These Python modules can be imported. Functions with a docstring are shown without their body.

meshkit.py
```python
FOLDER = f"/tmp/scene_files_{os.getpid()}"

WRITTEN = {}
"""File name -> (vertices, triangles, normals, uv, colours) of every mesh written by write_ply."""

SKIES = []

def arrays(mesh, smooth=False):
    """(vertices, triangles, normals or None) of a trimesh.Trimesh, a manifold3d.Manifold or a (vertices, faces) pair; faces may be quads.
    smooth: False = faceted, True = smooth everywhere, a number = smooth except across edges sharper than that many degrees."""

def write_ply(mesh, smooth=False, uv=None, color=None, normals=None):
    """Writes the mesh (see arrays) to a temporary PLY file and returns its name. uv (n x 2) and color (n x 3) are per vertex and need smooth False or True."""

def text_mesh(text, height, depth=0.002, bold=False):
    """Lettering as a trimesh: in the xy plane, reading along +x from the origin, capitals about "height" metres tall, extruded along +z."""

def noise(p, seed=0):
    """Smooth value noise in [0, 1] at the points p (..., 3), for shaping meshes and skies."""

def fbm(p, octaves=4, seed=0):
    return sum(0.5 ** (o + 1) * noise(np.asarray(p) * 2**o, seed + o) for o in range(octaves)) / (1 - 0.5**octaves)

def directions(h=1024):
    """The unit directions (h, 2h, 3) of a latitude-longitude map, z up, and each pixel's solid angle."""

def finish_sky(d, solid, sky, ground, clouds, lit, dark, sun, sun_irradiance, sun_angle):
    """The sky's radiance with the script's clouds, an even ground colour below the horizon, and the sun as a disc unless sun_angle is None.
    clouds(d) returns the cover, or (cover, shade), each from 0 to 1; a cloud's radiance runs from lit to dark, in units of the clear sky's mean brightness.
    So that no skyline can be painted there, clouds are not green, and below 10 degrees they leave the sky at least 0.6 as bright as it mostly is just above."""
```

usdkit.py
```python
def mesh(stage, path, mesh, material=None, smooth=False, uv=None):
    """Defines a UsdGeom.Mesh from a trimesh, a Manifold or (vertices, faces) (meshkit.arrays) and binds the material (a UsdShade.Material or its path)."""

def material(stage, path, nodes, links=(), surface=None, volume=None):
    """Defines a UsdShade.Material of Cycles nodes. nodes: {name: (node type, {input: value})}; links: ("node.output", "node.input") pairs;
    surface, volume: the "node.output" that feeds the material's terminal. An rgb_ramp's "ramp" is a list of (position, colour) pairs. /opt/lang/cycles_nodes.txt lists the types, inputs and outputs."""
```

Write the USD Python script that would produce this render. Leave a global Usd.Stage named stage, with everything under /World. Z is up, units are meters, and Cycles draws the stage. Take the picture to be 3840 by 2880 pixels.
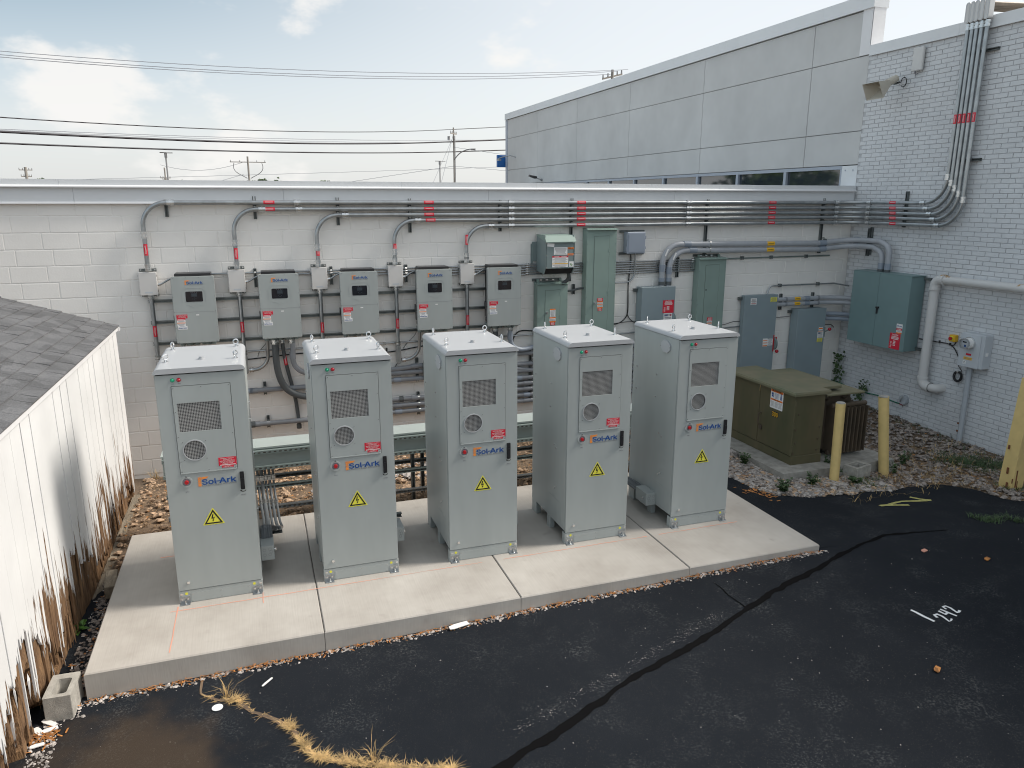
import math, random
import numpy as np, trimesh, usdkit, meshkit
import manifold3d as m3
from shapely.geometry import Polygon, Point, box as sbox, LineString
from shapely.ops import unary_union
from pxr import Usd, UsdGeom, UsdLux, UsdShade, Gf, Sdf

stage = Usd.Stage.CreateInMemory()
UsdGeom.SetStageUpAxis(stage, 'Z'); UsdGeom.SetStageMetersPerUnit(stage, 1.0)
UsdGeom.Xform.Define(stage, '/World'); UsdGeom.Scope.Define(stage, '/World/Looks')
PI = math.pi
R = np.random.default_rng(7); rnd = random.Random(7)

# ------------------------------------------------------------------ camera, sky, sun, exposure
EXPOSURE = 1.72
SUN_ELEV, SUN_AZ = math.radians(43), math.radians(97)          # azimuth = atan2(x, y) of the direction to the sun
SKY_STRENGTH, SUN_INTENSITY, SUN_ANGLE = 0.083, 0.34, 16.0

cam = UsdGeom.Camera.Define(stage, '/World/camera')
YAW, PITCH, ROLL = 0.3306, 0.2414, 0.0011
fw = np.array([math.sin(YAW) * math.cos(PITCH), math.cos(YAW) * math.cos(PITCH), -math.sin(PITCH)])
rt = np.array([math.cos(YAW), -math.sin(YAW), 0]); up = np.cross(rt, fw)
r2 = math.cos(ROLL) * rt + math.sin(ROLL) * up; u2 = -math.sin(ROLL) * rt + math.cos(ROLL) * up
EYE = np.array([0, -6.0189, 3.1748])
cam.AddTransformOp().Set(Gf.Matrix4d(*[float(t) for t in (*r2, 0, *u2, 0, *(-fw), 0, *EYE, 1)]))
cam.CreateHorizontalApertureAttr(36.0); cam.CreateFocalLengthAttr(36.0 * 2808.16 / 3840)
cam.CreateClippingRangeAttr(Gf.Vec2f(0.05, 5000)); cam.CreateExposureAttr(EXPOSURE)

sun_dir = np.array([math.sin(SUN_AZ) * math.cos(SUN_ELEV), math.cos(SUN_AZ) * math.cos(SUN_ELEV), math.sin(SUN_ELEV)])
sun = UsdLux.DistantLight.Define(stage, '/World/sun')
sun.CreateIntensityAttr(SUN_INTENSITY); sun.CreateAngleAttr(SUN_ANGLE); sun.CreateNormalizeAttr(True); sun.CreateColorAttr(Gf.Vec3f(1.0, 0.93, 0.84))
sx_ = np.cross([0, 1, 0], sun_dir); sx_ /= np.linalg.norm(sx_); sy_ = np.cross(sun_dir, sx_)
sun.AddTransformOp().Set(Gf.Matrix4d(*[float(t) for t in (*sx_, 0, *sy_, 0, *sun_dir, 0, 0, 0, 30, 1)]))

dome = UsdLux.DomeLight.Define(stage, '/World/sky')
dome.GetPrim().SetCustomDataByKey('kind', 'structure')
_sky_n = {
    'sky': ('sky_texture', {'sky_type': 'single_scattering', 'sun_disc': False, 'sun_elevation': SUN_ELEV, 'sun_rotation': SUN_AZ, 'altitude': 150.0, 'air_density': 1.0, 'aerosol_density': 3.0, 'ozone_density': 1.2}),
    'tc': ('texture_coordinate', {}), 'sep': ('separate_xyz', {}),
    'tone': ('rgb_ramp', {'ramp': [(0.0, (3.1, 3.14, 3.12)), (0.07, (2.95, 3.03, 3.04)), (0.13, (2.35, 2.60, 2.72)), (0.22, (1.25, 1.66, 1.90)), (0.4, (1.5, 1.85, 2.05)), (1.0, (2.7, 2.8, 2.8))]}),
    'east': ('map_range', {'range_type': 'smoothstep', 'from_min': -0.34, 'from_max': 0.52, 'to_min': 0.0, 'to_max': 0.92, 'clamp': True}), 'glow': ('mix_color', {'b': (3.3, 3.33, 3.3)}),
    'haze': ('mix_color', {'fac': 0.84}),
    'map': ('mapping', {'scale': (1.0, 1.0, 1.9), 'location': (2.35, 0.1, 0.4)}), 'n': ('noise_texture', {'scale': 7.5, 'detail': 8.0, 'roughness': 0.58}),
    'sum': ('math', {'math_type': 'add'}), 'mask': ('map_range', {'range_type': 'smoothstep', 'from_min': 0.60, 'from_max': 0.78, 'to_min': 0.0, 'to_max': 0.85, 'clamp': True}),
    'cl': ('mix_color', {'b': (3.55, 3.48, 3.38)}), 'bg': ('background_shader', {'strength': SKY_STRENGTH})}
_sky_l = [('tc.generated', 'map.vector'), ('map.vector', 'n.vector'), ('tc.generated', 'sep.vector'), ('sep.z', 'tone.fac'), ('sep.x', 'east.value'), ('tone.color', 'glow.a'), ('east.result', 'glow.fac'), ('sky.color', 'haze.a'), ('glow.result', 'haze.b'), ('haze.result', 'cl.a'), ('n.fac', 'sum.value1'), ('sum.value', 'mask.value'), ('mask.result', 'cl.fac'), ('cl.result', 'bg.color')]
_prev = None                                     # the banks of cumulus: where clouds gather in the noise
for i, (c, rad, top) in enumerate([((-.19, .971, .122), .10, .24), ((-.135, .98, .098), .11, .22), ((-.03, .99, .085), .13, .18), ((.08, .985, .06), .15, .14), ((.075, .967, .20), .065, .20), ((.0, .974, .205), .05, .16), ((.30, .92, .22), .16, .15), ((-.6, .78, .2), .25, .2), ((-.8, -.5, .25), .35, .2), ((.2, -.9, .3), .4, .2)]):
    _sky_n[f'd{i}'] = ('vector_math', {'math_type': 'distance', 'vector2': c}); _sky_n[f'r{i}'] = ('map_range', {'range_type': 'smoothstep', 'from_min': 0.0, 'from_max': rad, 'to_min': top, 'to_max': 0.0, 'clamp': True}); _sky_n[f'm{i}'] = ('math', {'math_type': 'maximum', 'value2': 0.0})
    _sky_l += [('tc.generated', f'd{i}.vector1'), (f'd{i}.value', f'r{i}.value'), (f'r{i}.result', f'm{i}.value1')] + ([(_prev, f'm{i}.value2')] if _prev else []); _prev = f'm{i}.value'
_sky_l.append((_prev, 'sum.value2'))
sky_m = usdkit.material(stage, '/World/Looks/sky', _sky_n, _sky_l, surface='bg.background')
UsdShade.MaterialBindingAPI.Apply(dome.GetPrim()).Bind(sky_m)

# ------------------------------------------------------------------ materials
M = {}
def pbr(name, col, rough=0.5, metal=0.0, var=0.08, scale=4.0, bump=0.0, bscale=60.0, spec=0.5, col2=None, detail=5.0, coat=0.0, stretch=(1, 1, 1), isl=0.0, dist=0.004, cell=24.0):
    """A principled material whose colour wanders between two tones with a noise, with fine relief and a tone shift per loose piece."""
    c = np.array(col, float); a = c * (1 - var); b = c * (1 + var) if col2 is None else np.array(col2, float)
    nodes = {'g': ('geometry', {}), 'm': ('mapping', {'scale': stretch}), 'n': ('noise_texture', {'scale': scale, 'detail': detail, 'roughness': 0.6}),
             'r': ('rgb_ramp', {'ramp': [(0.3, tuple(a)), (0.7, tuple(b))]}),
             'p': ('principled_bsdf', {'roughness': rough, 'metallic': metal, 'specular_ior_level': spec, 'coat_weight': coat})}
    links = [('g.position', 'm.vector'), ('m.vector', 'n.vector'), ('n.fac', 'r.fac')]
    if isl:
        nodes['v'] = ('voronoi_texture', {'scale': cell}); nodes['vs'] = ('separate_color', {})
        nodes['i'] = ('map_range', {'from_min': 0.0, 'from_max': 1.0, 'to_min': 1 - isl, 'to_max': 1 + isl})
        nodes['h'] = ('hsv', {}); links += [('g.position', 'v.vector'), ('v.color', 'vs.color'), ('vs.r', 'i.value'), ('i.result', 'h.value'), ('r.color', 'h.color'), ('h.color', 'p.base_color')]
    else:
        links.append(('r.color', 'p.base_color'))
    if bump:
        nodes['bn'] = ('noise_texture', {'scale': bscale, 'detail': 4.0, 'roughness': 0.6}); nodes['b'] = ('bump', {'strength': bump, 'distance': dist})
        links += [('m.vector', 'bn.vector'), ('bn.fac', 'b.height'), ('b.normal', 'p.normal')]
    M[name] = usdkit.material(stage, '/World/Looks/' + name, nodes, links, surface='p.BSDF')

pbr('block_paint', (0.83, 0.81, 0.775), 0.6, var=0.04, scale=1.3, bump=0.35, bscale=55, isl=0.015, cell=2.2)
pbr('brick_paint', (0.60, 0.615, 0.63), 0.6, var=0.05, scale=1.1, bump=0.3, bscale=70, isl=0.03, cell=7.0)
pbr('mortar_paint', (0.47, 0.48, 0.495), 0.7, var=0.06, scale=3, bump=0.3)
pbr('stucco', (0.54, 0.545, 0.54), 0.85, var=0.09, scale=0.8, bump=0.7, bscale=220, detail=8)
pbr('joint_dark', (0.24, 0.245, 0.245), 0.8)
pbr('coping_metal', (0.69, 0.71, 0.725), 0.6, var=0.03, scale=1.5, bump=0.03, bscale=3)
pbr('trim_white', (0.72, 0.72, 0.73), 0.4, var=0.03)
pbr('frame_blue_grey', (0.36, 0.40, 0.46), 0.4, var=0.03)
pbr('powder_grey', (0.345, 0.375, 0.37), 0.42, var=0.05, scale=1.2, bump=0.10, bscale=900, detail=6, dist=0.001, stretch=(5, 5, 1.2))
pbr('powder_lid', (0.40, 0.415, 0.43), 0.38, var=0.02, scale=2.0, bump=0.08, bscale=900, detail=2, dist=0.001)
pbr('galvanised', (0.37, 0.39, 0.40), 0.30, 0.85, var=0.18, scale=9, bump=0.06, bscale=40)
pbr('zinc_bright', (0.68, 0.69, 0.69), 0.24, 0.95, var=0.12, scale=30)
pbr('chrome', (0.8, 0.8, 0.8), 0.16, 1.0, var=0.03)
pbr('strut_steel', (0.13, 0.145, 0.145), 0.45, 0.5, var=0.25, scale=14)
pbr('rail_steel', (0.22, 0.24, 0.235), 0.42, 0.55, var=0.25, scale=14)
pbr('strut_green', (0.20, 0.245, 0.235), 0.45, 0.15, var=0.12, scale=8)
pbr('pvc_grey', (0.215, 0.23, 0.25), 0.45, var=0.08, scale=6)
pbr('pvc_light', (0.36, 0.38, 0.41), 0.42, var=0.07, scale=5)
pbr('pvc_blue', (0.235, 0.275, 0.33), 0.42, var=0.07, scale=5)
pbr('liquidtight', (0.075, 0.085, 0.09), 0.5, var=0.1)
pbr('hose_dark', (0.10, 0.112, 0.12), 0.5, var=0.1)
pbr('cable_black', (0.018, 0.018, 0.02), 0.5, var=0.1)
pbr('plastic_black', (0.014, 0.014, 0.016), 0.35, var=0.1)
pbr('display_black', (0.008, 0.009, 0.013), 0.12, var=0.1)
pbr('display_grey', (0.03, 0.04, 0.05), 0.2, var=0.1)
pbr('trough_paint', (0.34, 0.385, 0.37), 0.45, var=0.04)
pbr('panel_green', (0.225, 0.305, 0.275), 0.45, var=0.05, scale=3, bump=0.08, bscale=700, detail=2, dist=0.001)
pbr('disconnect_grey', (0.235, 0.295, 0.32), 0.45, var=0.04, scale=3, bump=0.08, bscale=700, detail=2, dist=0.001)
pbr('hood_grey', (0.19, 0.24, 0.24), 0.48, var=0.05, scale=3)
pbr('teal_cabinet', (0.165, 0.25, 0.255), 0.45, var=0.05, scale=3, bump=0.08, bscale=500, detail=2, dist=0.001)
pbr('box_ivory', (0.60, 0.59, 0.575), 0.4, var=0.02)
pbr('box_blue_grey', (0.26, 0.30, 0.36), 0.45, var=0.03)
pbr('sticker_red', (0.62, 0.02, 0.045), 0.4, var=0.04)
pbr('sticker_white', (0.78, 0.78, 0.77), 0.45, var=0.02)
pbr('sticker_orange', (0.80, 0.20, 0.03), 0.45, var=0.04)
pbr('sticker_amber', (0.80, 0.46, 0.02), 0.45, var=0.04)
pbr('sticker_yellow', (0.74, 0.70, 0.07), 0.45, var=0.03)
pbr('sticker_black', (0.02, 0.02, 0.015), 0.5)
pbr('print_grey', (0.20, 0.20, 0.22), 0.5)
pbr('logo_blue', (0.008, 0.065, 0.26), 0.4)
pbr('logo_orange', (0.80, 0.27, 0.06), 0.4)
pbr('lamp_green', (0.005, 0.30, 0.16), 0.15, coat=0.5)
pbr('lamp_red', (0.38, 0.006, 0.02), 0.15, coat=0.5)
pbr('red_paint', (0.42, 0.015, 0.02), 0.4)
pbr('sign_blue', (0.01, 0.11, 0.36), 0.4)
pbr('shingle', (0.105, 0.107, 0.112), 0.9, var=0.45, scale=110, bump=0.6, bscale=300, isl=0.25, detail=3, cell=6.0)
pbr('rotten_wood', (0.07, 0.036, 0.018), 0.9, col2=(0.30, 0.175, 0.085), scale=9, bump=1.0, bscale=30, stretch=(3, 3, 0.6), detail=8, dist=0.02)
pbr('sill_wood', (0.16, 0.13, 0.095), 0.85, col2=(0.30, 0.255, 0.19), scale=9, bump=0.8, bscale=40, stretch=(3, 0.5, 3), dist=0.01)
pbr('dark_inside', (0.012, 0.01, 0.009), 0.9)
pbr('cinder', (0.36, 0.345, 0.31), 0.95, var=0.25, scale=14, bump=0.9, bscale=140, detail=7)
pbr('old_concrete', (0.30, 0.29, 0.265), 0.95, var=0.25, scale=10, bump=0.9, bscale=90, detail=8)
pbr('stone_pale', (0.31, 0.285, 0.265), 0.9, var=0.12, scale=20, isl=0.5, cell=30)
pbr('stone', (0.36, 0.33, 0.31), 0.9, var=0.12, scale=20, isl=0.5, cell=30)
pbr('stone_dark', (0.22, 0.19, 0.17), 0.9, var=0.15, scale=20, isl=0.65, cell=34)
pbr('stone_brown', (0.36, 0.25, 0.165), 0.9, var=0.15, scale=20, isl=0.6, cell=34)
pbr('mulch', (0.26, 0.165, 0.085), 0.9, var=0.2, scale=20, isl=0.6)
pbr('straw', (0.52, 0.36, 0.16), 0.8, var=0.15, scale=20, isl=0.35)
pbr('leaf_green', (0.045, 0.085, 0.028), 0.55, var=0.2, scale=20, isl=0.5)
pbr('leaf_bright', (0.10, 0.22, 0.04), 0.5, var=0.2, scale=20, isl=0.3)
pbr('leaf_litter', (0.36, 0.15, 0.04), 0.8, var=0.2, scale=20, isl=0.4)
pbr('paint_chip', (0.76, 0.75, 0.73), 0.6, var=0.03)
pbr('bollard_yellow', (0.64, 0.48, 0.20), 0.55, var=0.08, scale=7, bump=0.12, bscale=50)
pbr('pipe_brown', (0.16, 0.13, 0.10), 0.5, 0.3, var=0.2, scale=6)
pbr('rust', (0.16, 0.06, 0.025), 0.9, var=0.3, scale=30)
pbr('pipe_white', (0.60, 0.60, 0.60), 0.5, var=0.05, scale=5, bump=0.2, bscale=60)
pbr('conduit_painted', (0.40, 0.43, 0.46), 0.5, var=0.06, scale=6)
pbr('horn_cream', (0.50, 0.47, 0.40), 0.5, var=0.05)
pbr('antenna_white', (0.58, 0.58, 0.57), 0.4, var=0.03)
pbr('meter_grey', (0.50, 0.53, 0.56), 0.42, var=0.04, scale=3)
pbr('hose_green', (0.01, 0.12, 0.07), 0.4)
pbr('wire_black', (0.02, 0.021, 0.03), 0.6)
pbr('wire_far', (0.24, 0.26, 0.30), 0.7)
pbr('pole_wood', (0.30, 0.285, 0.26), 0.85, var=0.15, scale=3)
pbr('pole_metal', (0.27, 0.28, 0.29), 0.6, var=0.1)
pbr('roof_membrane', (0.45, 0.45, 0.44), 0.8, var=0.05)
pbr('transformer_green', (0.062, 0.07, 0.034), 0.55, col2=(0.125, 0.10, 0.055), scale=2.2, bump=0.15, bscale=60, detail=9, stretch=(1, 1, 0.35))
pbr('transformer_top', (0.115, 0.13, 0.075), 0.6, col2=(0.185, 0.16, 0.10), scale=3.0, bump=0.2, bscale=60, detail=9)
pbr('transformer_brown', (0.07, 0.058, 0.042), 0.7, col2=(0.115, 0.082, 0.055), scale=4.0, detail=8)
pbr('chalk_orange', (0.62, 0.30, 0.22), 0.9, var=0.1)
pbr('marking_white', (0.66, 0.68, 0.70), 0.8, var=0.1)
pbr('marking_yellow', (0.40, 0.37, 0.13), 0.9, var=0.3, scale=30)
pbr('tar', (0.0035, 0.0035, 0.004), 0.9, spec=0.08, bump=0.3, bscale=60)
pbr('sawcut', (0.05, 0.045, 0.04), 0.9)
pbr('tree_leaf', (0.06, 0.10, 0.03), 0.7, isl=0.5)

M['glass_pane'] = usdkit.material(stage, '/World/Looks/glass_pane', {'d': ('principled_bsdf', {'base_color': (0.012, 0.016, 0.022), 'roughness': 0.04, 'specular_ior_level': 0.9, 'coat_weight': 1.0})}, [], surface='d.BSDF')
M['meter_glass'] = usdkit.material(stage, '/World/Looks/meter_glass', {'t': ('transparent_bsdf', {}), 'g': ('glossy_bsdf', {'roughness': 0.05}), 'f': ('fresnel', {'IOR': 1.45}), 'x': ('mix_closure', {})},
    [('f.fac', 'x.fac'), ('t.BSDF', 'x.closure1'), ('g.BSDF', 'x.closure2')], surface='x.closure')

def mat_perforated():
    nodes = {'tc': ('texture_coordinate', {}), 'm': ('mapping', {'rotation': (0, PI / 4, 0), 'scale': (1, 1, 1)}), 'v': ('checker_texture', {'scale': 125.0, 'color1': (0.40, 0.40, 0.39), 'color2': (0.012, 0.012, 0.015)}),
             'p': ('principled_bsdf', {'roughness': 0.5, 'metallic': 0.2})}
    M['perforated'] = usdkit.material(stage, '/World/Looks/perforated', nodes, [('tc.object', 'm.vector'), ('m.vector', 'v.vector'), ('v.color', 'p.base_color')], surface='p.BSDF')
mat_perforated()

def mat_asphalt():
    nodes = {'g': ('geometry', {}),
        'big': ('noise_texture', {'scale': 0.55, 'detail': 6.0, 'roughness': 0.6}), 'base': ('rgb_ramp', {'ramp': [(0.3, (0.0080, 0.0105, 0.0145)), (0.7, (0.0135, 0.0165, 0.0215))]}),
        'scn': ('noise_texture', {'scale': 2.6, 'detail': 7.0, 'roughness': 0.62}), 'scf': ('noise_texture', {'scale': 62.0, 'detail': 4.0, 'roughness': 0.7}),
        'scm': ('map_range', {'range_type': 'smoothstep', 'from_min': 0.46, 'from_max': 0.72, 'to_min': 0.0, 'to_max': 1.0, 'clamp': True}),
        'scg': ('map_range', {'range_type': 'smoothstep', 'from_min': 0.50, 'from_max': 0.62, 'to_min': 0.0, 'to_max': 1.0, 'clamp': True}), 'sc': ('math', {'math_type': 'multiply'}),
        'm1': ('mix_color', {'b': (0.058, 0.062, 0.064)}),
        'sp': ('noise_texture', {'scale': 150.0, 'detail': 1.0}), 'spm': ('map_range', {'from_min': 0.70, 'from_max': 0.76, 'to_min': 0.0, 'to_max': 0.55, 'clamp': True}), 'm2': ('mix_color', {'b': (0.20, 0.18, 0.15)}),
        'dv': ('vector_math', {'math_type': 'distance', 'vector2': (-1.05, -1.75, -0.2)}), 'dn': ('noise_texture', {'scale': 3.2, 'detail': 5.0}), 'da': ('math', {'math_type': 'multiply_add', 'value2': -1.1}),
        'dm': ('map_range', {'range_type': 'smoothstep', 'from_min': -0.25, 'from_max': 0.30, 'to_min': 0.5, 'to_max': 0.0, 'clamp': True}), 'm3': ('mix_color', {'b': (0.082, 0.056, 0.034)}),
        'bn': ('noise_texture', {'scale': 190.0, 'detail': 4.0, 'roughness': 0.7}), 'bp': ('bump', {'strength': 0.6, 'distance': 0.004}),
        'p': ('principled_bsdf', {'roughness': 0.88, 'specular_ior_level': 0.14})}
    links = [('g.position', f'{k}.vector') for k in ('big', 'scn', 'scf', 'sp', 'dn', 'bn')] + [('g.position', 'dv.vector1'), ('big.fac', 'base.fac'), ('scn.fac', 'scm.value'), ('scf.fac', 'scg.value'), ('scm.result', 'sc.value1'), ('scg.result', 'sc.value2'),
        ('sc.value', 'm1.fac'), ('base.color', 'm1.a'), ('sp.fac', 'spm.value'), ('spm.result', 'm2.fac'), ('m1.result', 'm2.a'),
        ('dn.fac', 'da.value1'), ('dv.value', 'da.value3'), ('da.value', 'dm.value'), ('dm.result', 'm3.fac'), ('m2.result', 'm3.a'), ('m3.result', 'p.base_color'), ('bn.fac', 'bp.height'), ('bp.normal', 'p.normal')]
    M['asphalt'] = usdkit.material(stage, '/World/Looks/asphalt', nodes, links, surface='p.BSDF')
mat_asphalt()

def mat_concrete():
    nodes = {'g': ('geometry', {}), 'n': ('noise_texture', {'scale': 1.4, 'detail': 8.0, 'roughness': 0.62}), 'r': ('rgb_ramp', {'ramp': [(0.28, (0.325, 0.302, 0.272)), (0.5, (0.40, 0.377, 0.345)), (0.72, (0.465, 0.445, 0.41))]}),
        'mp': ('mapping', {'scale': (90, 3, 8)}), 'f': ('noise_texture', {'scale': 1.0, 'detail': 3.0}), 'fr': ('map_range', {'from_min': 0.3, 'from_max': 0.7, 'to_min': 0.97, 'to_max': 1.03}), 'h': ('hsv', {}),
        's': ('noise_texture', {'scale': 5.0, 'detail': 6.0}), 'sm': ('map_range', {'range_type': 'smoothstep', 'from_min': 0.62, 'from_max': 0.8, 'to_min': 0.0, 'to_max': 0.5, 'clamp': True}), 'mx': ('mix_color', {'b': (0.27, 0.245, 0.22)}),
        'b': ('bump', {'strength': 0.25, 'distance': 0.003}), 'p': ('principled_bsdf', {'roughness': 0.85, 'specular_ior_level': 0.3})}
    links = [('g.position', 'n.vector'), ('g.position', 'mp.vector'), ('mp.vector', 'f.vector'), ('g.position', 's.vector'), ('n.fac', 'r.fac'), ('f.fac', 'fr.value'), ('fr.result', 'h.value'), ('r.color', 'h.color'), ('s.fac', 'sm.value'), ('sm.result', 'mx.fac'), ('h.color', 'mx.a'),
        ('mx.result', 'p.base_color'), ('f.fac', 'b.height'), ('b.normal', 'p.normal')]
    M['pad_concrete'] = usdkit.material(stage, '/World/Looks/pad_concrete', nodes, links, surface='p.BSDF')
mat_concrete()

def mat_siding():
    nodes = {'g': ('geometry', {}), 's': ('separate_xyz', {}), 'mp': ('mapping', {'scale': (9, 16, 1.5)}), 'n': ('noise_texture', {'scale': 1.0, 'detail': 7.0, 'roughness': 0.62}),
        'mp2': ('mapping', {'scale': (3, 2.2, 0.7)}), 'n2': ('noise_texture', {'scale': 1.0, 'detail': 3.0}), 'zz': ('map_range', {'from_min': -0.2, 'from_max': 1.25, 'to_min': 0.15, 'to_max': -0.27}), 'a1': ('math', {'math_type': 'add'}), 'a2': ('math', {'math_type': 'multiply_add', 'value2': 0.42}),
        'k': ('map_range', {'from_min': 0.735, 'from_max': 0.755, 'to_min': 0.0, 'to_max': 1.0, 'clamp': True}),
        'wn': ('noise_texture', {'scale': 1.3, 'detail': 4.0}), 'w': ('rgb_ramp', {'ramp': [(0.35, (0.60, 0.605, 0.605)), (0.7, (0.69, 0.695, 0.695))]}), 'br': ('rgb_ramp', {'ramp': [(0.35, (0.075, 0.04, 0.022)), (0.7, (0.23, 0.14, 0.075))]}),
        'mp3': ('mapping', {'scale': (40, 60, 4)}), 'n3': ('noise_texture', {'scale': 1.0, 'detail': 5.0}), 'mx': ('mix_color', {}), 'inv': ('math', {'math_type': 'multiply', 'value2': -1.0}), 'hh': ('math', {'math_type': 'multiply_add', 'value2': 0.2}), 'b': ('bump', {'strength': 0.8, 'distance': 0.006}), 'p': ('principled_bsdf', {'roughness': 0.7, 'specular_ior_level': 0.3})}
    links = [('g.position', 's.vector'), ('g.position', 'mp.vector'), ('mp.vector', 'n.vector'), ('g.position', 'mp2.vector'), ('mp2.vector', 'n2.vector'), ('s.z', 'zz.value'), ('n.fac', 'a1.value1'), ('zz.result', 'a1.value2'), ('n2.fac', 'a2.value1'), ('a1.value', 'a2.value3'), ('a2.value', 'k.value'),
        ('g.position', 'wn.vector'), ('wn.fac', 'w.fac'), ('g.position', 'mp3.vector'), ('mp3.vector', 'n3.vector'), ('n3.fac', 'br.fac'), ('k.result', 'mx.fac'), ('w.color', 'mx.a'), ('br.color', 'mx.b'), ('mx.result', 'p.base_color'), ('k.result', 'inv.value1'), ('n3.fac', 'hh.value1'), ('inv.value', 'hh.value3'), ('hh.value', 'b.height'), ('b.normal', 'p.normal')]
    M['peeling_paint'] = usdkit.material(stage, '/World/Looks/peeling_paint', nodes, links, surface='p.BSDF')
mat_siding()

def mat_dirt():
    nodes = {'g': ('geometry', {}), 'n': ('noise_texture', {'scale': 1.1, 'detail': 8.0, 'roughness': 0.65}), 'r': ('rgb_ramp', {'ramp': [(0.3, (0.10, 0.072, 0.05)), (0.55, (0.20, 0.14, 0.092)), (0.75, (0.27, 0.195, 0.13))]}),
        'f': ('noise_texture', {'scale': 45.0, 'detail': 6.0, 'roughness': 0.7}), 'b': ('bump', {'strength': 1.0, 'distance': 0.02}), 'p': ('principled_bsdf', {'roughness': 0.95})}
    M['dirt'] = usdkit.material(stage, '/World/Looks/dirt', nodes, [('g.position', 'n.vector'), ('n.fac', 'r.fac'), ('g.position', 'f.vector'), ('r.color', 'p.base_color'), ('f.fac', 'b.height'), ('b.normal', 'p.normal')], surface='p.BSDF')
mat_dirt()

def mat_gas_pipe():
    nodes = {'g': ('geometry', {}), 'n': ('noise_texture', {'scale': 6.0, 'detail': 7.0, 'roughness': 0.65}), 'k': ('map_range', {'from_min': 0.60, 'from_max': 0.63, 'to_min': 0.0, 'to_max': 1.0, 'clamp': True}), 's': ('separate_xyz', {}), 'sz': ('map_range', {'from_min': 2.0, 'from_max': 2.05, 'to_min': 0.12, 'to_max': 1.0, 'clamp': True}), 'kk': ('math', {'math_type': 'multiply'}),
        'w': ('mix_color', {'a': (0.58, 0.575, 0.565), 'b': (0.42, 0.27, 0.14)}), 'p': ('principled_bsdf', {'roughness': 0.55})}
    M['pipe_weathered'] = usdkit.material(stage, '/World/Looks/pipe_weathered', nodes, [('g.position', 'n.vector'), ('n.fac', 'k.value'), ('g.position', 's.vector'), ('s.z', 'sz.value'), ('k.result', 'kk.value1'), ('sz.result', 'kk.value2'), ('kk.value', 'w.fac'), ('w.result', 'p.base_color')], surface='p.BSDF')
mat_gas_pipe()

# ------------------------------------------------------------------ helpers
USED = {}
def path_of(name, parent=None):
    base = (str(parent.GetPath()) if parent else '/World') + '/'
    k = USED.get(base + name, 0); USED[base + name] = k + 1
    return base + (name if k == 0 else f'{name}_{k:03d}')
def tag(p, label=None, cat=None, group=None, kind=None):
    for k, v in (('label', label), ('category', cat), ('group', group), ('kind', kind)):
        if v: p.SetCustomDataByKey(k, v)
    return p
def cat(*ms):
    fl = []
    for m in ms: fl += list(m) if isinstance(m, (list, tuple)) else [m]
    return trimesh.util.concatenate(fl) if len(fl) > 1 else fl[0]
def obj(name, mesh, mat, parent=None, smooth=35, label=None, kind=None):
    if isinstance(mesh, (list, tuple)) and not isinstance(mesh[0], np.ndarray): mesh = cat(mesh)
    p = usdkit.mesh(stage, path_of(name, parent), mesh, M[mat], smooth=smooth).GetPrim()
    return tag(p, label, kind=kind)
def thing(name, label, category, loc=(0, 0, 0), group=None, rotz=0.0):
    x = UsdGeom.Xform.Define(stage, path_of(name)); x.AddTranslateOp().Set(Gf.Vec3d(*map(float, loc)))
    x.AddRotateZOp().Set(float(rotz))
    return tag(x.GetPrim(), label, category, group)
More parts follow.
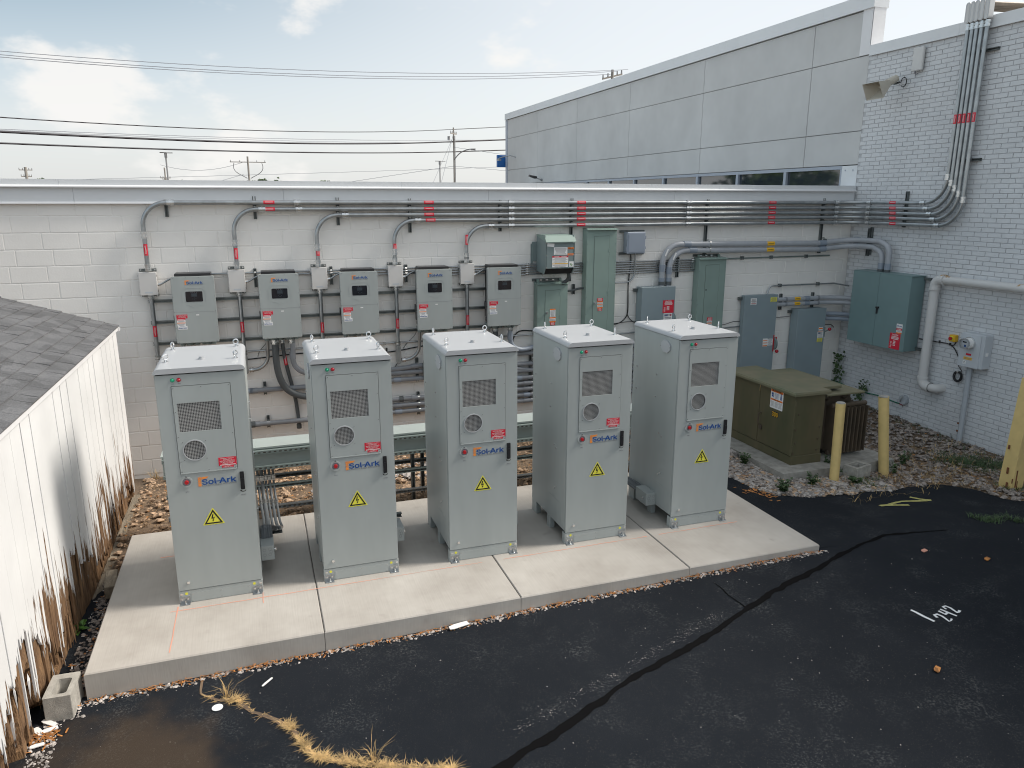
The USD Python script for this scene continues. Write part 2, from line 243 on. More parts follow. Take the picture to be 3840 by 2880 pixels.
def dup(root, name, label, loc, rotz=0.0, group=None):
    r = thing(name, label, root.GetCustomDataByKey('category'), loc, group or root.GetCustomDataByKey('group'), rotz)
    r.GetReferences().AddInternalReference(root.GetPath()); r.SetInstanceable(True)
    return r
def box(x0, y0, z0, x1, y1, z1):
    m = trimesh.creation.box([abs(x1 - x0), abs(y1 - y0), abs(z1 - z0)]); m.apply_translation([(x0 + x1) / 2, (y0 + y1) / 2, (z0 + z1) / 2]); return m
def man(m):
    t = m.to_mesh(); return trimesh.Trimesh(t.vert_properties[:, :3], t.tri_verts, process=False)
def hull(pts): return man(m3.Manifold.hull_points(np.asarray(pts, float)))
def cbox(x0, y0, z0, x1, y1, z1, b=0.004):
    x0, x1 = sorted((x0, x1)); y0, y1 = sorted((y0, y1)); z0, z1 = sorted((z0, z1)); p = []
    for X, sx in ((x0, 1), (x1, -1)):
        for Y, sy in ((y0, 1), (y1, -1)):
            for Z, sz in ((z0, 1), (z1, -1)):
                p += [(X + b * sx, Y + b * sy, Z), (X + b * sx, Y, Z + b * sz), (X, Y + b * sy, Z + b * sz)]
    return hull(p)
def cyl(p0, p1, r, n=14, r1=None):
    p0, p1 = np.array(p0, float), np.array(p1, float); return tube([p0, p1], [r, r if r1 is None else r1], n)
def tube(path, r, n=12, cap=True):
    p = np.asarray(path, float); k = len(p); rr = np.broadcast_to(np.asarray(r, float), (k,))
    t = np.gradient(p, axis=0); t /= np.linalg.norm(t, axis=1, keepdims=True) + 1e-12
    a = np.cross(t[0], [0, 0, 1.0] if abs(t[0][2]) < 0.9 else [1.0, 0, 0]); a /= np.linalg.norm(a); fr = []
    for i in range(k):
        a = a - t[i] * (a @ t[i]); a /= np.linalg.norm(a); fr.append((a, np.cross(t[i], a)))
    an = np.arange(n) * 2 * PI / n; v = []
    for i in range(k): v.append(p[i] + rr[i] * (np.cos(an)[:, None] * fr[i][0] + np.sin(an)[:, None] * fr[i][1]))
    v = np.vstack(v); f = []
    for i in range(k - 1):
        for j in range(n):
            q = (i * n + j, i * n + (j + 1) % n, (i + 1) * n + (j + 1) % n, (i + 1) * n + j); f += [(q[0], q[1], q[2]), (q[0], q[2], q[3])]
    if cap:
        v = np.vstack([v, p[0], p[-1]]); c0, c1 = len(v) - 2, len(v) - 1
        for j in range(n): f += [(c0, (j + 1) % n, j), (c1, (k - 1) * n + j, (k - 1) * n + (j + 1) % n)]
    return trimesh.Trimesh(v, np.array(f), process=False)
def bend(pts, rad, seg=9):
    """A polyline with its corners rounded; rad is one radius or one for each inner corner."""
    p = [np.array(q, float) for q in pts]; out = [p[0]]
    for i in range(1, len(p) - 1):
        r = rad if np.ndim(rad) == 0 else rad[i - 1]
        a, b = p[i - 1] - p[i], p[i + 1] - p[i]; la, lb = np.linalg.norm(a), np.linalg.norm(b); a /= la; b /= lb
        half = math.acos(np.clip(a @ b, -1, 1)) / 2; d = min(r / math.tan(half), la * 0.98, lb * 0.98); rr = d * math.tan(half)
        c = p[i] + (a + b) / np.linalg.norm(a + b) * rr / math.sin(half); s0, s1 = p[i] + a * d - c, p[i] + b * d - c
        w = math.acos(np.clip(s0 @ s1 / (rr * rr), -1, 1))
        for q in np.linspace(0, 1, seg): out.append(c + (math.sin((1 - q) * w) * s0 + math.sin(q * w) * s1) / math.sin(w))
    out.append(p[-1]); return np.array(out)
def spline(pts, n=24):
    from scipy.interpolate import CubicSpline
    p = np.array(pts, float); d = np.r_[0, np.cumsum(np.linalg.norm(np.diff(p, axis=0), axis=1))]; return CubicSpline(d, p)(np.linspace(0, d[-1], n))
FY = lambda o: np.array([[1, 0, 0, o[0]], [0, 0, -1, o[1]], [0, 1, 0, o[2]], [0, 0, 0, 1.0]])      # faces -y: u = +x, v = +z, n = -y
FX = lambda o: np.array([[0, 0, -1, o[0]], [-1, 0, 0, o[1]], [0, 1, 0, o[2]], [0, 0, 0, 1.0]])     # faces -x: u = -y, v = +z, n = -x
FZ = lambda o: np.array([[1, 0, 0, o[0]], [0, 1, 0, o[1]], [0, 0, 1, o[2]], [0, 0, 0, 1.0]])
def put(m, F): m = m.copy(); m.apply_transform(F); return m
def extr(poly, d):
    g = [q for q in getattr(poly, 'geoms', [poly]) if q.area > 1e-9]; return cat([trimesh.creation.extrude_polygon(q, d, engine='earcut') for q in g])
def plate(u0, v0, u1, v1, n0, n1): return box(u0, v0, n0, u1, v1, n1)
def rrect(u0, v0, u1, v1, r, n=5): return sbox(u0 + r, v0 + r, u1 - r, v1 - r).buffer(r, quad_segs=n)
_T = {}
def text(s, h, sx=1.0, bold=False, d=0.0008):
    if (s, bold) not in _T:
        m = meshkit.text_mesh(s, 1.0, 1.0, bold); m.apply_translation([-m.bounds[0][0], 0, 0]); _T[(s, bold)] = m
    m = _T[(s, bold)].copy(); m.apply_scale([h * sx, h, d]); return m
def text_fit(s, u, v, w, h, bold=False, n=0.001, d=0.0008):
    m = text(s, h, 1.0, bold, d); m.apply_scale([w / (m.bounds[1][0] - m.bounds[0][0]), 1, 1]); m.apply_translation([u, v, n]); return m
def lines(u0, v0, u1, v1, rows, n, frac=0.45, seed=0):
    r = random.Random(seed); out = []; st = (v1 - v0) / rows
    for i in range(rows):
        w = (u1 - u0) * r.uniform(0.7, 1.0); c = (u0 + u1) / 2; out.append(plate(c - w / 2, v1 - (i + 0.75) * st, c + w / 2, v1 - (i + 0.75 - frac) * st, n, n + 0.0006))
    return out

# ------------------------------------------------------------------ ground
from scipy.interpolate import RBFInterpolator
_gp = np.array([(-1.33, -.785, -.20), (1.0, -.785, -.15), (3.0, -.785, -.10), (4.88, -.785, -.055), (-1.6, -1.6, -.215), (1, -2.5, -.15), (4.5, -3.2, -.13), (8, -2, -.16), (-1.6, 1.0, -.25), (-1.5, 3.3, -.26), (-1.5, 4.7, -.53), (1, 4.7, -.42), (4, 4.7, -.36), (0.5, 2.0, -.12), (3.5, 2.0, -.10), (5.0, 0.5, -.08), (5.0, 1.6, -.10),
    (5.5, .9, -.17), (6.3, .6, -.21), (7.6, .6, -.24), (8.5, 0.1, -.26), (6.2, 1.3, -.22), (6.2, 3, -.25), (7.8, 1.25, -.29), (9.97, 3.43, -.314), (9.97, 2.6, -.352), (9.97, 2.0, -.38), (9.97, 1.25, -.376), (9.97, 4.7, -.30), (9.97, -1, -.34), (7.5, 4.7, -.3), (-5, 2, -.35), (-5, -5, -.25), (12, -5, -.3), (3, -10, -.2)])
_rbf = RBFInterpolator(_gp[:, :2], _gp[:, 2], kernel='linear', smoothing=0.02)
def gz(x, y):
    x, y = np.atleast_1d(np.asarray(x, float)), np.atleast_1d(np.asarray(y, float)); q = np.stack([np.clip(x, -6, 13), np.clip(y, -11, 5)], -1).reshape(-1, 2)
    return _rbf(q).reshape(x.shape)
def g1(x, y): return float(gz(x, y)[0])
def sheet(poly, size, dz):
    m = trimesh.creation.triangulate_polygon(poly, engine='earcut'); v, f = trimesh.remesh.subdivide_to_size(np.c_[m[0], np.zeros(len(m[0]))], m[1], size, max_iter=14)
    v[:, 2] = gz(v[:, 0], v[:, 1]) + dz; return trimesh.Trimesh(v, f)
xs = np.r_[-400, -120, -40, -14, np.arange(-6, 13.01, 0.35), 24, 60, 150, 400]; ys = np.r_[-300, -80, -25, np.arange(-11, 5.2, 0.35), 14, 40, 120, 400]
gx, gy = np.meshgrid(xs, ys, indexing='ij'); gv = np.stack([gx, gy, gz(gx, gy) - 0.02], -1).reshape(-1, 3); ny = len(ys)
gf = [(i * ny + j, (i + 1) * ny + j, (i + 1) * ny + j + 1, i * ny + j + 1) for i in range(len(xs) - 1) for j in range(ny - 1)]
obj('ground', (gv, np.array(gf)), 'dirt', kind='structure', smooth=True)
EDGE = [(4.86, 1.75), (5.25, 1.62), (5.42, 1.25), (5.40, .98), (5.50, .74), (5.72, .62), (6.2, .55), (6.8, .53), (7.4, .52), (7.72, .53), (7.95, .42), (8.10, .22), (8.12, .02), (8.35, -.22), (8.8, -.5), (9.9, -1.1)]
edge_w = [(x + 0.03 * math.sin(7 * i), y + 0.03 * math.cos(5 * i)) for i, (x, y) in enumerate(spline(EDGE, 60))]
asp = Polygon(edge_w + [(9.9, -10.5), (-6, -10.5), (-6, -1.0), (-1.72, -1.0), (-1.6, 0.75), (-1.40, 1.15), (-1.36, -0.74), (4.83, -0.74)])
obj('asphalt', sheet(asp.buffer(0), 0.35, 0.0), 'asphalt', kind='structure', smooth=True)

# concrete pad: five slabs cut by saw joints
pad = UsdGeom.Xform.Define(stage, path_of('concrete_pad')).GetPrim(); tag(pad, 'long pale concrete equipment pad under the five grey cabinets', 'concrete pad')
jx = [-1.32, .30, 1.878, 3.47, 4.885]
for a, b in zip(jx[:-1], jx[1:]):
    p = sbox(a + .002, -.785, b - .002, 1.54); lo, hi = p.buffer(0), p.buffer(-.008, join_style=2)
    c0 = np.array(p.exterior.coords)[:4]; c1 = np.array(hi.exterior.coords)[:4]
    obj('slab', hull([(*q, -.6) for q in c0] + [(*q, -.009) for q in c0] + [(*q, 0) for q in c1]), 'pad_concrete', pad, smooth=False)
for x in jx[1:-1]: obj('joint_filler', box(x - .0025, -.778, -.5, x + .0025, 1.535, -.006), 'sawcut', pad, smooth=False)
def ribbon(pts, w, dz, rough=0.3, seed=0, zf=None):
    r = np.random.default_rng(seed); p = np.array(pts, float); L = np.r_[0, np.cumsum(np.linalg.norm(np.diff(p, axis=0), axis=1))]; n = max(3, int(L[-1] / 0.03)); s = np.linspace(0, L[-1], n)
    q = np.c_[np.interp(s, L, p[:, 0]), np.interp(s, L, p[:, 1])]; t = np.gradient(q, axis=0); t /= np.linalg.norm(t, axis=1, keepdims=True); nn = np.c_[-t[:, 1], t[:, 0]]
    ww = np.interp(s / L[-1], np.linspace(0, 1, len(np.atleast_1d(w))), np.atleast_1d(w))[:, None] if np.ndim(w) else np.full((n, 1), w)
    wob = lambda k: 1 + rough * 3.2 * (meshkit.fbm(np.c_[s * 9 + k, s * 0 + seed, s * 0], 4, seed)[:, None] - .5); q = q + nn * ww * .35 * (wob(90) - 1); a = q + nn * ww / 2 * wob(0); b = q - nn * ww / 2 * wob(40)
    z = (lambda u: gz(u[:, 0], u[:, 1]) + dz) if zf is None else (lambda u: np.full(len(u), zf))
    v = np.vstack([np.c_[a, z(a)], np.c_[b, z(b)]]); f = [(i, n + i, n + i + 1) for i in range(n - 1)] + [(i, n + i + 1, i + 1) for i in range(n - 1)]
    return trimesh.Trimesh(v, np.array(f), process=False)
chalk = [ribbon([(-.83, -.105), (.55, -.10)], .009, 0, .5, 1, .0015), ribbon([(.55, -.10), (1.75, -.097)], .006, 0, .9, 2, .0015), ribbon([(1.95, -.10), (3.42, -.10)], .008, 0, .8, 3, .0015), ribbon([(3.55, -.098), (4.45, -.09)], .008, 0, .8, 4, .0015), ribbon([(-.775, -.04), (-.782, -.70)], .008, 0, .5, 5, .0019), ribbon([(-.13, -.02), (-.128, -.2)], .006, 0, .8, 6, .0019), ribbon([(-1.0, .93), (-.78, .93)], .012, 0, .8, 7, .0015)]
for c_ in chalk: obj('chalk_line', c_, 'chalk_orange', pad, smooth=False)

# marks on the asphalt
crack = [(1.0, -2.46), (1.153, -2.393), (1.318, -2.314), (1.492, -2.259), (1.751, -2.15), (2.03, -2.031), (2.197, -1.931), (2.489, -1.843), (2.82, -1.74), (3.183, -1.601), (3.627, -1.42), (4.036, -1.246), (4.498, -1.119), (4.968, -.938), (5.389, -.778), (5.833, -.638), (6.203, -.649), (6.613, -.69)]
tag(obj('asphalt_crack', ribbon(crack, (.06, .075, .045, .065, .04, .06, .045, .035, .035, .015), .004, .45, 3), 'tar', smooth=False), 'long dark sealed crack running diagonally across the black asphalt', 'crack')
tag(obj('asphalt_crack', ribbon([(3.627, -1.42), (3.62, -1.30), (3.60, -1.18), (3.615, -1.07), (3.608, -.961)], (.014, .01, .006), .004, .5, 4), 'tar', smooth=False), 'short hairline crack branching from the long crack towards the pad', 'crack')
wc = [(-.571, -.80), (-.573, -1.0), (-.449, -1.12), (-.328, -1.17), (-.219, -1.342), (-.075, -1.472), (.017, -1.598), (.065, -1.75), (.112, -1.88), (.278, -2.0), (.513, -2.124), (.9, -2.3)]
tag(obj('asphalt_crack', ribbon(wc, (.012, .02, .03, .035, .03, .05, .05, .05), .004, .5, 5), 'dirt', smooth=False), 'open crack full of dry yellow grass near the pad corner', 'crack')
def stroke(pts, w, mat, name, label, seed=0):
    return tag(obj(name, [ribbon(p, w, .004, .35, seed + i) for i, p in enumerate(pts)], mat, smooth=False), label, 'ground marking')
def g242():
    o = np.array([5.045, -2.10]); e1 = np.array([.24, .105]); e2 = np.array([-.055, .115]); q = lambda u, v: tuple(o + e1 * u + e2 * v)
    two = lambda k: [q(k + .0, .75), q(k + .08, 1), q(k + .2, .9), q(k + .18, .6), q(k + .02, .05), q(k + .26, .1)]
    return [two(0), [q(.42, 1), q(.38, .5), q(.58, .55)], [q(.58, 1), q(.54, 0)], two(.72)]
stroke(g242(), .022, 'marking_white', 'painted_number', 'number 242 sprayed in white on the black asphalt', 10)
stroke([[(4.885, -1.86), (4.93, -2.05)]], .025, 'marking_white', 'paint_dash', 'single white spray paint dash beside the number 242', 20)
stroke([[(6.5, .09), (6.85, .14), (7.22, .085)], [(7.08, .235), (7.15, .14), (7.24, .08)], [(6.56, .09), (6.85, .03)]], .045, 'marking_yellow', 'painted_arrow', 'faded yellow sprayed arrow on asphalt by the gravel bed', 30)
tag(obj('paint_spot', put(trimesh.creation.cylinder(.036, .003, sections=28), trimesh.transformations.translation_matrix([-.457, -1.2, g1(-.457, -1.2) + .006])), 'marking_white'), 'round white paint spot on asphalt beside the dry grass crack', 'ground marking')
def chip(name, label, x, y, L, W, rot, mat='paint_chip', cat_='litter'):
    o = np.array([(-L / 2, -W / 2), (-L * .3, -W * .6), (L / 2, -W * .35), (L * .45, W / 2), (-L * .2, W * .45), (-L * .5, W * .2)]); c, s = math.cos(rot), math.sin(rot); o = o @ np.array([[c, s], [-s, c]])
    m = extr(Polygon(o), .006); m.apply_transform(trimesh.transformations.rotation_matrix(.12, [1, .3, 0])); m.apply_translation([x, y, g1(x, y) + .010]); return tag(obj(name, m, mat, smooth=False), label, cat_)
chip('litter_scrap', 'torn white scrap lying against the front of the pad', 1.337, -.825, .17, .05, .15)
chip('litter_scrap', 'thin white sliver on asphalt in front of the leftmost cabinet', -.13, -1.04, .10, .014, .75)
for i, (x, y, L, W, a) in enumerate([(-1.506, -.975, .11, .035, -.7), (-1.555, -1.045, .09, .04, -1.0), (-1.49, -1.05, .10, .035, .2), (-1.53, -1.19, .08, .03, .1), (-1.46, -.93, .08, .02, .3)]):
    chip('paint_flake', 'white peeled paint flake ' + ['just in front of the cinder block', 'nearest the shed wall below the cinder block', 'lying crosswise between two others below the cinder block', 'lowest, at the foot of the shed', 'touching the right front edge of the cinder block'][i], x, y, L, W, a)
    tag(stage.GetPrimAtPath('/World/paint_flake' + ('' if i == 0 else f'_{i:03d}')), group='paint flakes by the shed')
for n, (x, y, a, lb) in enumerate([(4.43, -1.98 - .55, .4, 'curled brown leaf lying on open asphalt below the number 242'), (6.35, -1.35, .2, 'small brown leaf on asphalt near the right edge'), (5.9, -1.05, .1, 'pinkish flat scrap on the asphalt beyond the long crack')]):
    chip('dry_leaf' if n < 2 else 'litter_scrap', lb, x, y, .07, .04, a, 'leaf_litter' if n < 2 else 'chalk_orange', 'leaf' if n < 2 else 'litter')

# ------------------------------------------------------------------ block wall with its coping and low roof
YW, XB = 4.736, 9.968
wall = UsdGeom.Xform.Define(stage, path_of('block_wall')).GetPrim(); tag(wall, 'long white painted concrete block wall behind the electrical equipment', 'wall')
obj('wall_core', box(-9, YW + .0050, -1.0, XB + .2, YW + .2, 3.40), 'block_paint', wall, smooth=False)
def bevel_face(u0, v0, u1, v1, n, b, F):
    """A block's outer face with sloping edges down to the joint; n is how far it stands proud."""
    o = [(u0, v0), (u1, v0), (u1, v1), (u0, v1)]; i = [(u0 + b, v0 + b), (u1 - b, v0 + b), (u1 - b, v1 - b), (u0 + b, v1 - b)]
    v = np.array([(*p, -.012) for p in o] + [(*p, n - b * .6) for p in o] + [(*p, n) for p in i]); f = []
    for k in range(4):
        l = (k + 1) % 4; f += [(k, l, 4 + l), (k, 4 + l, 4 + k), (4 + k, 4 + l, 8 + l), (4 + k, 8 + l, 8 + k)]
    f += [(8, 9, 10), (8, 10, 11)]; return put(trimesh.Trimesh(v, np.array(f), process=False), F)
blk = []
for c in range(18):
    z1 = 3.1762 - .2032 * c; off = (.005 if c % 2 == 0 else .11) + R.normal() * .006
    for k in range(-11, 25):
        x0 = off + .4064 * k; x1 = x0 + .4064
        if x0 > XB - .06: continue
        x1 = min(x1, XB - .012); g = .0042 + .001 * R.random(); jit = R.normal(size=2) * .0012
        blk.append((c, x0, bevel_face(x0 + g + jit[0], z1 - .2032 + g, x1 - g, z1 - g + jit[1], .0 + R.normal() * .0010, .005, FY((0, YW, 0)))))
def rank(b): c, x, _ = b; return (x < -3.2) * 100 + (x > -.2 and x < 5.2 and c > 11) * 8 + c + abs(x - 2) * .15
blk.sort(key=rank)
for b in blk[:296]: obj('block', b[2], 'block_paint', wall, smooth=False)
obj('block_courses', [b[2] for b in blk[296:]], 'block_paint', wall, smooth=False, kind='stuff')
for i, (a, b) in enumerate([(-9, -2.02), (-2.02, .455), (.455, 3.32), (3.32, 6.4), (6.4, XB - .03)]):
    g = .0015
    obj('fascia_panel', [box(a + g, YW - .035, 3.145, b - g, YW - .002, 3.318), hull([(x, y, z) for x in (a + g, b - g) for y, z in ((YW - .036, 3.152), (YW - .058, 3.128), (YW - .058, 3.118), (YW - .002, 3.118), (YW - .002, 3.152))])], 'coping_metal', wall, smooth=False)
for i, (a, b) in enumerate([(-9, -3.6), (-3.6, -2.16), (-2.16, 2.04), (2.04, 4.05), (4.05, 7.2), (7.2, XB - .03)]):
    g = .001
    obj('coping_cap', [box(a + g, YW - .055, 3.342, b - g, YW + .22, 3.412), hull([(x, y, z) for x in (a + g, b - g) for y, z in ((YW - .056, 3.346), (YW - .082, 3.326), (YW - .082, 3.316), (YW - .03, 3.316), (YW - .03, 3.346))])], 'coping_metal', wall, smooth=False)
obj('hem_strip', [box(-9, YW - .0835, 3.315, XB - .03, YW - .078, 3.329), box(-9, YW - .0595, 3.117, XB - .03, YW - .054, 3.131)], 'trim_white', wall, smooth=False)
obj('roof', box(-9, YW + .22, 2.9, XB - .02, 22, 3.1), 'roof_membrane', wall, smooth=False)

# ------------------------------------------------------------------ white brick building on the right
bb = UsdGeom.Xform.Define(stage, path_of('brick_building')).GetPrim(); tag(bb, 'tall white painted brick wall building closing the yard on the right', 'building')
obj('wall_core', box(XB + .007, -9, -1, XB + .3, YW + .0, 5.5), 'mortar_paint', bb, smooth=False)
obj('building_body', box(XB + .31, -9, -1, 19, YW - .04, 5.45), 'roof_membrane', bb, smooth=False)
br = []
for c in range(88):
    z1 = 5.49 - .0675 * c; off = (c % 2) * .1075 + R.normal() * .008
    for k in range(0, 26):
        a = YW + .05 - off - .215 * k; b = a - .215
        if a < -.75 or b > YW - .03: continue
        g = .0048 + .0013 * R.random(); a_ = min(a, YW - .002)
        mid = np.array([XB, (a + b) / 2, z1 - .03]) - EYE; dpt = mid @ fw
        uu, vv = mid @ r2 / dpt, mid @ u2 / dpt; seen = uu < .66 and abs(vv) < .5
        br.append((0 if seen else 1, np.linalg.norm(mid), bevel_face(-a_ + g, z1 - .0675 + g * .8, -b - g, z1 - g * .8, R.normal() * .0012, .003, FX((XB, 0, 0)))))
br.sort(key=lambda q: (q[0], q[1]))
for b in br[:296]: obj('brick', b[2], 'brick_paint', bb, smooth=False)
obj('brick_courses', [b[2] for b in br[296:]] + [box(XB - .001, -9, -1, XB + .004, -.86, 5.49)], 'brick_paint', bb, smooth=False, kind='stuff')
for a, b in ((-9, .6), (.6, 3.0), (3.0, YW - .03)): obj('coping', [box(XB - .03, a + .001, 5.50, XB + .33, b - .001, 5.66), box(XB - .036, a + .001, 5.496, XB - .026, b - .001, 5.512)], 'coping_metal', bb, smooth=False)

# ------------------------------------------------------------------ grey stucco building beyond
gb = UsdGeom.Xform.Define(stage, path_of('stucco_building')).GetPrim(); tag(gb, 'tall grey stucco building with a strip of dark windows above the low roof', 'building')
Y0, Y1 = YW - .022, 23.84
obj('building_body', box(XB + .25, YW + .05, 2.5, 20, Y1 - .05, 5.4), 'roof_membrane', gb, smooth=False)
obj('wall_core', box(XB + .018, Y0 + .012, 3.78, XB + .24, Y1 - .03, 6.24), 'joint_dark', gb, smooth=False)
jy = [Y0 + .24, 6.11, 9.67, 13.24, 16.77, 20.26, Y1 - .26]; jz = [3.765, 4.32, 5.52, 6.235]
for i in range(len(jy) - 1):
    for k in range(3):
        a, b = jy[i], jy[i + 1]
        if i == 0 and k < 2: a = Y0 + .01
        obj('wall_panel', cbox(XB, a + .006, jz[k] + .006, XB + .03, b - .006, jz[k + 1] - .006, .004), 'stucco', gb, smooth=False)
obj('corner_trim', [box(XB - .012, Y0 + .002, 5.53, XB + .03, Y0 + .235, 6.25), box(XB - .012, Y0 + .001, 5.66, XB + .24, Y0 + .012, 6.25)], 'trim_white', gb, smooth=False)
obj('corner_trim', box(XB - .010, Y1 - .25, 2.6, XB + .25, Y1, 6.24), 'frame_blue_grey', gb, smooth=False)
cy = [Y0 - .01, 5.9, 8.86, 11.0, 13.4, 16.3, 20.7, Y1 + .02]
for a, b in zip(cy[:-1], cy[1:]): obj('coping', [box(XB - .032, a + .001, 6.25, XB + .27, b - .001, 6.475), box(XB - .04, a + .001, 6.246, XB - .03, b - .001, 6.262)], 'coping_metal', gb, smooth=False)
wy = [5.10, 6.625, 8.183, 9.747, 11.31, 12.87, 14.43, 15.99, 17.55, 19.1]
obj('window_frame', [box(XB + .005, wy[0] - .0, 3.70, XB + .07, Y1 - .3, 3.76), box(XB + .005, wy[0], 3.10, XB + .07, Y1 - .3, 3.16)] + [box(XB + .005, y - .038, 3.161, XB + .07, y + .038, 3.699) for y in wy], 'frame_blue_grey', gb, smooth=False)
obj('window_head', box(XB + .05, wy[0], 3.761, XB + .2, Y1 - .3, 3.779), 'joint_dark', gb, smooth=False)
for a, b in zip(wy[:-1], wy[1:]): obj('window_pane', box(XB + .055, a + .0385, 3.161, XB + .062, b - .0385, 3.699), 'glass_pane', gb, smooth=False)
obj('window_back', box(XB + .12, wy[0], 3.1, XB + .14, Y1 - .3, 3.76), 'dark_inside', gb, smooth=False)
mp = obj('metal_panel', box(XB - .006, Y0 + .01, 3.14, XB + .02, 5.085, 3.755), 'coping_metal', gb, smooth=False)
for y, z in ((5.0, 3.68), (4.82, 3.68), (5.0, 3.36), (4.82, 3.36)): obj('rivet', cyl((XB - .006, y, z), (XB - .013, y, z), .012, 8), 'frame_blue_grey', mp)
sg = thing('blue_sign', 'blue sign edge sticking out past the far corner of the grey building', 'sign', (XB, Y1 + .1, 4.45))
obj('sign_box', cbox(-.32, 0, 0, .3, .12, .47, .01), 'sign_blue', sg)
obj('sign_bracket', cyl((.05, .02, .2), (.05, -.12, .2), .03, 8), 'pole_metal', sg)
fl = thing('security_floodlight', 'small dark floodlight on the grey wall just above the coping', 'light', (XB, 19.75, 3.86))
obj('mount', [cyl((0, 0, 0), (-.05, 0, 0), .045, 10), tube([(-.05, 0, .0), (-.16, .04, .05), (-.26, .12, .10)], .02, 8)], 'pole_metal', fl)
obj('lamp_head', hull([(-.22 + dx, .10 + dy, .07 + dz) for dx in (-.02, .04) for dy in (-.06, .06) for dz in (-.03, .05)] + [(-.42, .30, .13), (-.42, .10, .13), (-.42, .2, .18)]), 'plastic_black', fl)
fa = thing('wall_lamp', 'thin pale lamp arm on the grey wall near the far corner', 'light', (XB, 22.6, 4.72))
obj('arm', tube([(0, 0, .05), (-.2, .1, .12), (-.45, .35, .06), (-.55, .6, .0)], .018, 8), 'galvanised', fa)
obj('lamp_head', hull([(-.5 + a * .05, .55 + b * .1, -.06 + c * .05) for a in (-1, 1) for b in (-1, 1) for c in (0, 1)]), 'galvanised', fa)
# ------------------------------------------------------------------ the five battery cabinets
CW, CD = .643, .895
F0 = FY((0, 0, 0))
def on(mesh, F=F0): return put(mesh, F)
def sol_logo(parent, u, v, s, F, tagline=True):
    """Orange ray mark with the lettering beside it; s is the height of the mark."""
    mk = unary_union([sbox(0, 0, .30, 1.0), Polygon([(0, .78), (0, 1.0), (1.05, 1.0), (.80, .80), (.34, .74)])]).difference(unary_union([LineString([(.52, .30), (-.2 + .9 * math.cos(a), .2 + 1.1 * math.sin(a))]).buffer(.018) for a in (1.0, 1.5, 2.0, 2.6, 3.1)]))
    m = extr(mk, .0008); m.apply_scale([s, s, 1]); m.apply_translation([u, v, .0008]); lg = obj('logo', on(m, F), 'logo_orange', parent, smooth=False)
    obj('lettering', [on(text_fit('Sol', u + .36 * s, v + .16 * s, 1.42 * s, .56 * s, True, n=.0012), F), on(plate(u + 1.74 * s, v + .36 * s, u + 2.12 * s, v + .45 * s, .0012, .002), F), on(text_fit('Ark', u + 2.02 * s, v + .16 * s, 1.68 * s, .56 * s, True, n=.0012), F)], 'logo_blue', lg, smooth=False)
    obj('tagline', on(text_fit('LIMITLESS POWER', u + .36 * s, v - .02 * s, 3.34 * s, .12 * s, n=.0012), F), 'print_grey', lg, smooth=False)
def bolt(parent, c, F, r=.009, h=.007, mat='zinc_bright', name='bolt'):
    m = trimesh.creation.cylinder(r, h, sections=6); m.apply_translation([c[0], c[1], h / 2 + (c[2] if len(c) > 2 else 0)]); return obj(name, on(m, F), mat, parent, smooth=False)
def eyebolt(parent, x, y, z, rot):
    t = trimesh.creation.torus(.0205, .0058, major_sections=20, minor_sections=8); t.apply_transform(trimesh.transformations.rotation_matrix(PI / 2, [1, 0, 0])); t.apply_transform(trimesh.transformations.rotation_matrix(rot, [0, 0, 1])); t.apply_translation([x, y, z + .043])
    obj('eyebolt', [t, cyl((x, y, z + .004), (x, y, z + .022), .011, 12, r1=.008), cyl((x, y, z), (x, y, z + .005), .021, 16)], 'chrome', parent)
def side_box(parent, s):
    """Knockout wiring box on the cabinet's side; s = +1 on the right side, -1 on the left."""
    x0 = CW if s > 0 else 0; x1 = x0 + s * .112; w = x0 + s * .001
    b = obj('side_box', cbox(w, .30, .128, x1, .53, .262, .004), 'powder_grey', parent, smooth=False)
    for dx, dz in ((.03, .03), (.075, .03), (.03, .075), (.075, .08), (.085, .055)):
        t = trimesh.creation.annulus(.0115, .0135, .0006, sections=18); t.apply_translation([x0 + s * dx, .15 + dz, 0]); obj('knockout', on(t, FY((0, .2995, 0))), 'print_grey', b, smooth=False)
    obj('wing_screw', [cyl((x1, .36, .20), (x1 + s * .014, .36, .20), .006, 8), box(x1 + s * .010, .352, .188, x1 + s * .016, .368, .212)], 'zinc_bright', b)
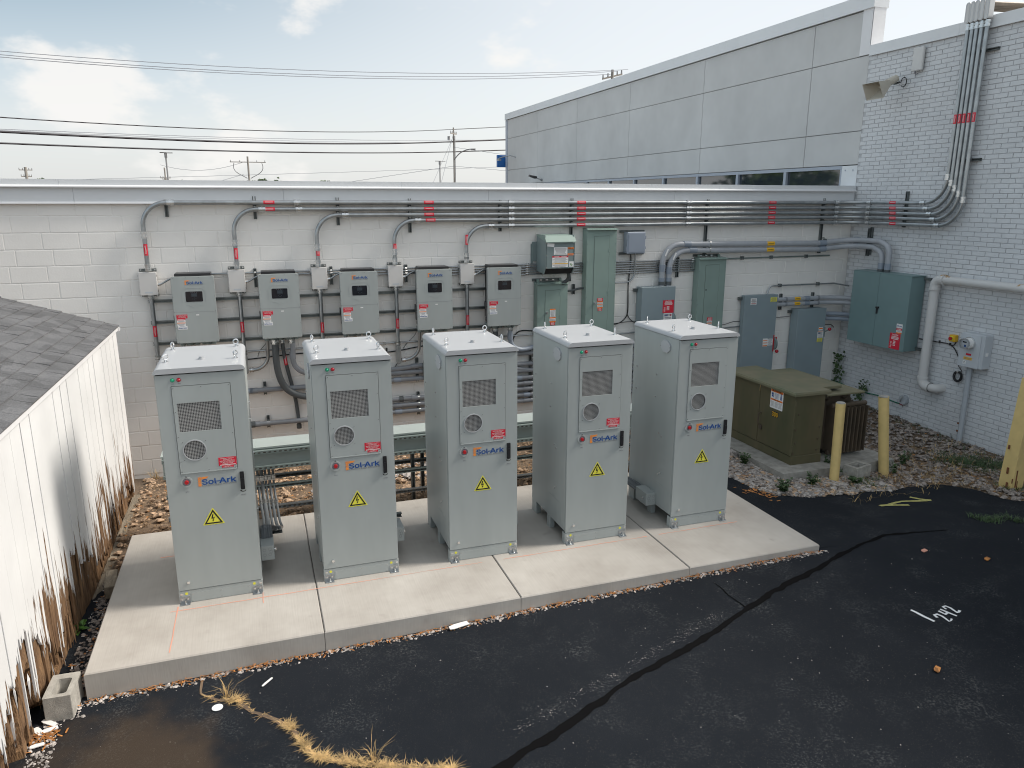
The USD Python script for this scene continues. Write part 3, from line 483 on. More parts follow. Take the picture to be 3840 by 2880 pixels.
def make_cabinet(label, loc, sticker, box_side, group):
    t = thing('battery_cabinet', label, 'battery cabinet', loc, group)
    # shell: one closed profile of sides and roof edge, cut out between the feet
    prof = unary_union([sbox(0, .13, CW, 1.86), Polygon([(0, 1.85), (CW, 1.85), (CW, 1.896), (0, 1.896)])])
    obj('shell', put(extr(prof, CD - .02), np.array([[1, 0, 0, 0], [0, 0, -1, CD], [0, 1, 0, 0], [0, 0, 0, 1.0]])), 'powder_grey', t, smooth=False)
    lid = Polygon([(-.006, 1.901), (CW + .006, 1.901), (CW + .006, 1.90)] + [(CW + .006 - .042 + .042 * math.cos(a), 1.899 + .042 * math.sin(a)) for a in np.linspace(0, PI / 2, 9)] + [(.036 - .042 * math.sin(a), 1.899 + .042 * math.cos(a)) for a in np.linspace(0, PI / 2, 9)])
    obj('lid', put(extr(lid.buffer(0), CD + .018), np.array([[1, 0, 0, 0], [0, 0, -1, CD + .006], [0, 1, 0, 0], [0, 0, 0, 1.0]])), 'powder_lid', t, smooth=40)
    d = rrect(.004, .114, CW - .004, 1.890, .003, 2).difference(sbox(.110, 1.098, .532, 1.803))
    obj('door', on(extr(d, .019), FY((0, .019, 0))), 'powder_grey', t, smooth=False)
    obj('door_gap', on(plate(.01, .116, CW - .01, 1.898, 0, .001), FY((0, .0195, 0))), 'sawcut', t, smooth=False)
    vent, fan = rrect(.139, 1.437, .441, 1.667, .004, 2), Point(.232, 1.286).buffer(.079, quad_segs=12)
    pn = sbox(.1135, 1.106, .5285, 1.7995).difference(vent).difference(fan)
    ap = obj('access_panel', [on(extr(pn, .006), FY((0, .002, 0))), on(plate(.1135, 1.1005, .5285, 1.106, 0, .012), FY((0, .004, 0)))], 'powder_grey', t, smooth=False)
    obj('vent_grille', on(extr(vent, .002), FY((0, .005, 0))), 'perforated', ap, smooth=False)
    obj('fan_grille', on(extr(fan.buffer(-.002), .002), FY((0, .005, 0))), 'perforated', ap, smooth=False)
    rg = trimesh.creation.annulus(.078, .0845, .007, sections=40); rg.apply_translation([.232, 1.286, .0055]); obj('fan_rim', on(rg), 'powder_lid', ap)
    for u, v in [(.125, 1.787), (.32, 1.788), (.517, 1.787), (.125, 1.60), (.125, 1.40), (.517, 1.62), (.517, 1.40), (.517, 1.2), (.125, 1.2), (.125, 1.118), (.32, 1.117), (.517, 1.117), (.15, 1.355), (.315, 1.355), (.15, 1.212), (.315, 1.212)]:
        bolt(ap, (u, v, .0045), F0, .0038, .002, 'zinc_bright', 'screw')
    for u, m_ in ((.126, 'lamp_green'), (.1695, 'lamp_red')):
        k = obj('indicator_lamp', on(put(man(m3.Manifold.sphere(.0125, 20)), trimesh.transformations.translation_matrix([u, 1.85, .004]))), m_, t, smooth=True)
        a = trimesh.creation.annulus(.0125, .0155, .004, sections=24); a.apply_translation([u, 1.85, .002]); obj('bezel', on(a), m_, k)
        obj('caption', on(plate(u - .008, 1.8185, u + .008 + (.004 if u > .15 else 0), 1.8235, .0002, .0008)), 'print_grey', k, smooth=False)
    if sticker:
        s_ = obj('warning_sticker', [on(plate(.394, 1.137, .5265, 1.205, .0045, .0056)), on(plate(.416, 1.119, .503, 1.1372, .0045, .0056))], 'sticker_red', ap, smooth=False)
        rows = [('EMERGENCY CONTACT', .100), ('INFORMATION', .066), ('PERSONNEL AUTHORIZED', .112), ('TO SERVICE BATTERY', .104), ('STORAGE SYSTEM', .078)]
        obj('print', [on(text_fit(q, .46 - w / 2, 1.192 - .0105 * i, w, .006, n=.0058)) for i, (q, w) in enumerate(rows)] + [on(m_) for m_ in lines(.40, 1.1375, .52, 1.1475, 1, .0058)] + [on(text_fit('BATTERY', .438, 1.129, .042, .0055, n=.0058)), on(text_fit('STORAGE UNIT', .426, 1.1215, .066, .0055, n=.0058))], 'sticker_white', s_, smooth=False)
    e = obj('stop_button_cover', on(put(trimesh.creation.annulus(.031, .044, .007, sections=40), trimesh.transformations.translation_matrix([.149, 1.031, .004]))), 'powder_grey', t)
    obj('recess', on(put(trimesh.creation.cylinder(.031, .003, sections=36), trimesh.transformations.translation_matrix([.149, 1.031, .002]))), 'print_grey', e)
    obj('button', on(put(cyl((0, 0, 0), (0, 0, .02), .0165, 20, r1=.014), trimesh.transformations.translation_matrix([.149, 1.031, .002]))), 'red_paint', e)
    obj('lug', on(put(cyl((0, 0, 0), (0, 0, .01), .006, 10), trimesh.transformations.translation_matrix([.150, 1.076, .001]))), 'zinc_bright', e)
    obj('caption', on(text('EPO', .0095)).apply_translation([.136, 0, .945]), 'print_grey', e, smooth=False)
    sol_logo(t, .231, .983, .076, F0)
    h = obj('handle', [on(extr(rrect(.541, .925, .572, 1.072, .005, 3), .014)), on(extr(rrect(.5445, .932, .5685, 1.02, .006, 3), .022))], 'plastic_black', t)
    obj('turn_arrow', on(extr(LineString([(.539 + .0, .911)] + [(.557 + .020 * math.cos(a), .914 - .012 * math.sin(a)) for a in np.linspace(PI * .95, .15, 8)]).buffer(.0025).union(Polygon([(.532, .916), (.548, .913), (.541, .903)])), .0008)), 'sticker_black', h, smooth=False)
    obj('caption', on(text_fit('OPEN', .539, .873, .036, .0085)), 'print_grey', h, smooth=False)
    tri = lambda g: Polygon([(.315, .787), (.2395, .656), (.3905, .656)]).buffer(g, quad_segs=4)
    w = obj('warning_triangle', on(extr(tri(.004), .001)), 'sticker_yellow', t, smooth=False)
    obj('border', on(extr(tri(-.0035).difference(tri(-.0145)), .0009)).apply_translation([0, -.001, 0]), 'sticker_black', w, smooth=False)
    bl = unary_union([Polygon([(.318, .742), (.309, .738), (.300, .706), (.312, .709)]), Polygon([(.300, .706), (.327, .716), (.325, .709), (.303, .700)]), Polygon([(.327, .716), (.318, .714), (.311, .690), (.315, .689)]), Polygon([(.306, .693), (.320, .690), (.3105, .677)])])
    obj('lightning_bolt', on(extr(bl, .0009)).apply_translation([0, -.001, 0]), 'sticker_black', w, smooth=False)
    obj('key_lock', [on(put(cyl((0, 0, 0), (0, 0, .010), .0115, 16), trimesh.transformations.translation_matrix([.083, .182, 0]))), on(plate(.0805, .174, .0855, .190, .010, .013))], 'chrome', t)
    pl = obj('plinth', cbox(.0, .004, 0.0, CW, .07, .108, .002), 'powder_grey', t, smooth=False)
    obj('plinth_cover', on(extr(rrect(.092, .006, .551, .083, .004, 2), .0022), FY((0, .004, 0))), 'powder_grey', pl, smooth=False)
    for u, v in ((.105, .072), (.105, .018), (.32, .072), (.32, .018), (.538, .072), (.538, .018)): bolt(pl, (u, v, .0022), FY((0, .004, 0)), .004, .002, 'zinc_bright', 'screw')
    for s in (0, 1):
        u0 = .006 if s == 0 else CW - .082; u1 = u0 + .076
        a = obj('anchor_bracket', [on(extr(rrect(u0, .002, u1, .056, .006, 3), .004), FY((0, .004, 0))), cbox(u0, -.038, .001, u1, .0, .006, .0015)], 'galvanised', t, smooth=False)
        for du in (.018, .060): bolt(a, (u0 + du, .038, .004), FY((0, .004, 0)), .0075, .006)
        obj('anchor', [cyl((u0 + .042, -.018, .006), (u0 + .042, -.018, .013), .010, 6), cyl((u0 + .042, -.018, .013), (u0 + .042, -.018, .032), .0055, 8)], 'zinc_bright', a)
        ue = .058 if s == 0 else CW - .066
        obj('earth_sticker', on(put(trimesh.creation.cylinder(.0115, .001, sections=20), trimesh.transformations.translation_matrix([ue, .082, .0005])), FY((0, .004, 0))), 'sticker_yellow', t)
        obj('earth_stud', on(plate(ue + (-.045 if s == 0 else .038), .074, ue + (-.025 if s == 0 else .058), .09, 0, .006), FY((0, .004, 0))), 'zinc_bright', t, smooth=False)
    for x0 in (.0, CW - .05):
        obj('foot', cbox(x0, .385, 0, x0 + .05, .465, .132, .002), 'powder_grey', t, smooth=False); obj('foot', cbox(x0, .765, 0, x0 + .05, .892, .132, .002), 'powder_grey', t, smooth=False)
    for x, y, a in ((.067, .243, .5), (.578, .25, .9), (.577, .77, .2), (.074, .772, 1.1)): eyebolt(t, x, y, 1.941, a)
    obj('vent_cap', [cyl((.322, .30, 1.941), (.322, .30, 1.946), .026, 24), cyl((.322, .30, 1.946), (.322, .30, 1.958), .018, 20), cyl((.322, .30, 1.958), (.322, .30, 1.964), .0205, 6)], 'powder_lid', t)
    oc = Polygon([(-.245 + .09 * math.cos(a) * (.95), 1.796 + .06 * math.sin(a)) for a in np.linspace(0, 2 * PI, 9)[:-1] + PI / 8])
    sp = obj('side_cover', put(extr(oc.buffer(.004), .012), FX((0, 0, 0))), 'powder_lid', t, smooth=False)
    for y, z in ((.330, 1.79), (.16, 1.80)): obj('screw', put(cyl((0, 0, .012), (0, 0, .015), .005, 8), FX((0, y, z))), 'zinc_bright', sp)
    for y, z in ((.40, 1.484), (.41, 1.253), (.81, 1.484), (.805, 1.25), (.25, .88), (.30, .90), (.24, .50), (.28, .47)): obj('side_bolt', put(cyl((0, 0, 0), (0, 0, .007), .0075, 6), FX((0, y, z))), 'zinc_bright', t, smooth=False)
    for y, z in ((.35, 1.40), (.62, 1.02), (.3, .75), (.6, 1.48), (.35, .60)): obj('side_bolt', put(cyl((0, 0, 0), (0, 0, .010), .007, 8), np.array([[0, 0, 1, CW], [1, 0, 0, y], [0, 1, 0, z], [0, 0, 0, 1.0]])), 'zinc_bright', t, smooth=False)
    obj('side_panel', put(extr(rrect(-.42, .16, -.125, .37, .01, 2), .0016), FX((0, 0, 0))), 'powder_grey', t, smooth=False)
    side_box(t, box_side)
    return t
CX = [-.767, .372, 1.476, 2.598, 3.732]; CG = 'grey battery cabinets in a row on the pad'
cab0 = make_cabinet('leftmost grey battery cabinet on the pad, nearest the white wooden shed', (CX[0], 0, 0), True, 1, CG)
for x, l in zip(CX[1:4], ['second grey battery cabinet from the shed, between the leftmost and the middle one', 'middle grey battery cabinet of the five on the pad', 'fourth grey battery cabinet from the shed, right of the middle one']): dup(cab0, 'battery_cabinet', l, (x, 0, 0))
make_cabinet('rightmost grey battery cabinet, without a red sticker, nearest the green transformer', (CX[4], 0, 0), False, -1, CG)

# ------------------------------------------------------------------ inverters on the wall
IW, IH, IY = .515, .857, 4.40
def make_inverter(label, loc, group):
    t = thing('inverter', label, 'inverter', loc, group)       # origin: lower left corner of the cover's face
    obj('heat_sink', [cbox(.045, .045, .03, IW - .035, .275, IH + .035, .006)] + [box(.030, .06 + .026 * i, .06, .048, .072 + .026 * i, IH - .05) for i in range(7)] + [box(IW - .037, .06 + .026 * i, .06, IW - .02, .072 + .026 * i, IH - .05) for i in range(7)], 'plastic_black', t, smooth=False)
    c = rrect(0, 0, IW, IH, .018, 4)
    obj('cover', [put(extr(c, .05), FY((0, .052, 0))), put(extr(c.buffer(-.004), .004), FY((0, .003, 0)))], 'powder_grey', t, smooth=False)
    G = FY((0, -.001, 0))
    for r_ in ([(.12, .53), (.12, .66), (.16, .71), (.36, .71), (.40, .66), (.40, .53)],):
        obj('moulding', put(extr(LineString(bend([(u, v, 0) for u, v in r_], .03, 6)[:, :2]).buffer(.0035), .0018), G), 'powder_grey', t, smooth=False)
    obj('moulding', put(extr(LineString([(.165, .495), (.20, .49), (.262, .455), (.325, .49), (.36, .495)]).buffer(.0028), .0016), G), 'powder_grey', t, smooth=False)
    obj('seam', put(plate(.004, .402, IW - .004, .4045, 0, .0008), G), 'print_grey', t, smooth=False)
    ds = obj('display', put(extr(rrect(.160, .535, .362, .667, .012, 4), .0025), G), 'display_black', t, smooth=False)
    obj('screen', put(plate(.228, .60, .297, .643, .0025, .003), G), 'display_grey', ds, smooth=False)
    for u, v in ((.243, .572), (.262, .583), (.281, .572), (.262, .561)): obj('key', put(put(trimesh.creation.cylinder(.0055, .0012, sections=12), trimesh.transformations.translation_matrix([u, v, .003])), G), 'display_grey', ds)
    for k in range(4): obj('led', put(put(trimesh.creation.cylinder(.003, .0012, sections=8), trimesh.transformations.translation_matrix([.228 + .022 * k, .655, .003])), G), 'print_grey', ds)
    sol_logo(t, .163, .752, .058, FY((0, -.0005, 0)))
    st = obj('warning_sticker', [put(plate(.026, .325, .157, .374, 0, .0012), G), put(plate(.028, .302, .128, .325, 0, .0012), G)], 'sticker_red', t, smooth=False)
    obj('print', [put(text_fit(q, .091 - w / 2, .361 - .0125 * i, w, .0075, n=.0013), G) for i, (q, w) in enumerate([('PHOTOVOLTAIC SYSTEM', .118), ('EQUIPPED WITH', .08), ('RAPID SHUTDOWN', .092)])] + [put(m_, G) for m_ in lines(.035, .305, .122, .321, 1, .0013, .3)], 'sticker_white', st, smooth=False)
    w2 = obj('paper_sticker', [put(plate(.028, .226, .128, .3015, 0, .0011), G), put(plate(.033, .180, .145, .2265, 0, .0012), G)], 'sticker_white', t, smooth=False)
    obj('orange_band', [put(plate(.0285, .262, .1275, .271, .0011, .0016), G)], 'sticker_orange', w2, smooth=False)
    obj('print', [put(m_, G) for m_ in lines(.036, .277, .12, .297, 3, .0012, .3, 1) + lines(.036, .232, .12, .258, 4, .0012, .3, 2)], 'print_grey', w2, smooth=False)
    obj('lettering', [put(text_fit('Buffalo Solar', .040, .193, .098, .014, True, n=.0013), G), put(extr(LineString([(.05 + .06 * q, .214 + .010 * math.sin(PI * q)) for q in np.linspace(0, 1, 8)]).buffer(.0012), .0006), FY((0, -.0023, 0)))], 'logo_blue', w2, smooth=False)
    obj('small_tag', put(plate(.262, .357, .298, .370, 0, .001), G), 'sticker_white', t, smooth=False)
    for u, v in [(u, v) for v in (.012, IH - .012) for u in (.03, .18, .335, .485)] + [(u, v) for v in (.2, .41, .6) for u in (.011, IW - .011)]: bolt(t, (u, v), G, .0042, .0025, 'print_grey', 'screw')
    obj('side_switch', [cbox(-.012, .06, .27, .034, .15, .36, .006), cbox(.0, .075, .13, .036, .16, .26, .01)], 'plastic_black', t)
    obj('gland_plate', [cbox(.03, .07, -.012, IW - .04, .25, .03, .003)] + [cyl((x, .15, -.014), (x, .15, -.05), r, 10) for x, r in ((.06, .035), (.15, .05), (.235, .035), (.32, .028), (.37, .046), (.44, .03))], 'hood_grey', t)
    return t
IX = [-1.005, .048, 1.10, 2.157, 3.20]; IG = 'grey inverters in a row on the block wall'
pos = ['leftmost', 'second from the left', 'middle', 'fourth from the left', 'rightmost']
inv0 = make_inverter('leftmost grey inverter on the wall, above the cabinet nearest the shed', (IX[0], IY, 1.36), IG)
for x, l in zip(IX[1:], ['second grey inverter from the left, with thick cables hanging below it', 'middle grey inverter of the five on the wall', 'fourth grey inverter from the left on the wall', 'rightmost grey inverter, just left of the small green panel']): dup(inv0, 'inverter', l, (x, IY, 1.36))

# ivory combiner boxes with their mounting ears
def make_jbox(label, loc, group):
    t = thing('combiner_box', label, 'junction box', loc, group)
    obj('box_body', cbox(0, .012, 0, .203, .105, .288, .006), 'box_ivory', t, smooth=False)
    obj('box_cover', cbox(-.004, -.004, -.004, .207, .012, .292, .005), 'box_ivory', t, smooth=False)
    obj('mounting_ear', cbox(.0, .095, .292, .205, .105, .33, .002), 'strut_steel', t, smooth=False); obj('mounting_ear', cbox(.0, .095, -.03, .205, .105, -.004, .002), 'strut_steel', t, smooth=False)
    for x in (.018, .187): obj('ear_bolt', [cyl((x, .094, .315), (x, .085, .315), .011, 8), cyl((x, .094, -.016), (x, .085, -.016), .009, 8)], 'zinc_bright', t)
    for z in (.245, .045): obj('latch', cbox(.200, .004, z - .014, .2105, .02, z + .014, .002), 'plastic_black', t, smooth=False)
    for z in (.245, .045): obj('hinge', cbox(-.018, .03, z - .016, -.001, .05, z + .016, .002), 'box_ivory', t, smooth=False)
    obj('label_strip', put(plate(.055, .022, .145, .042, 0, .0006), FY((0, -.004, 0))), 'meter_grey', t, smooth=False)
    return t
JX = [-1.391, -.318, .752, 1.803, 2.857]; JG = 'ivory junction boxes beside the inverters'
jb0 = make_jbox('leftmost ivory junction box, left of all the inverters', (JX[0], 4.62, 1.976), JG)
for x, l in zip(JX[1:], ['ivory junction box between the first and second inverters', 'ivory junction box between the second and middle inverters', 'ivory junction box between the middle and fourth inverters', 'ivory junction box between the fourth and rightmost inverters']): dup(jb0, 'combiner_box', l, (x, 4.62, 1.976))

# ------------------------------------------------------------------ struts and rails
def strut_mesh(L, slots=True, w=.041, d=.041):
    """A length of slotted channel along +z from the origin, back against the wall at y = 0, open side to -y."""
    h = w / 2; t = .003; m = [box(-h, -t, 0, h, 0, L), box(-h, -d, 0, -h + t, -t, L), box(h - t, -d, 0, h, -t, L), box(-h + t, -d, 0, -h + .010, -d + t, L), box(h - .010, -d, 0, h - t, -d + t, L)]
    if slots: m += [box(-.006, -t - .0008, z, .006, -t, z + .028) for z in np.arange(.012, L - .03, .05)]
    return m
def strut(label, x, z0, z1, y=YW, group=None, horizontal=False, mat='strut_steel', x1=None, name='strut_channel', clamps=()):
    t = thing(name, label, 'strut', (x, y, z0), group)
    if horizontal:
        m = cat(strut_mesh(x1 - x)); m.apply_transform(trimesh.transformations.rotation_matrix(PI / 2, [0, 1, 0]))
    else: m = cat(strut_mesh(z1 - z0))
    obj('channel', m, mat, t, smooth=False)
    for cz, r in clamps:
        z = cz - z0; a = np.linspace(-PI / 2, PI / 2, 9)
        obj('pipe_clamp', [tube([(s, -.041 - (.0) - (r + .002) * (1 + math.cos(q)) * 1.0, z + (r + .003) * math.sin(q)) for q in a], .0035, 5) for s in (-.008, 0, .008)] + [box(-.012, -.055, z + r + .002, .012, -.04, z + r + .010)], 'zinc_bright', t)
    return t
CZ = [3.133, 3.047, 2.968, 2.890, 2.803]; CR = .0285; CYW = YW - .095
SG = 'strut brackets carrying the upper conduits'
for x, z0, z1, n, l in [(-.99, 2.955, 3.17, 1, 'short strut bracket holding only the top conduit, far left'), (.08, 2.92, 3.215, 2, 'strut bracket holding two conduits above the second inverter'), (1.155, 2.83, 3.20, 3, 'strut bracket holding three conduits above the middle inverter'), (2.15, 2.72, 3.19, 4, 'strut bracket holding four conduits above the fourth inverter'), (3.494, 2.72, 3.17, 5, 'strut bracket holding five conduits above the rightmost inverter'), (4.632, 2.655, 3.195, 5, 'strut bracket holding five conduits left of the tall green panel'), (7.012, 2.30, 3.185, 5, 'long strut bracket running down to the pair of fat grey pipes'), (9.314, 2.28, 3.205, 5, 'long strut bracket nearest the inner corner of the walls')]:
    strut(l, x, z0, z1, YW - .001, SG, clamps=[(z, CR) for z in CZ[:n]])
for z, l in ((1.882, 'upper horizontal rail running behind the inverters'), (1.602, 'middle horizontal rail running behind the inverters'), (1.318, 'bottom horizontal rail under the inverters')):
    strut(l, -1.32, z, z, YW - .001, 'rails behind the inverters', True, mat='rail_steel', x1=3.78, name='mounting_rail')

# ------------------------------------------------------------------ conduits
def coupling(parent, p, d, r, mat='zinc_bright', L=.085, name='coupling'):
    p, d = np.array(p, float), np.array(d, float) / np.linalg.norm(d); q = lambda s: p + d * s
    obj(name, [cyl(q(-L / 2), q(L / 2), r + .004, 14)] + [cyl(q(s - .009), q(s + .009), r + .010, 8) for s in (-L / 2 + .009, -.018, .018, L / 2 - .009)], mat, parent)
def band(parent, p, d, r, L, mat, facing, name='marker_label'):
    """A printed label wrapped round the viewer's side of a pipe."""
    p, d, f = np.array(p, float), np.array(d, float) / np.linalg.norm(d), np.array(facing, float); s = np.cross(d, f); v, fc = [], []
    n = 7
    for e in (-L / 2, L / 2):
        for a in np.linspace(-.85, .85, n): v.append(p + d * e + (r + .0012) * (math.cos(a) * f + math.sin(a) * s))
    for i in range(n - 1): fc += [(i, i + 1, n + i + 1), (i, n + i + 1, n + i)]
    k = obj(name, trimesh.Trimesh(np.array(v), np.array(fc), process=False), mat, parent, smooth=True)
    m = [plate(-L * .36, -.0045 + g, L * .36, -.0015 + g, r + .0016, r + .0020) for g in (0, .008)]
    T = np.eye(4); T[:3, 0] = d; T[:3, 1] = np.cross(f, d); T[:3, 2] = f; T[:3, 3] = p
    obj('print', [put(q, T) for q in m], 'sticker_white' if mat == 'sticker_red' else 'sticker_black', k, smooth=False)
BY = [2.795, 2.722, 2.650, 2.572, 2.488]; BX = XB - .098; BTOP = 5.585
labels5 = ['topmost upper conduit, starting at the leftmost junction box', 'second upper conduit from the top, starting left of the second inverter', 'third of the five upper conduits, starting left of the middle inverter', 'fourth upper conduit from the top, starting left of the fourth inverter', 'lowest of the five upper conduits, starting left of the rightmost inverter']
VX = [-1.275, -.200, .850, 1.907, 2.955]
ST = [-.93, .17, 1.245, 2.25, 3.33]
for i in range(5):
    t = thing('steel_conduit', labels5[i], 'conduit', (0, 0, 0), 'steel conduits along the top of the walls')
    x, z, r = VX[i], CZ[i], CR; ly = BY[i]
    pts = bend([(x, CYW, 2.305), (x, CYW, z), (BX, CYW, z), (BX, ly, z), (BX - .0, ly, BTOP)], [.29, .33, .36], 12)
    obj('pipe', tube(pts, r, 16), 'galvanised', t, smooth=60)
    zc = z - .43 if i else z - .40
    for p, d in [((x, CYW, 2.325), (0, 0, 1)), ((x, CYW, zc), (0, 0, 1)), ((ST[i], CYW, z), (1, 0, 0)), ((BX - .35, CYW, z), (1, 0, 0)), ((BX, CYW - .38, z), (0, 1, 0)), ((BX, ly + .385, z), (0, 1, 0)), ((BX, ly, z + .375), (0, 0, 1)), ((BX, ly, BTOP - .03), (0, 0, 1))]: coupling(t, p, d, r)
    if i < 2: coupling(t, (.62 if i == 0 else .64, CYW, z), (1, 0, 0), r)
    for xx in (3.64, 6.62): coupling(t, (xx, CYW, z), (1, 0, 0), r)
    zr = {0: 2.55, 1: 2.48}.get(i, 2.50); band(t, (x, CYW, zr if i < 4 else 2.61), (0, 0, 1), r, .145, 'sticker_red', (.1, -.99, 0))
    for xx in ([.263] if i < 2 else []) + ([2.41] if i < 4 else []) + [4.755, 8.20]: band(t, (xx + (.02 if i == 3 and xx < 3 else 0), CYW, z), (1, 0, 0), r, .14, 'sticker_red', (0, -.985, .17))
    band(t, (BX, 3.76 - .012 * i, z), (0, 1, 0), r, .13, 'sticker_red', (-.98, -.2, .1)); band(t, (BX, ly, 4.32), (0, 0, 1), r, .13, 'sticker_red', (-.97, -.24, 0))
    lb = thing('conduit_elbow_box', ['leftmost', 'second', 'middle', 'fourth', 'rightmost'][i] + ' pale elbow box at the top of the five roof conduits' if i in (0, 2, 4) else ['', 'second pale elbow box from the left atop the roof conduits', '', 'second pale elbow box from the right atop the roof conduits'][i], 'conduit fitting', (BX, ly, BTOP), 'elbow boxes on the roof edge')
    bd = rrect(-.034, .02, .034, .29, .03, 6); obj('box_body', put(extr(bd, .085), FX((.04, 0, 0))), 'antenna_white', lb, smooth=40)
    cv = obj('cover', put(extr(bd.buffer(.003), .006), FX((-.045, 0, 0))), 'antenna_white', lb, smooth=40); obj('raised_rim', put(extr(bd.buffer(-.008).difference(bd.buffer(-.012)), .002), FX((-.051, 0, 0))), 'meter_grey', cv, smooth=False)
    rp = thing('roof_pipe', ['leftmost', 'second', 'middle', 'fourth', 'rightmost'][i] + ' pipe running back over the brick roof behind the elbow boxes', 'conduit', (BX, ly, BTOP + .22), 'pipes over the brick roof')
    obj('pipe', tube([(.04, 0, 0), (.6, -.06, .01), (6, -.6, .06)], r, 12), 'pipe_brown', rp)
def hstrut(label, z, y0, y1, r):
    t = thing('strut_channel', label, 'strut', (XB - .001, y1, z), 'struts across the rising conduits', 0)
    m = cat(strut_mesh(y1 - y0)); m.apply_transform(np.array([[0, 1, 0, 0], [0, 0, -1, 0], [-1, 0, 0, 0], [0, 0, 0, 1.0]])); obj('channel', m, 'strut_steel', t, smooth=False)
    for b in BY: obj('pipe_clamp', [tube([(-.041 - (r + .002) * (1 + math.cos(q)), b - y1 + (r + .003) * math.sin(q), s) for q in np.linspace(-PI / 2, PI / 2, 9)], .004, 5) for s in (-.006, .006)], 'strut_steel', t)
hstrut('upper strut across the rising conduits on the brick wall', 5.21, 2.32, 2.875, CR); hstrut('lower strut across the rising conduits on the brick wall', 3.74, 2.355, 2.89, CR)
bs = thing('strut_channel', 'strut bracket on the brick wall holding the five conduits', 'strut', (XB - .001, 3.57, 2.75), SG)
m = cat(strut_mesh(.56)); m.apply_transform(np.array([[0, 1, 0, 0], [-1, 0, 0, 0], [0, 0, 1, 0], [0, 0, 0, 1.0]])); obj('channel', m, 'strut_steel', bs, smooth=False)
for z in CZ: obj('pipe_clamp', [tube([(-.041 - (CR + .002) * (1 + math.cos(q)), s, z - 2.75 + (CR + .003) * math.sin(q)) for q in np.linspace(-PI / 2, PI / 2, 9)], .004, 5) for s in (-.006, .006)], 'zinc_bright', bs)

# conduits dropping from the junction boxes to elbow fittings
for i in range(5):
    t = thing('drop_conduit', 'steel conduit dropping from the ' + ['leftmost', 'second', 'middle', 'fourth', 'rightmost'][i] + ' ivory junction box', 'conduit', (VX[i] + (.0 if i else .0), CYW, 0), 'conduits below the junction boxes')
    obj('pipe', tube([(0, 0, 1.12), (0, 0, 1.97)], CR, 16), 'galvanised', t); coupling(t, (0, 0, 1.945), (0, 0, 1), CR, L=.05); coupling(t, (0, 0, 1.145), (0, 0, 1), CR, L=.06)
    band(t, (0, 0, 1.50 if i < 2 else 1.44), (0, 0, 1), CR, .145, 'sticker_red', (.15, -.985, 0))
    bd = rrect(-.034, -.15, .034, .12, .03, 6); f = obj('elbow_box', put(extr(bd, .07), FY((0, .03, 1.0))), 'box_ivory' if i == 0 else 'galvanised', t, smooth=40)
    obj('cover_rim', put(extr(bd.buffer(-.009).difference(bd.buffer(-.014)), .002), FY((0, -.04, 1.0))), 'galvanised' if i == 0 else 'zinc_bright', f, smooth=False)
    x0 = VX[i]; x1 = IX[i] + .06
    t = thing('flexible_conduit', 'metal elbow conduit curving from under the ' + ['leftmost', 'second', 'middle', 'fourth', 'rightmost'][i] + ' inverter to its drop conduit', 'conduit', (0, 0, 0), 'elbow conduits under the inverters')
    obj('pipe', tube(bend([(x0 + .045, 4.63, .90), (x1 - .01, 4.63, .90), (x1, 4.58, 1.31)], .2, 12), .024, 12), 'galvanised', t, smooth=60); coupling(t, (x0 + .075, 4.63, .90), (1, 0, 0), .024, L=.05)
    # whip from junction box to the inverter's upper edge
    t = thing('short_conduit', 'short bent conduit from the ' + ['leftmost', 'second', 'middle', 'fourth', 'rightmost'][i] + ' junction box towards its inverter', 'conduit', (0, 0, 0), 'short conduits beside the junction boxes')
    obj('pipe', tube(spline([(JX[i] + .2, 4.66, 2.10), (JX[i] + .26, 4.66, 2.115), (JX[i] + .33, 4.67, 2.155), (IX[i] + .06, 4.68, 2.17)], 14), .0125, 10), 'galvanised', t); obj('connector', cyl((JX[i] + .205, 4.66, 2.10), (JX[i] + .245, 4.66, 2.11), .019, 10), 'zinc_bright', t)

# small tubing running to the far green panel
EZ = [2.215, 2.18, 2.145, 2.11, 2.075]
for i in range(5):
    t = thing('thin_conduit', ['first (topmost)', 'second', 'third', 'fourth', 'fifth'][i] + ' of the thin parallel conduits running behind the inverters to the second tall panel', 'conduit', (0, 0, 0), 'thin parallel conduits on the wall')
    x0 = IX[i] + .4; z = EZ[i]; obj('pipe', tube([(x0, 4.705, z), (6.835, 4.705, z + .012)], .0125, 10), 'galvanised', t)
    for xx in (3.92, 6.80): coupling(t, (xx, 4.705, z + .008), (1, 0, 0), .0125, L=.04)
t = thing('thin_conduit', 'lowest thin conduit, only between the two tall green panels', 'conduit', (0, 0, 0), 'thin parallel conduits on the wall'); obj('pipe', tube([(5.3, 4.705, 2.045), (6.835, 4.705, 2.05)], .0125, 10), 'galvanised', t)
for x, n in ((.02, 1), (1.02, 2), (2.07, 3), (4.62, 5), (6.52, 5)):
    strut({.02: 'small strut tab holding one thin conduit left of the second inverter', 1.02: 'small strut tab holding thin conduits left of the middle inverter', 2.07: 'small strut tab holding thin conduits left of the fourth inverter', 4.62: 'small strut tab between the hooded box and the tall panel', 6.52: 'small strut tab behind the fat grey pipes'}[x], x, 2.02 if n < 5 else 1.95, 2.27, YW - .001, 'small strut tabs for thin conduits', clamps=[(z, .0125) for z in EZ[:n]])
t = thing('thin_conduit', 'long thin horizontal conduit below the inverters', 'conduit', (0, 0, 0)); obj('pipe', tube([(-.3, 4.70, 1.148), (4.05, 4.70, 1.148)], .0125, 10), 'galvanised', t)
for xx in (1.72, 3.62): obj('strap', cbox(xx - .02, 4.68, 1.125, xx + .02, 4.715, 1.172, .003), 'zinc_bright', t, smooth=False)
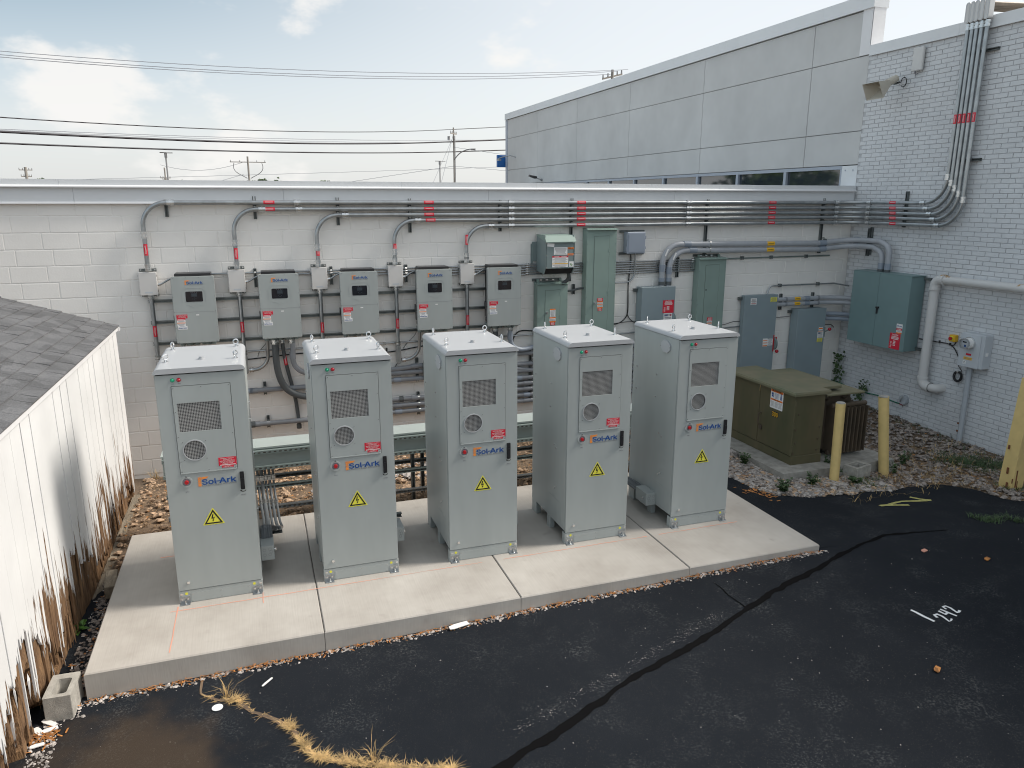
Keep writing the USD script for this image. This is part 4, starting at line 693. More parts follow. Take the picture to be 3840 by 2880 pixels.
t = thing('black_cable', 'black cable fastened along the wall below the inverters', 'cable', (0, 0, 0)); obj('cable', tube(spline([(-.3, 4.72, 1.03), (.2, 4.72, 1.055), (.5, 4.72, 1.07), (1.2, 4.72, 1.04), (1.9, 4.72, 1.02), (2.2, 4.72, 1.06), (2.9, 4.72, 1.06), (3.3, 4.72, 1.03)], 60), .009, 8), 'cable_black', t)
for xx in (.32, .62, 1.75): obj('clip', cbox(xx - .012, 4.70, 1.03, xx + .012, 4.735, 1.075, .002), 'plastic_black', t, smooth=False)
for l, p, r in [('thin black wire hanging from the fourth inverter to the wall cable', [(2.17, 4.6, 1.33), (2.16, 4.66, 1.25), (2.05, 4.72, 1.12), (2.0, 4.725, 1.05)], .004), ('short black cable dropping to the pipes right of the second cabinet', [(1.96, 4.70, .91), (1.92, 4.72, .86), (1.87, 4.72, .79), (1.83, 4.72, .73)], .006), ('thin black wire from the second inverter down to the wall cable', [(.09, 4.6, 1.33), (.08, 4.68, 1.24), (.0, 4.72, 1.14), (-.03, 4.725, 1.06)], .004), ('black cable looping from the rightmost inverter to the small green panel', [(3.70, 4.71, .98), (3.71, 4.71, 1.12), (3.78, 4.71, 1.20), (3.9, 4.71, 1.215), (4.04, 4.70, 1.21)], .010), ('black wire hanging beside the rightmost inverter', [(3.42, 4.6, 1.33), (3.43, 4.66, 1.2), (3.40, 4.7, 1.08), (3.36, 4.71, 1.03)], .006)]:
    t = thing('black_cable', l, 'cable', (0, 0, 0)); obj('cable', tube(spline(p, 18), r, 7), 'cable_black', t)

# fat cables and grey pipes below the inverters
for l, p, r, mt in [('thick black hose hanging below the second inverter and bending behind the second cabinet', [(.205, 4.55, 1.31), (.205, 4.56, 1.05), (.23, 4.58, .80), (.32, 4.6, .60), (.47, 4.6, .50), (.75, 4.6, .47)], .047, 'liquidtight'),
                    ('thinner black hose with a red label below the second inverter', [(.305, 4.6, 1.31), (.32, 4.62, 1.05), (.37, 4.66, .75), (.43, 4.69, .40), (.45, 4.69, .12), (.452, 4.69, .02)], .026, 'liquidtight'),
                    ('grey plastic pipe curving from the second inverter behind the second cabinet', [(.425, 4.55, 1.31), (.425, 4.56, 1.06), (.44, 4.57, .95), (.52, 4.58, .85), (.66, 4.6, .80), (.9, 4.6, .79)], .036, 'pvc_grey'),
                    ('grey plastic pipe curving right from under the rightmost inverter', [(3.60, 4.55, 1.31), (3.60, 4.56, 1.15), (3.63, 4.57, 1.04), (3.72, 4.58, .965), (3.85, 4.6, .945), (4.3, 4.6, .945)], .036, 'pvc_blue'),
                    ('thick black hose hanging below the rightmost inverter', [(3.36, 4.55, 1.31), (3.36, 4.56, 1.1), (3.39, 4.58, .9), (3.5, 4.6, .8)], .04, 'liquidtight'),
                    ('thick black hose below the fourth inverter', [(2.33, 4.55, 1.31), (2.33, 4.57, 1.0), (2.30, 4.6, .8), (2.32, 4.6, .6)], .045, 'liquidtight')]:
    t = thing('hanging_conduit', l, 'conduit', (0, 0, 0)); obj('pipe', tube(spline(p, 30), r, 14), mt, t, smooth=60); coupling(t, (p[0][0], p[0][1], 1.29), (0, 0, 1), r, L=.06)
    if 'red label' in l: band(t, (.325, 4.625, 1.02), (.1, .05, -1), r + .001, .16, 'sticker_red', (0, -1, 0)); obj('end_cap', cyl((.452, 4.69, .05), (.452, 4.69, -.01), .034, 12), 'liquidtight', t)
    if l.startswith('grey plastic'): k = np.array(p[1]); obj('coupling', cyl(k + (0, 0, .07), k + (0, 0, -.03), r + .006, 16), mt, t)
PV = [(.60, -.9, 'first'), (.705, .75, 'second'), (.79, 1.79, 'third'), (.872, 2.9, 'fourth'), (.115, -.9, 'fifth'), (.210, .8, 'sixth'), (.305, 1.78, 'seventh'), (.395, 2.95, 'eighth'), (.485, 3.05, 'ninth')]
PL = ['upper grey pipe seen between the first and second cabinets', 'middle pipe of the upper three between the second and middle cabinets', 'top pipe between the second and middle cabinets, entering by a bent fitting', 'topmost straight pipe between the middle and fourth cabinets', 'lowest grey pipe along the wall, seen in all the gaps between cabinets', 'second lowest grey pipe along the wall', 'third lowest grey pipe along the wall, fed by a black hose', 'fourth lowest grey pipe between the middle and fourth cabinets', 'short pipe with a dark hose end between the middle and fourth cabinets']
for (z, x0, _), l in zip(PV, PL):
    t = thing('wall_pipe', l, 'conduit', (0, 0, 0), 'grey pipes along the foot of the wall'); r = .034; y = YW - .085
    if z in (.79,): pts = spline([(x0 - .05, y, z - .03), (x0 + .15, y, z - .02), (x0 + .4, y, z), (x0 + .8, y, z), (6.0, y, z)], 40)
    else: pts = [(x0, y, z), (6.0, y, z)]
    obj('pipe', tube(pts, r, 14), 'pvc_grey', t, smooth=60)
    for k, xx in enumerate([x0 + .35, x0 + .72] + ([-.12] if x0 < -.5 else []) + ([1.88] if x0 < 1.5 else []) + [3.90 if z < .45 else 5.2]): obj('coupling', cyl((xx - .05, y, z), (xx + .05, y, z), r + .005, 16), 'pvc_blue' if k % 2 else 'pvc_grey', t)
    if z in (.115, .305): xx = -.17 if z == .115 else 1.93; obj('hose_end', [cyl((xx - .35, y, z), (xx - .02, y, z), r * .8, 14), cyl((xx - .03, y, z), (xx + .03, y, z), r + .012, 8)], 'liquidtight', t)
VG = 'short strut brackets for the grey pipes'
for x, a, b, zs, l in [(.03, .52, .70, [.60], 'short strut with a clamp between the first two cabinets, upper one'), (.04, .04, .21, [.115], 'short strut with a clamp between the first two cabinets, lower one'), (2.19, .545, .90, [.79, .705, .60], 'strut with three clamps between the second and middle cabinets, upper one'), (2.195, .03, .38, [.305, .21, .115], 'strut with three clamps between the second and middle cabinets, lower one'), (3.985, .07, .95, [.872, .79, .705, .60, .485, .395, .305, .21, .115], 'strut with many clamps between the middle and fourth cabinets')]:
    strut(l, x, a, b, YW - .001, VG, clamps=[(z, .034) for z in zs])
# ------------------------------------------------------------------ panels and switches on the wall
def sub_panel(label, x0, z0, x1, z1, d=(.12, .12, .13), dz=1.2, latch=None, hoodlip=True, stickers=(), gutter=True):
    t = thing('breaker_panel', label, 'electrical panel', (x0, YW - .166, z0), 'green breaker panels'); w, h = x1 - x0, z1 - z0; G = FY((0, 0, 0))
    obj('enclosure', cbox(0, .004, 0, w, .160, h, .003), 'panel_green', t, smooth=False)
    obj('front_cover', cbox(.002, 0, .01, w - .002, .006, h - .03, .002), 'panel_green', t, smooth=False)
    a, b = .125, w - .125; top = h - .118
    dr = obj('door', put(plate(a, -.0, b, top, 0, .003) if False else box(a + .003, .02, 0, b - .003, top, .0035), G), 'panel_green', t, smooth=False)
    obj('door_gap', [put(m, G) for m in (plate(a, .02, a + .003, top, .0002, .0012), plate(b - .003, .02, b, top, .0002, .0012), plate(a, top, b, top + .003, .0002, .0012))], 'sawcut', t, smooth=False)
    for v in (.25, .55, .85):
        if v < 1: obj('hinge', put(plate(b - .006, h * v - .03, b + .012, h * v + .03, .003, .006), G), 'panel_green', dr, smooth=False)
    if latch: obj('latch', [put(cyl((a + .03, latch - z0, .003), (a + .03, latch - z0, .028), .016, 14), G), put(plate(a + .026, latch - z0 - .028, a + .034, latch - z0 + .02, .028, .036), G)], 'zinc_bright', dr)
    else: obj('lock_hole', put(cyl((a + .028, h - .52, .003), (a + .028, h - .52, .006), .012, 12), G), 'plastic_black', dr)
    if hoodlip: obj('rain_lip', hull([(x, y, z) for x in (-.004, w + .012) for y, z in ((.16, h + .004), (-.035, h - .018), (-.035, h - .026), (.16, h - .006))]), 'panel_green', t, smooth=False)
    for u in (.014, w - .014):
        for v in np.arange(.08, h - .05, .27): bolt(t, (u, v, .0005), G, .007, .004, 'hood_grey', 'screw')
    if gutter:
        obj('back_strut', put(box(-.03, .0, .03, w - .05, .041, .038), np.array([[1, 0, 0, 0], [0, 0, 1, .125], [0, 1, 0, h + .01], [0, 0, 0, 1.0]])), 'strut_steel', t, smooth=False)
        for u in (.03, w - .10): obj('hanger_tab', [box(u, .10, h, u + .035, .122, h + .045), cyl((u + .018, .1, h + .03), (u + .018, .09, h + .03), .01, 8)], 'panel_green', t, smooth=False)
        for u in (.10, .20, .30): obj('slot', put(extr(rrect(u - .02, .018, u + .02, .032, .006, 3), .002), FY((0, .1235, h + .004))), 'zinc_bright', t, smooth=False)
    for (u0, v0, u1, v1, mt, rows) in stickers:
        s = obj('warning_sticker', put(plate(u0 - x0, v0 - z0, u1 - x0, v1 - z0, .004, .005), G), mt, t, smooth=False)
        if rows: obj('print', [put(m, G) for m in lines(u0 - x0 + .006, v0 - z0 + .003, u1 - x0 - .006, v1 - z0 - .003, rows, .0053, .4, rows)], 'print_grey' if mt == 'sticker_white' else 'sticker_white', s, smooth=False)
    return t
sub_panel('short green breaker panel under the hooded grey box', 4.038, .80, 4.537, 1.955, latch=1.50, stickers=[(4.245, 1.535, 4.335, 1.552, 'sticker_orange', 0), (4.245, 1.425, 4.335, 1.535, 'sticker_white', 6), (4.240, 1.405, 4.340, 1.425, 'sticker_orange', 0), (4.240, 1.365, 4.340, 1.405, 'sticker_white', 2), (4.240, 1.345, 4.340, 1.365, 'sticker_orange', 0), (4.252, 1.30, 4.328, 1.345, 'sticker_red', 3)])
sub_panel('tall green breaker panel, highest on the wall, right of the hooded box', 4.838, .55, 5.342, 2.752, latch=1.615, gutter=False, stickers=[(5.035, 1.635, 5.133, 1.685, 'sticker_red', 3), (5.035, 1.620, 5.133, 1.635, 'sticker_orange', 0), (5.037, 1.592, 5.131, 1.620, 'sticker_white', 2), (5.037, 1.580, 5.131, 1.592, 'sticker_orange', 0), (5.037, 1.545, 5.131, 1.580, 'sticker_white', 2), (5.035, 1.525, 5.133, 1.545, 'sticker_orange', 0), (5.050, 1.485, 5.118, 1.525, 'sticker_red', 3)])
sub_panel('second tall green breaker panel, right of the pair of fat grey pipes', 6.838, .62, 7.350, 2.262, latch=None, stickers=[(7.045, 1.225, 7.145, 1.285, 'sticker_red', 3), (7.045, 1.195, 7.145, 1.225, 'sticker_white', 2), (7.045, 1.180, 7.145, 1.195, 'sticker_orange', 0), (7.05, 1.12, 7.14, 1.18, 'sticker_white', 3)])

t = thing('transformer_box', 'hooded grey transformer box with white and orange labels above the short panel', 'transformer', (4.075, 0, 0)); w = .455
FR = 4.33
obj('core_box', cbox(.01, FR, 2.185, w - .01, 4.70, 2.575, .003), 'hood_grey', t, smooth=False)
for x, n_ in ((-.004, 0), (w - .004, 1)):
    pr = Polygon([(-4.71, 2.67), (-4.36, 2.67), (-FR + .004, 2.57), (-FR + .004, 2.19), (-4.40, 2.10), (-4.71, 2.13)]); obj('side_plate', put(extr(pr, .006), FX((x + .008, 0, 0)) @ np.diag([-1, 1, 1, 1.0]) if False else np.array([[0, 0, 1, x], [-1, 0, 0, 0], [0, 1, 0, 0], [0, 0, 0, 1.0]])), 'hood_grey', t, smooth=False)
obj('hood', hull([(x, y, z) for x in (-.008, w + .012) for y, z in ((4.71, 2.672), (4.37, 2.662), (FR - .03, 2.575), (FR - .03, 2.565), (4.71, 2.655))]), 'panel_green', t, smooth=False)
obj('baffle', hull([(x, y, z) for x in (.0, w - .0) for y, z in ((FR + .03, 2.186), (FR + .1, 2.10), (FR + .11, 2.105), (FR + .04, 2.19))]), 'plastic_black', t, smooth=False)
obj('back_flange', [box(-.075, 4.70, 2.27, 0, 4.715, 2.56), box(-.09, 4.715, 2.24, -.06, 4.735, 2.53)], 'hood_grey', t, smooth=False)
G = FY((0, FR, 0))
for nm, u0, v0, u1, v1, mt, rows in [('rating_label', .125, 2.385, .34, 2.495, 'sticker_white', 6), ('warning_label', .10, 2.205, .355, 2.345, 'sticker_white', 8), ('red_band', .10, 2.346, .355, 2.368, 'sticker_red', 0), ('yellow_band', .102, 2.25, .353, 2.26, 'sticker_amber', 0), ('orange_label', .345, 2.465, .445, 2.492, 'sticker_orange', 0), ('orange_label', .345, 2.375, .445, 2.402, 'sticker_orange', 1), ('green_logo_label', .372, 2.205, .448, 2.285, 'sticker_white', 0)]:
    s = obj(nm, put(plate(u0, v0, u1, v1, .001 + (.001 if 'yellow' in nm else 0), .002 + (.001 if 'yellow' in nm else 0)), G), mt, t, smooth=False)
    if rows: obj('print', [put(m, G) for m in lines(u0 + .01, v0 + .006, u1 - .01, v1 - .006, rows, .0022, .35, rows)], 'print_grey', s, smooth=False)
    if nm == 'orange_label' and v0 > 2.4: obj('lettering', put(text_fit('480V AC', u0 + .008, v0 + .006, .082, .014, True, n=.0022), G), 'sticker_black', s, smooth=False)
    if nm == 'red_band': obj('lettering', [put(text_fit('DANGER', .135, 2.351, .075, .012, True, n=.0022), G), put(text_fit('WARNING', .245, 2.351, .085, .012, True, n=.0022), G)], 'sticker_white', s, smooth=False)
    if nm.startswith('green'): obj('leaf_mark', put(extr(Point(.41, 2.243).buffer(.02).difference(Point(.418, 2.25).buffer(.014)), .001), FY((0, FR - .002, 0))), 'leaf_bright', s, smooth=False)
tg = put(plate(-.055, -.025, .055, .025, .001, .002), trimesh.transformations.rotation_matrix(-.12, [0, 0, 1])); tg.apply_translation([.075, 2.53, 0]); obj('paper_tag', put(tg, G), 'sticker_white', t, smooth=False)
for u, v in ((.01, 2.56), (.01, 2.38), (.01, 2.2), (w - .015, 2.56), (w - .015, 2.38), (w - .015, 2.2), (.2, 2.2)): bolt(t, (u, v), G, .008, .005, 'zinc_bright', 'screw')
t = thing('hose_loop', 'thick dark hose from the hooded box down into the short green panel', 'conduit', (0, 0, 0)); obj('hose', tube(spline([(4.40, 4.47, 2.16), (4.47, 4.46, 2.13), (4.52, 4.5, 2.05), (4.50, 4.55, 1.97), (4.43, 4.6, 1.93)], 20), .028, 12), 'liquidtight', t)
t = thing('hose_loop', 'short dark hose between the short and the tall green panels', 'conduit', (0, 0, 0)); obj('hose', tube(spline([(4.53, 4.66, 1.815), (4.64, 4.66, 1.81), (4.74, 4.66, 1.83), (4.85, 4.66, 1.835)], 14), .017, 10), 'liquidtight', t)
strut('small strut bracket under a hose between the short and the tall green panels', 4.69, 1.745, 1.90, YW - .001, 'small strut tabs for thin conduits')

t = thing('junction_box', 'small blue-grey plastic junction box with latches, right of the tall green panel', 'junction box', (5.518, 0, 2.365)); B0 = 4.55
obj('box_body', cbox(.004, B0 + .03, .0, .304, 4.70, .318, .008), 'box_blue_grey', t, smooth=False); obj('lid', cbox(-.004, B0, -.008, .314, B0 + .032, .326, .01), 'box_blue_grey', t, smooth=False)
obj('lid_panel', cbox(.02, B0 - .004, .018, .29, B0, .30, .003), 'box_blue_grey', t, smooth=False)
for z in (.08, .24): obj('latch', cbox(.312, B0 + .004, z - .022, .324, B0 + .03, z + .022, .003), 'box_blue_grey', t, smooth=False)
for z in (.07, .24): obj('hinge', cbox(-.016, B0 + .004, z - .03, -.003, B0 + .03, z + .03, .003), 'box_blue_grey', t, smooth=False)
for z in (.33, -.012): obj('mounting_strut', box(-.055, 4.70, z - .018, .37, 4.733, z + .018), 'strut_steel', t, smooth=False)
for l, p, r, mt in [('thin steel conduit curving from the small blue-grey box to the tall panel', bend([(5.735, 4.69, 2.36), (5.735, 4.69, 1.90), (5.36, 4.69, 1.90)], .16), .0125, 'galvanised'), ('black cable hanging from the small blue-grey box and splitting near the bottom', spline([(5.66, 4.71, 2.36), (5.665, 4.715, 2.1), (5.645, 4.715, 1.9), (5.65, 4.715, 1.6), (5.645, 4.715, 1.38)], 24), .010, 'cable_black'), ('left black branch of the split cable', spline([(5.645, 4.715, 1.39), (5.60, 4.715, 1.31), (5.52, 4.715, 1.255), (5.34, 4.715, 1.24)], 14), .008, 'cable_black'), ('right black branch of the split cable', spline([(5.645, 4.715, 1.39), (5.69, 4.715, 1.31), (5.77, 4.715, 1.25), (5.86, 4.715, 1.24)], 14), .007, 'cable_black'), ('low black branch between the two ends of the split cable', spline([(5.36, 4.715, 1.24), (5.55, 4.715, 1.255), (5.70, 4.715, 1.262), (5.86, 4.715, 1.245)], 14), .005, 'cable_black'),
                     ('thin steel conduit low between the tall panel and the first grey switch', [(5.34, 4.70, 1.07), (5.80, 4.70, 1.085)], .0125, 'galvanised'), ('thin steel conduit between the second tall panel and the next grey switch', [(7.34, 4.70, 1.06), (7.80, 4.70, 1.075)], .0125, 'galvanised'), ('thin black wire between the second tall panel and the next grey switch', spline([(7.34, 4.71, 1.13), (7.55, 4.71, 1.135), (7.7, 4.71, 1.165), (7.8, 4.71, 1.155)], 12), .005, 'cable_black'),
                     ('old painted conduit along the wall from the second tall panel to the corner', [(7.34, 4.715, 2.225), (9.55, 4.715, 2.235)], .0125, 'strut_green'), ('thin conduit bending up from the tallest grey switch and running to the corner', bend([(8.30, 4.69, 1.60), (8.33, 4.70, 1.745), (9.70, 4.70, 1.745), (9.955, 4.62, 1.70)], .10), .0125, 'galvanised'), ('thin black wire between the two right-hand grey switches', spline([(8.46, 4.71, 1.185), (8.6, 4.71, 1.19), (8.82, 4.71, 1.20)], 8), .005, 'cable_black'), ('thin black wire from the rightmost grey switch to the corner', spline([(9.44, 4.71, 1.0), (9.62, 4.71, 1.01), (9.75, 4.71, .995), (9.8, 4.71, .95)], 12), .006, 'cable_black')]:
    t = thing('thin_conduit' if 'conduit' in l.split(' ')[2] or 'conduit' in l else 'black_cable', l, 'conduit' if mt != 'cable_black' else 'cable', (0, 0, 0)); obj('pipe' if mt != 'cable_black' else 'cable', tube(p, r, 9), mt, t)
    if 'old painted' in l:
        for xx in (7.75, 8.33, 9.05): obj('strap', cbox(xx - .025, 4.69, 2.205, xx + .025, 4.73, 2.26, .004), 'strut_steel', t, smooth=False)
    if 'bending up' in l:
        for xx in (8.55, 9.35): obj('strap', cbox(xx - .022, 4.675, 1.72, xx + .022, 4.73, 1.775, .004), 'strut_steel', t, smooth=False)

def disconnect(label, x0, z0, x1, z1, d):
    t = thing('disconnect_switch', label, 'electrical switch', (x0, YW - .02 - d, z0), 'blue-grey disconnect switches'); w, h = x1 - x0, z1 - z0
    obj('enclosure', cbox(.008, .012, 0, w - .008, d, h - .004, .003), 'disconnect_grey', t, smooth=False); obj('door', cbox(0, 0, -.006, w, .014, h, .004), 'disconnect_grey', t, smooth=False)
    obj('mounting_strut', box(-.055, d - .035, h - .085, .02, d + .01, h - .035), 'strut_steel', t, smooth=False); obj('mounting_strut', box(-.055, d - .035, .05, .02, d + .01, .1), 'strut_steel', t, smooth=False)
    return t, w, h
def stick(t, u0, v0, u1, v1, mt, rows=0, pm='print_grey', seed=0, F=F0):
    s = obj('warning_sticker', put(plate(u0, v0, u1, v1, 0, .0012), F), mt, t, smooth=False)
    if rows: obj('print', [put(m, F) for m in lines(u0 + .008, v0 + .005, u1 - .008, v1 - .005, rows, .0013, .4, seed)], pm, s, smooth=False)
    return s
def caution(t, u0, v0, u1, v1, F):
    s = obj('caution_sign', put(plate(u0, v0, u1, v1, 0, .0015), F), 'sticker_red', t, smooth=False); w, h = u1 - u0, v1 - v0; P_ = lambda m: put(m, F)
    obj('lettering', [P_(text_fit('CAUTION', u0 + w * .22, v1 - h * .14, w * .56, h * .085, True, n=.0016))] + [P_(m) for m in lines(u0 + w * .08, v1 - h * .40, u1 - w * .08, v1 - h * .17, 3, .0016, .5, 3)], 'sticker_white', s, smooth=False)
    obj('print', [P_(m) for m in lines(u0 + w * .08, v0 + h * .06, u0 + w * .26, v0 + h * .5, 5, .0016, .35, 4) + lines(u0 + w * .36, v0 + h * .2, u0 + w * .6, v0 + h * .55, 4, .0016, .5, 5)], 'sticker_white', s, smooth=False, kind='stuff'); obj('site_plan', [P_(extr(Polygon([(u0 + w * .6, v0 + h * .04), (u0 + w * .95, v0 + h * .04), (u0 + w * .95, v0 + h * .4), (u0 + w * .75, v0 + h * .4), (u0 + w * .66, v0 + h * .28)]).difference(unary_union([sbox(u0 + w * a, v0 + h * b, u0 + w * (a + .07), v0 + h * (b + .08)) for a, b in ((.7, .08), (.82, .08), (.72, .2), (.84, .22), (.8, .32))])), .0005)).apply_translation([0, 0, 0])], 'sticker_white', s, smooth=False)
t, w, h = disconnect('grey disconnect switch under the fat pipes with a red caution sign', 5.79, .35, 6.392, 1.83, .20)
caution(t, 6.172 - 5.79, 1.404 - .35, 6.374 - 5.79, 1.612 - .35, F0)
s = stick(t, .405, 1.402 - .46, .56, 1.398 - .35, 'sticker_white', 4, 'print_grey', 6); obj('blue_mark', put(plate(.418, 1.012, .48, 1.03, .0013, .0018), F0), 'logo_blue', s, smooth=False); obj('red_mark', put(plate(.525, 1.010, .548, 1.034, .0013, .0018), F0), 'sticker_red', s, smooth=False)
obj('handle_disc', [cyl((w, .09, .95), (w + .035, .09, .95), .085, 24)], 'hood_grey', t)
t, w, h = disconnect('tall grey disconnect switch behind the green transformer, with a red ball handle', 7.785, .15, 8.446, 1.612, .12)
s = stick(t, .115, 1.30, .235, 1.412, 'sticker_white', 5, seed=7); obj('red_bar', [put(plate(.128, 1.352, .226, 1.358, .0014, .0019), F0), put(plate(.128, 1.318, .226, 1.324, .0014, .0019), F0)], 'sticker_red', s, smooth=False)
stick(t, .515, 1.335, .645, 1.412, 'sticker_yellow', 4, 'print_grey', 8)
stick(t, .425, .565, .520, .705, 'sticker_white'); 
for v in (.665, .622, .570): obj('orange_band', put(plate(.428, v, .517, v + (.018 if v < .6 else .012), .0014, .002), F0), 'sticker_orange', t, smooth=False)
stick(t, .522, .580, .628, .695, 'sticker_white', 6, seed=9)
hd = obj('handle_plate', [cyl((w - .004, .05, .60), (w + .03, .05, .60), .115, 26)], 'hood_grey', t)
obj('lever', [tube([(w + .035, .0, .72), (w + .045, -.01, .60), (w + .03, .02, .50)], .012, 8), box(w - .025, -.012, .47, w - .010, 0, .76)], 'red_paint', t, smooth=False)
obj('ball_handle', put(man(m3.Manifold.sphere(.032, 20)), trimesh.transformations.translation_matrix([w + .055, -.02, .47])), 'lamp_red', t, smooth=True)
t, w, h = disconnect('lower grey disconnect switch nearest the wall corner, with a red ball handle', 8.833, .0, 9.431, 1.342, .20)
s = stick(t, .452, .815, .572, .93, 'sticker_white', 5, seed=10); obj('blue_mark', put(plate(.462, .898, .51, .916, .0014, .0019), F0), 'logo_blue', s, smooth=False)
stick(t, .468, .95, .555, 1.01, 'sticker_white'); obj('orange_band', [put(plate(.470, .975, .553, .997, .0014, .0019), F0), put(plate(.455, .933, .57, .941, .0012, .0018), F0)], 'sticker_orange', t, smooth=False); stick(t, .452, .745, .565, .813, 'sticker_yellow', 3, 'print_grey', 11)
obj('handle_plate', cbox(w, .03, .82, w + .05, .14, 1.0, .01), 'hood_grey', t, smooth=False); obj('lever', tube([(w + .05, .08, .9), (w + .075, .03, .93), (w + .085, -.01, .955)], .011, 8), 'hood_grey', t)
obj('ball_handle', put(man(m3.Manifold.sphere(.030, 20)), trimesh.transformations.translation_matrix([w + .088, -.02, .965])), 'lamp_red', t, smooth=True)

# big double-door cabinet on the brick wall
t = thing('wall_cabinet', 'large teal double-door electrical cabinet on the brick wall by the corner', 'electrical cabinet', (9.655, 0, 0)); G = FX((0, 0, 0))
obj('enclosure', cbox(.016, 3.016, .83, XB - 9.655 - .02, 4.216, 2.014, .004), 'teal_cabinet', t, smooth=False)
for a, b in ((3.012, 3.6425), (3.6455, 4.22)):
    d_ = obj('door', cbox(0, a, .826, .0165, b, 2.018, .004), 'teal_cabinet', t, smooth=False)
obj('handle', [put(extr(rrect(-3.635, 1.36, -3.605, 1.475, .006, 3), .012), G), put(extr(rrect(-3.635, 1.45, -3.585, 1.478, .006, 3), .03), G)], 'plastic_black', t)
obj('drip_strip', box(.0, 3.0, 2.0185, .30, 4.21, 2.028), 'teal_cabinet', t, smooth=False)
for z in (.85, 1.96): obj('mounting_strut', box(.255, 2.90, z, .30, 4.3, z + .041), 'strut_steel', t, smooth=False)
caution(t, -3.295, .845, -3.085, 1.10, G); s = stick(t, -3.185, 1.195, -3.068, 1.262, 'sticker_white', 0, F=G); obj('lettering', put(text_fit('Buffalo Solar', -3.178, 1.218, .10, .018, True, n=.0014), G), 'logo_blue', s, smooth=False)
for v0, v1, mt in ((1.160, 1.193, 'sticker_red'), (1.125, 1.160, 'sticker_white'), (1.104, 1.125, 'sticker_orange')): stick(t, -3.180, v0, -3.075, v1, mt, 2 if mt != 'sticker_orange' else 0, 'sticker_white' if mt == 'sticker_red' else 'print_grey', 12, G)

# fat plastic pipes
for i, (x, z, by, l) in enumerate([(6.192, 2.485, 3.655, 'upper fat grey pipe arching from the caution-sign switch to the teal cabinet'), (6.318, 2.385, 3.79, 'lower fat grey pipe arching from the caution-sign switch to the teal cabinet')]):
    t = thing('fat_pipe', l, 'conduit', (0, 0, 0), 'fat grey pipes from switch to teal cabinet'); r = .044; y = YW - .11; bx = 9.80
    pts = bend([(x, y, 1.83), (x, y, z), (9.25, y, z - .03), (bx, y - .12, z + .03), (bx, by + .22, z + .03), (bx, by, z - .05), (bx, by, 2.02)], [.30, .5, .32, .12, .16], 10)
    obj('pipe', tube(pts, r, 18), 'pvc_light', t, smooth=60)
    for a, b, mt in [((x, y, 1.845), (x, y, 1.90), 'liquidtight'), ((x, y, 1.90), (x, y, 1.96), 'pvc_blue'), ((x, y, 2.06 - .04 * i), (x, y, 2.17 - .04 * i), 'pvc_blue'), ((6.56 + .10 * i, y, z), (6.68 + .12 * i, y, z - .001), 'pvc_blue'), ((9.22, y, z - .03), (9.35, y - .018, z - .025), 'pvc_blue'), ((bx, 4.43, z + .03), (bx, 4.32, z + .03), 'pvc_blue'), ((bx, by, 2.03), (bx, by, 2.07), 'liquidtight'), ((bx, by, 2.07), (bx, by, 2.17), 'pvc_blue')]: obj('coupling', cyl(a, b, r + .006, 18), mt, t)
    for xx in (7.012, 9.314): obj('clamp', [cyl((xx - .01 + .03, y, z - .002), (xx + .012 + .03, y, z - .002), r + .004, 18), box(xx + .02, y + .03, z + r, xx + .042, y + .06, z + r + .02)], 'zinc_bright' if xx < 8 else 'strut_steel', t)
    band(t, (8.21, y, z - .02), (1, 0, 0), r, .15, 'sticker_amber', (0, -.99, .12))
    k = spline([(x + .02, y, 2.30), (x + .07, y - .01, 2.40)], 2); obj('print_label', put(plate(-.012, -.06, .012, .06, r + .001, r + .003), FY((0, 0, 0)) @ np.eye(4)).apply_transform(trimesh.transformations.rotation_matrix(.42, [0, 1, 0])).apply_translation([x + .045 + .02 * i, y + .003, 2.36 - .06 * i]), 'sticker_white', t, smooth=False)
bs = thing('strut_channel', 'strut bracket on the brick wall under the two fat pipes', 'strut', (XB - .001, 4.27, 2.25)); m = cat(strut_mesh(.46)); m.apply_transform(np.array([[0, 1, 0, 0], [-1, 0, 0, 0], [0, 0, 1, 0], [0, 0, 0, 1.0]])); m2 = m.copy(); m2.apply_translation([0, -.05, .02]); obj('channel', m, 'strut_steel', bs, smooth=False); obj('channel', m2, 'strut_steel', bs, smooth=False)
for z, x0, l in [(1.512, 8.44, 'upper of the two pipes from the tall grey switch to the teal cabinet'), (1.428, 8.44, 'second of the two pipes from the tall grey switch to the teal cabinet'), (1.225, 9.43, 'upper of the two short pipes from the lower grey switch to the teal cabinet'), (1.14, 9.43, 'lower of the two short pipes from the lower grey switch to the teal cabinet')]:
    t = thing('switch_pipe', l, 'conduit', (0, 0, 0), 'pipes from the grey switches to the teal cabinet'); y = YW - .10; r = .036
    pts = bend([(x0 - .03, y, z), (9.45 if x0 < 9 else 9.5, y, z), (9.80, 4.52, z), (9.82, 4.20, z)], [.3, .3], 8); obj('pipe', tube(pts, r, 16), 'pvc_light' if x0 < 9 else 'pvc_blue', t, smooth=60)
    if x0 < 9:
        obj('coupling', cyl((9.03, y, z), (9.13, y, z), r + .005, 16), 'pvc_blue', t); obj('coupling', cyl((8.62, y, z), (8.66, y, z), r + .005, 16), 'pvc_grey', t); obj('coupling', cyl((9.30, y, z), (9.34, y, z), r + .005, 16), 'pvc_grey', t)
        band(t, (8.87, y, z), (1, 0, 0), r, .12, 'sticker_amber', (0, -.98, .2))
        obj('rust_patch', put(extr(Point(0, 0).buffer(.06, quad_segs=3), .004), FX((XB - .008, 4.46, z + .02))), 'rust', t, smooth=False)
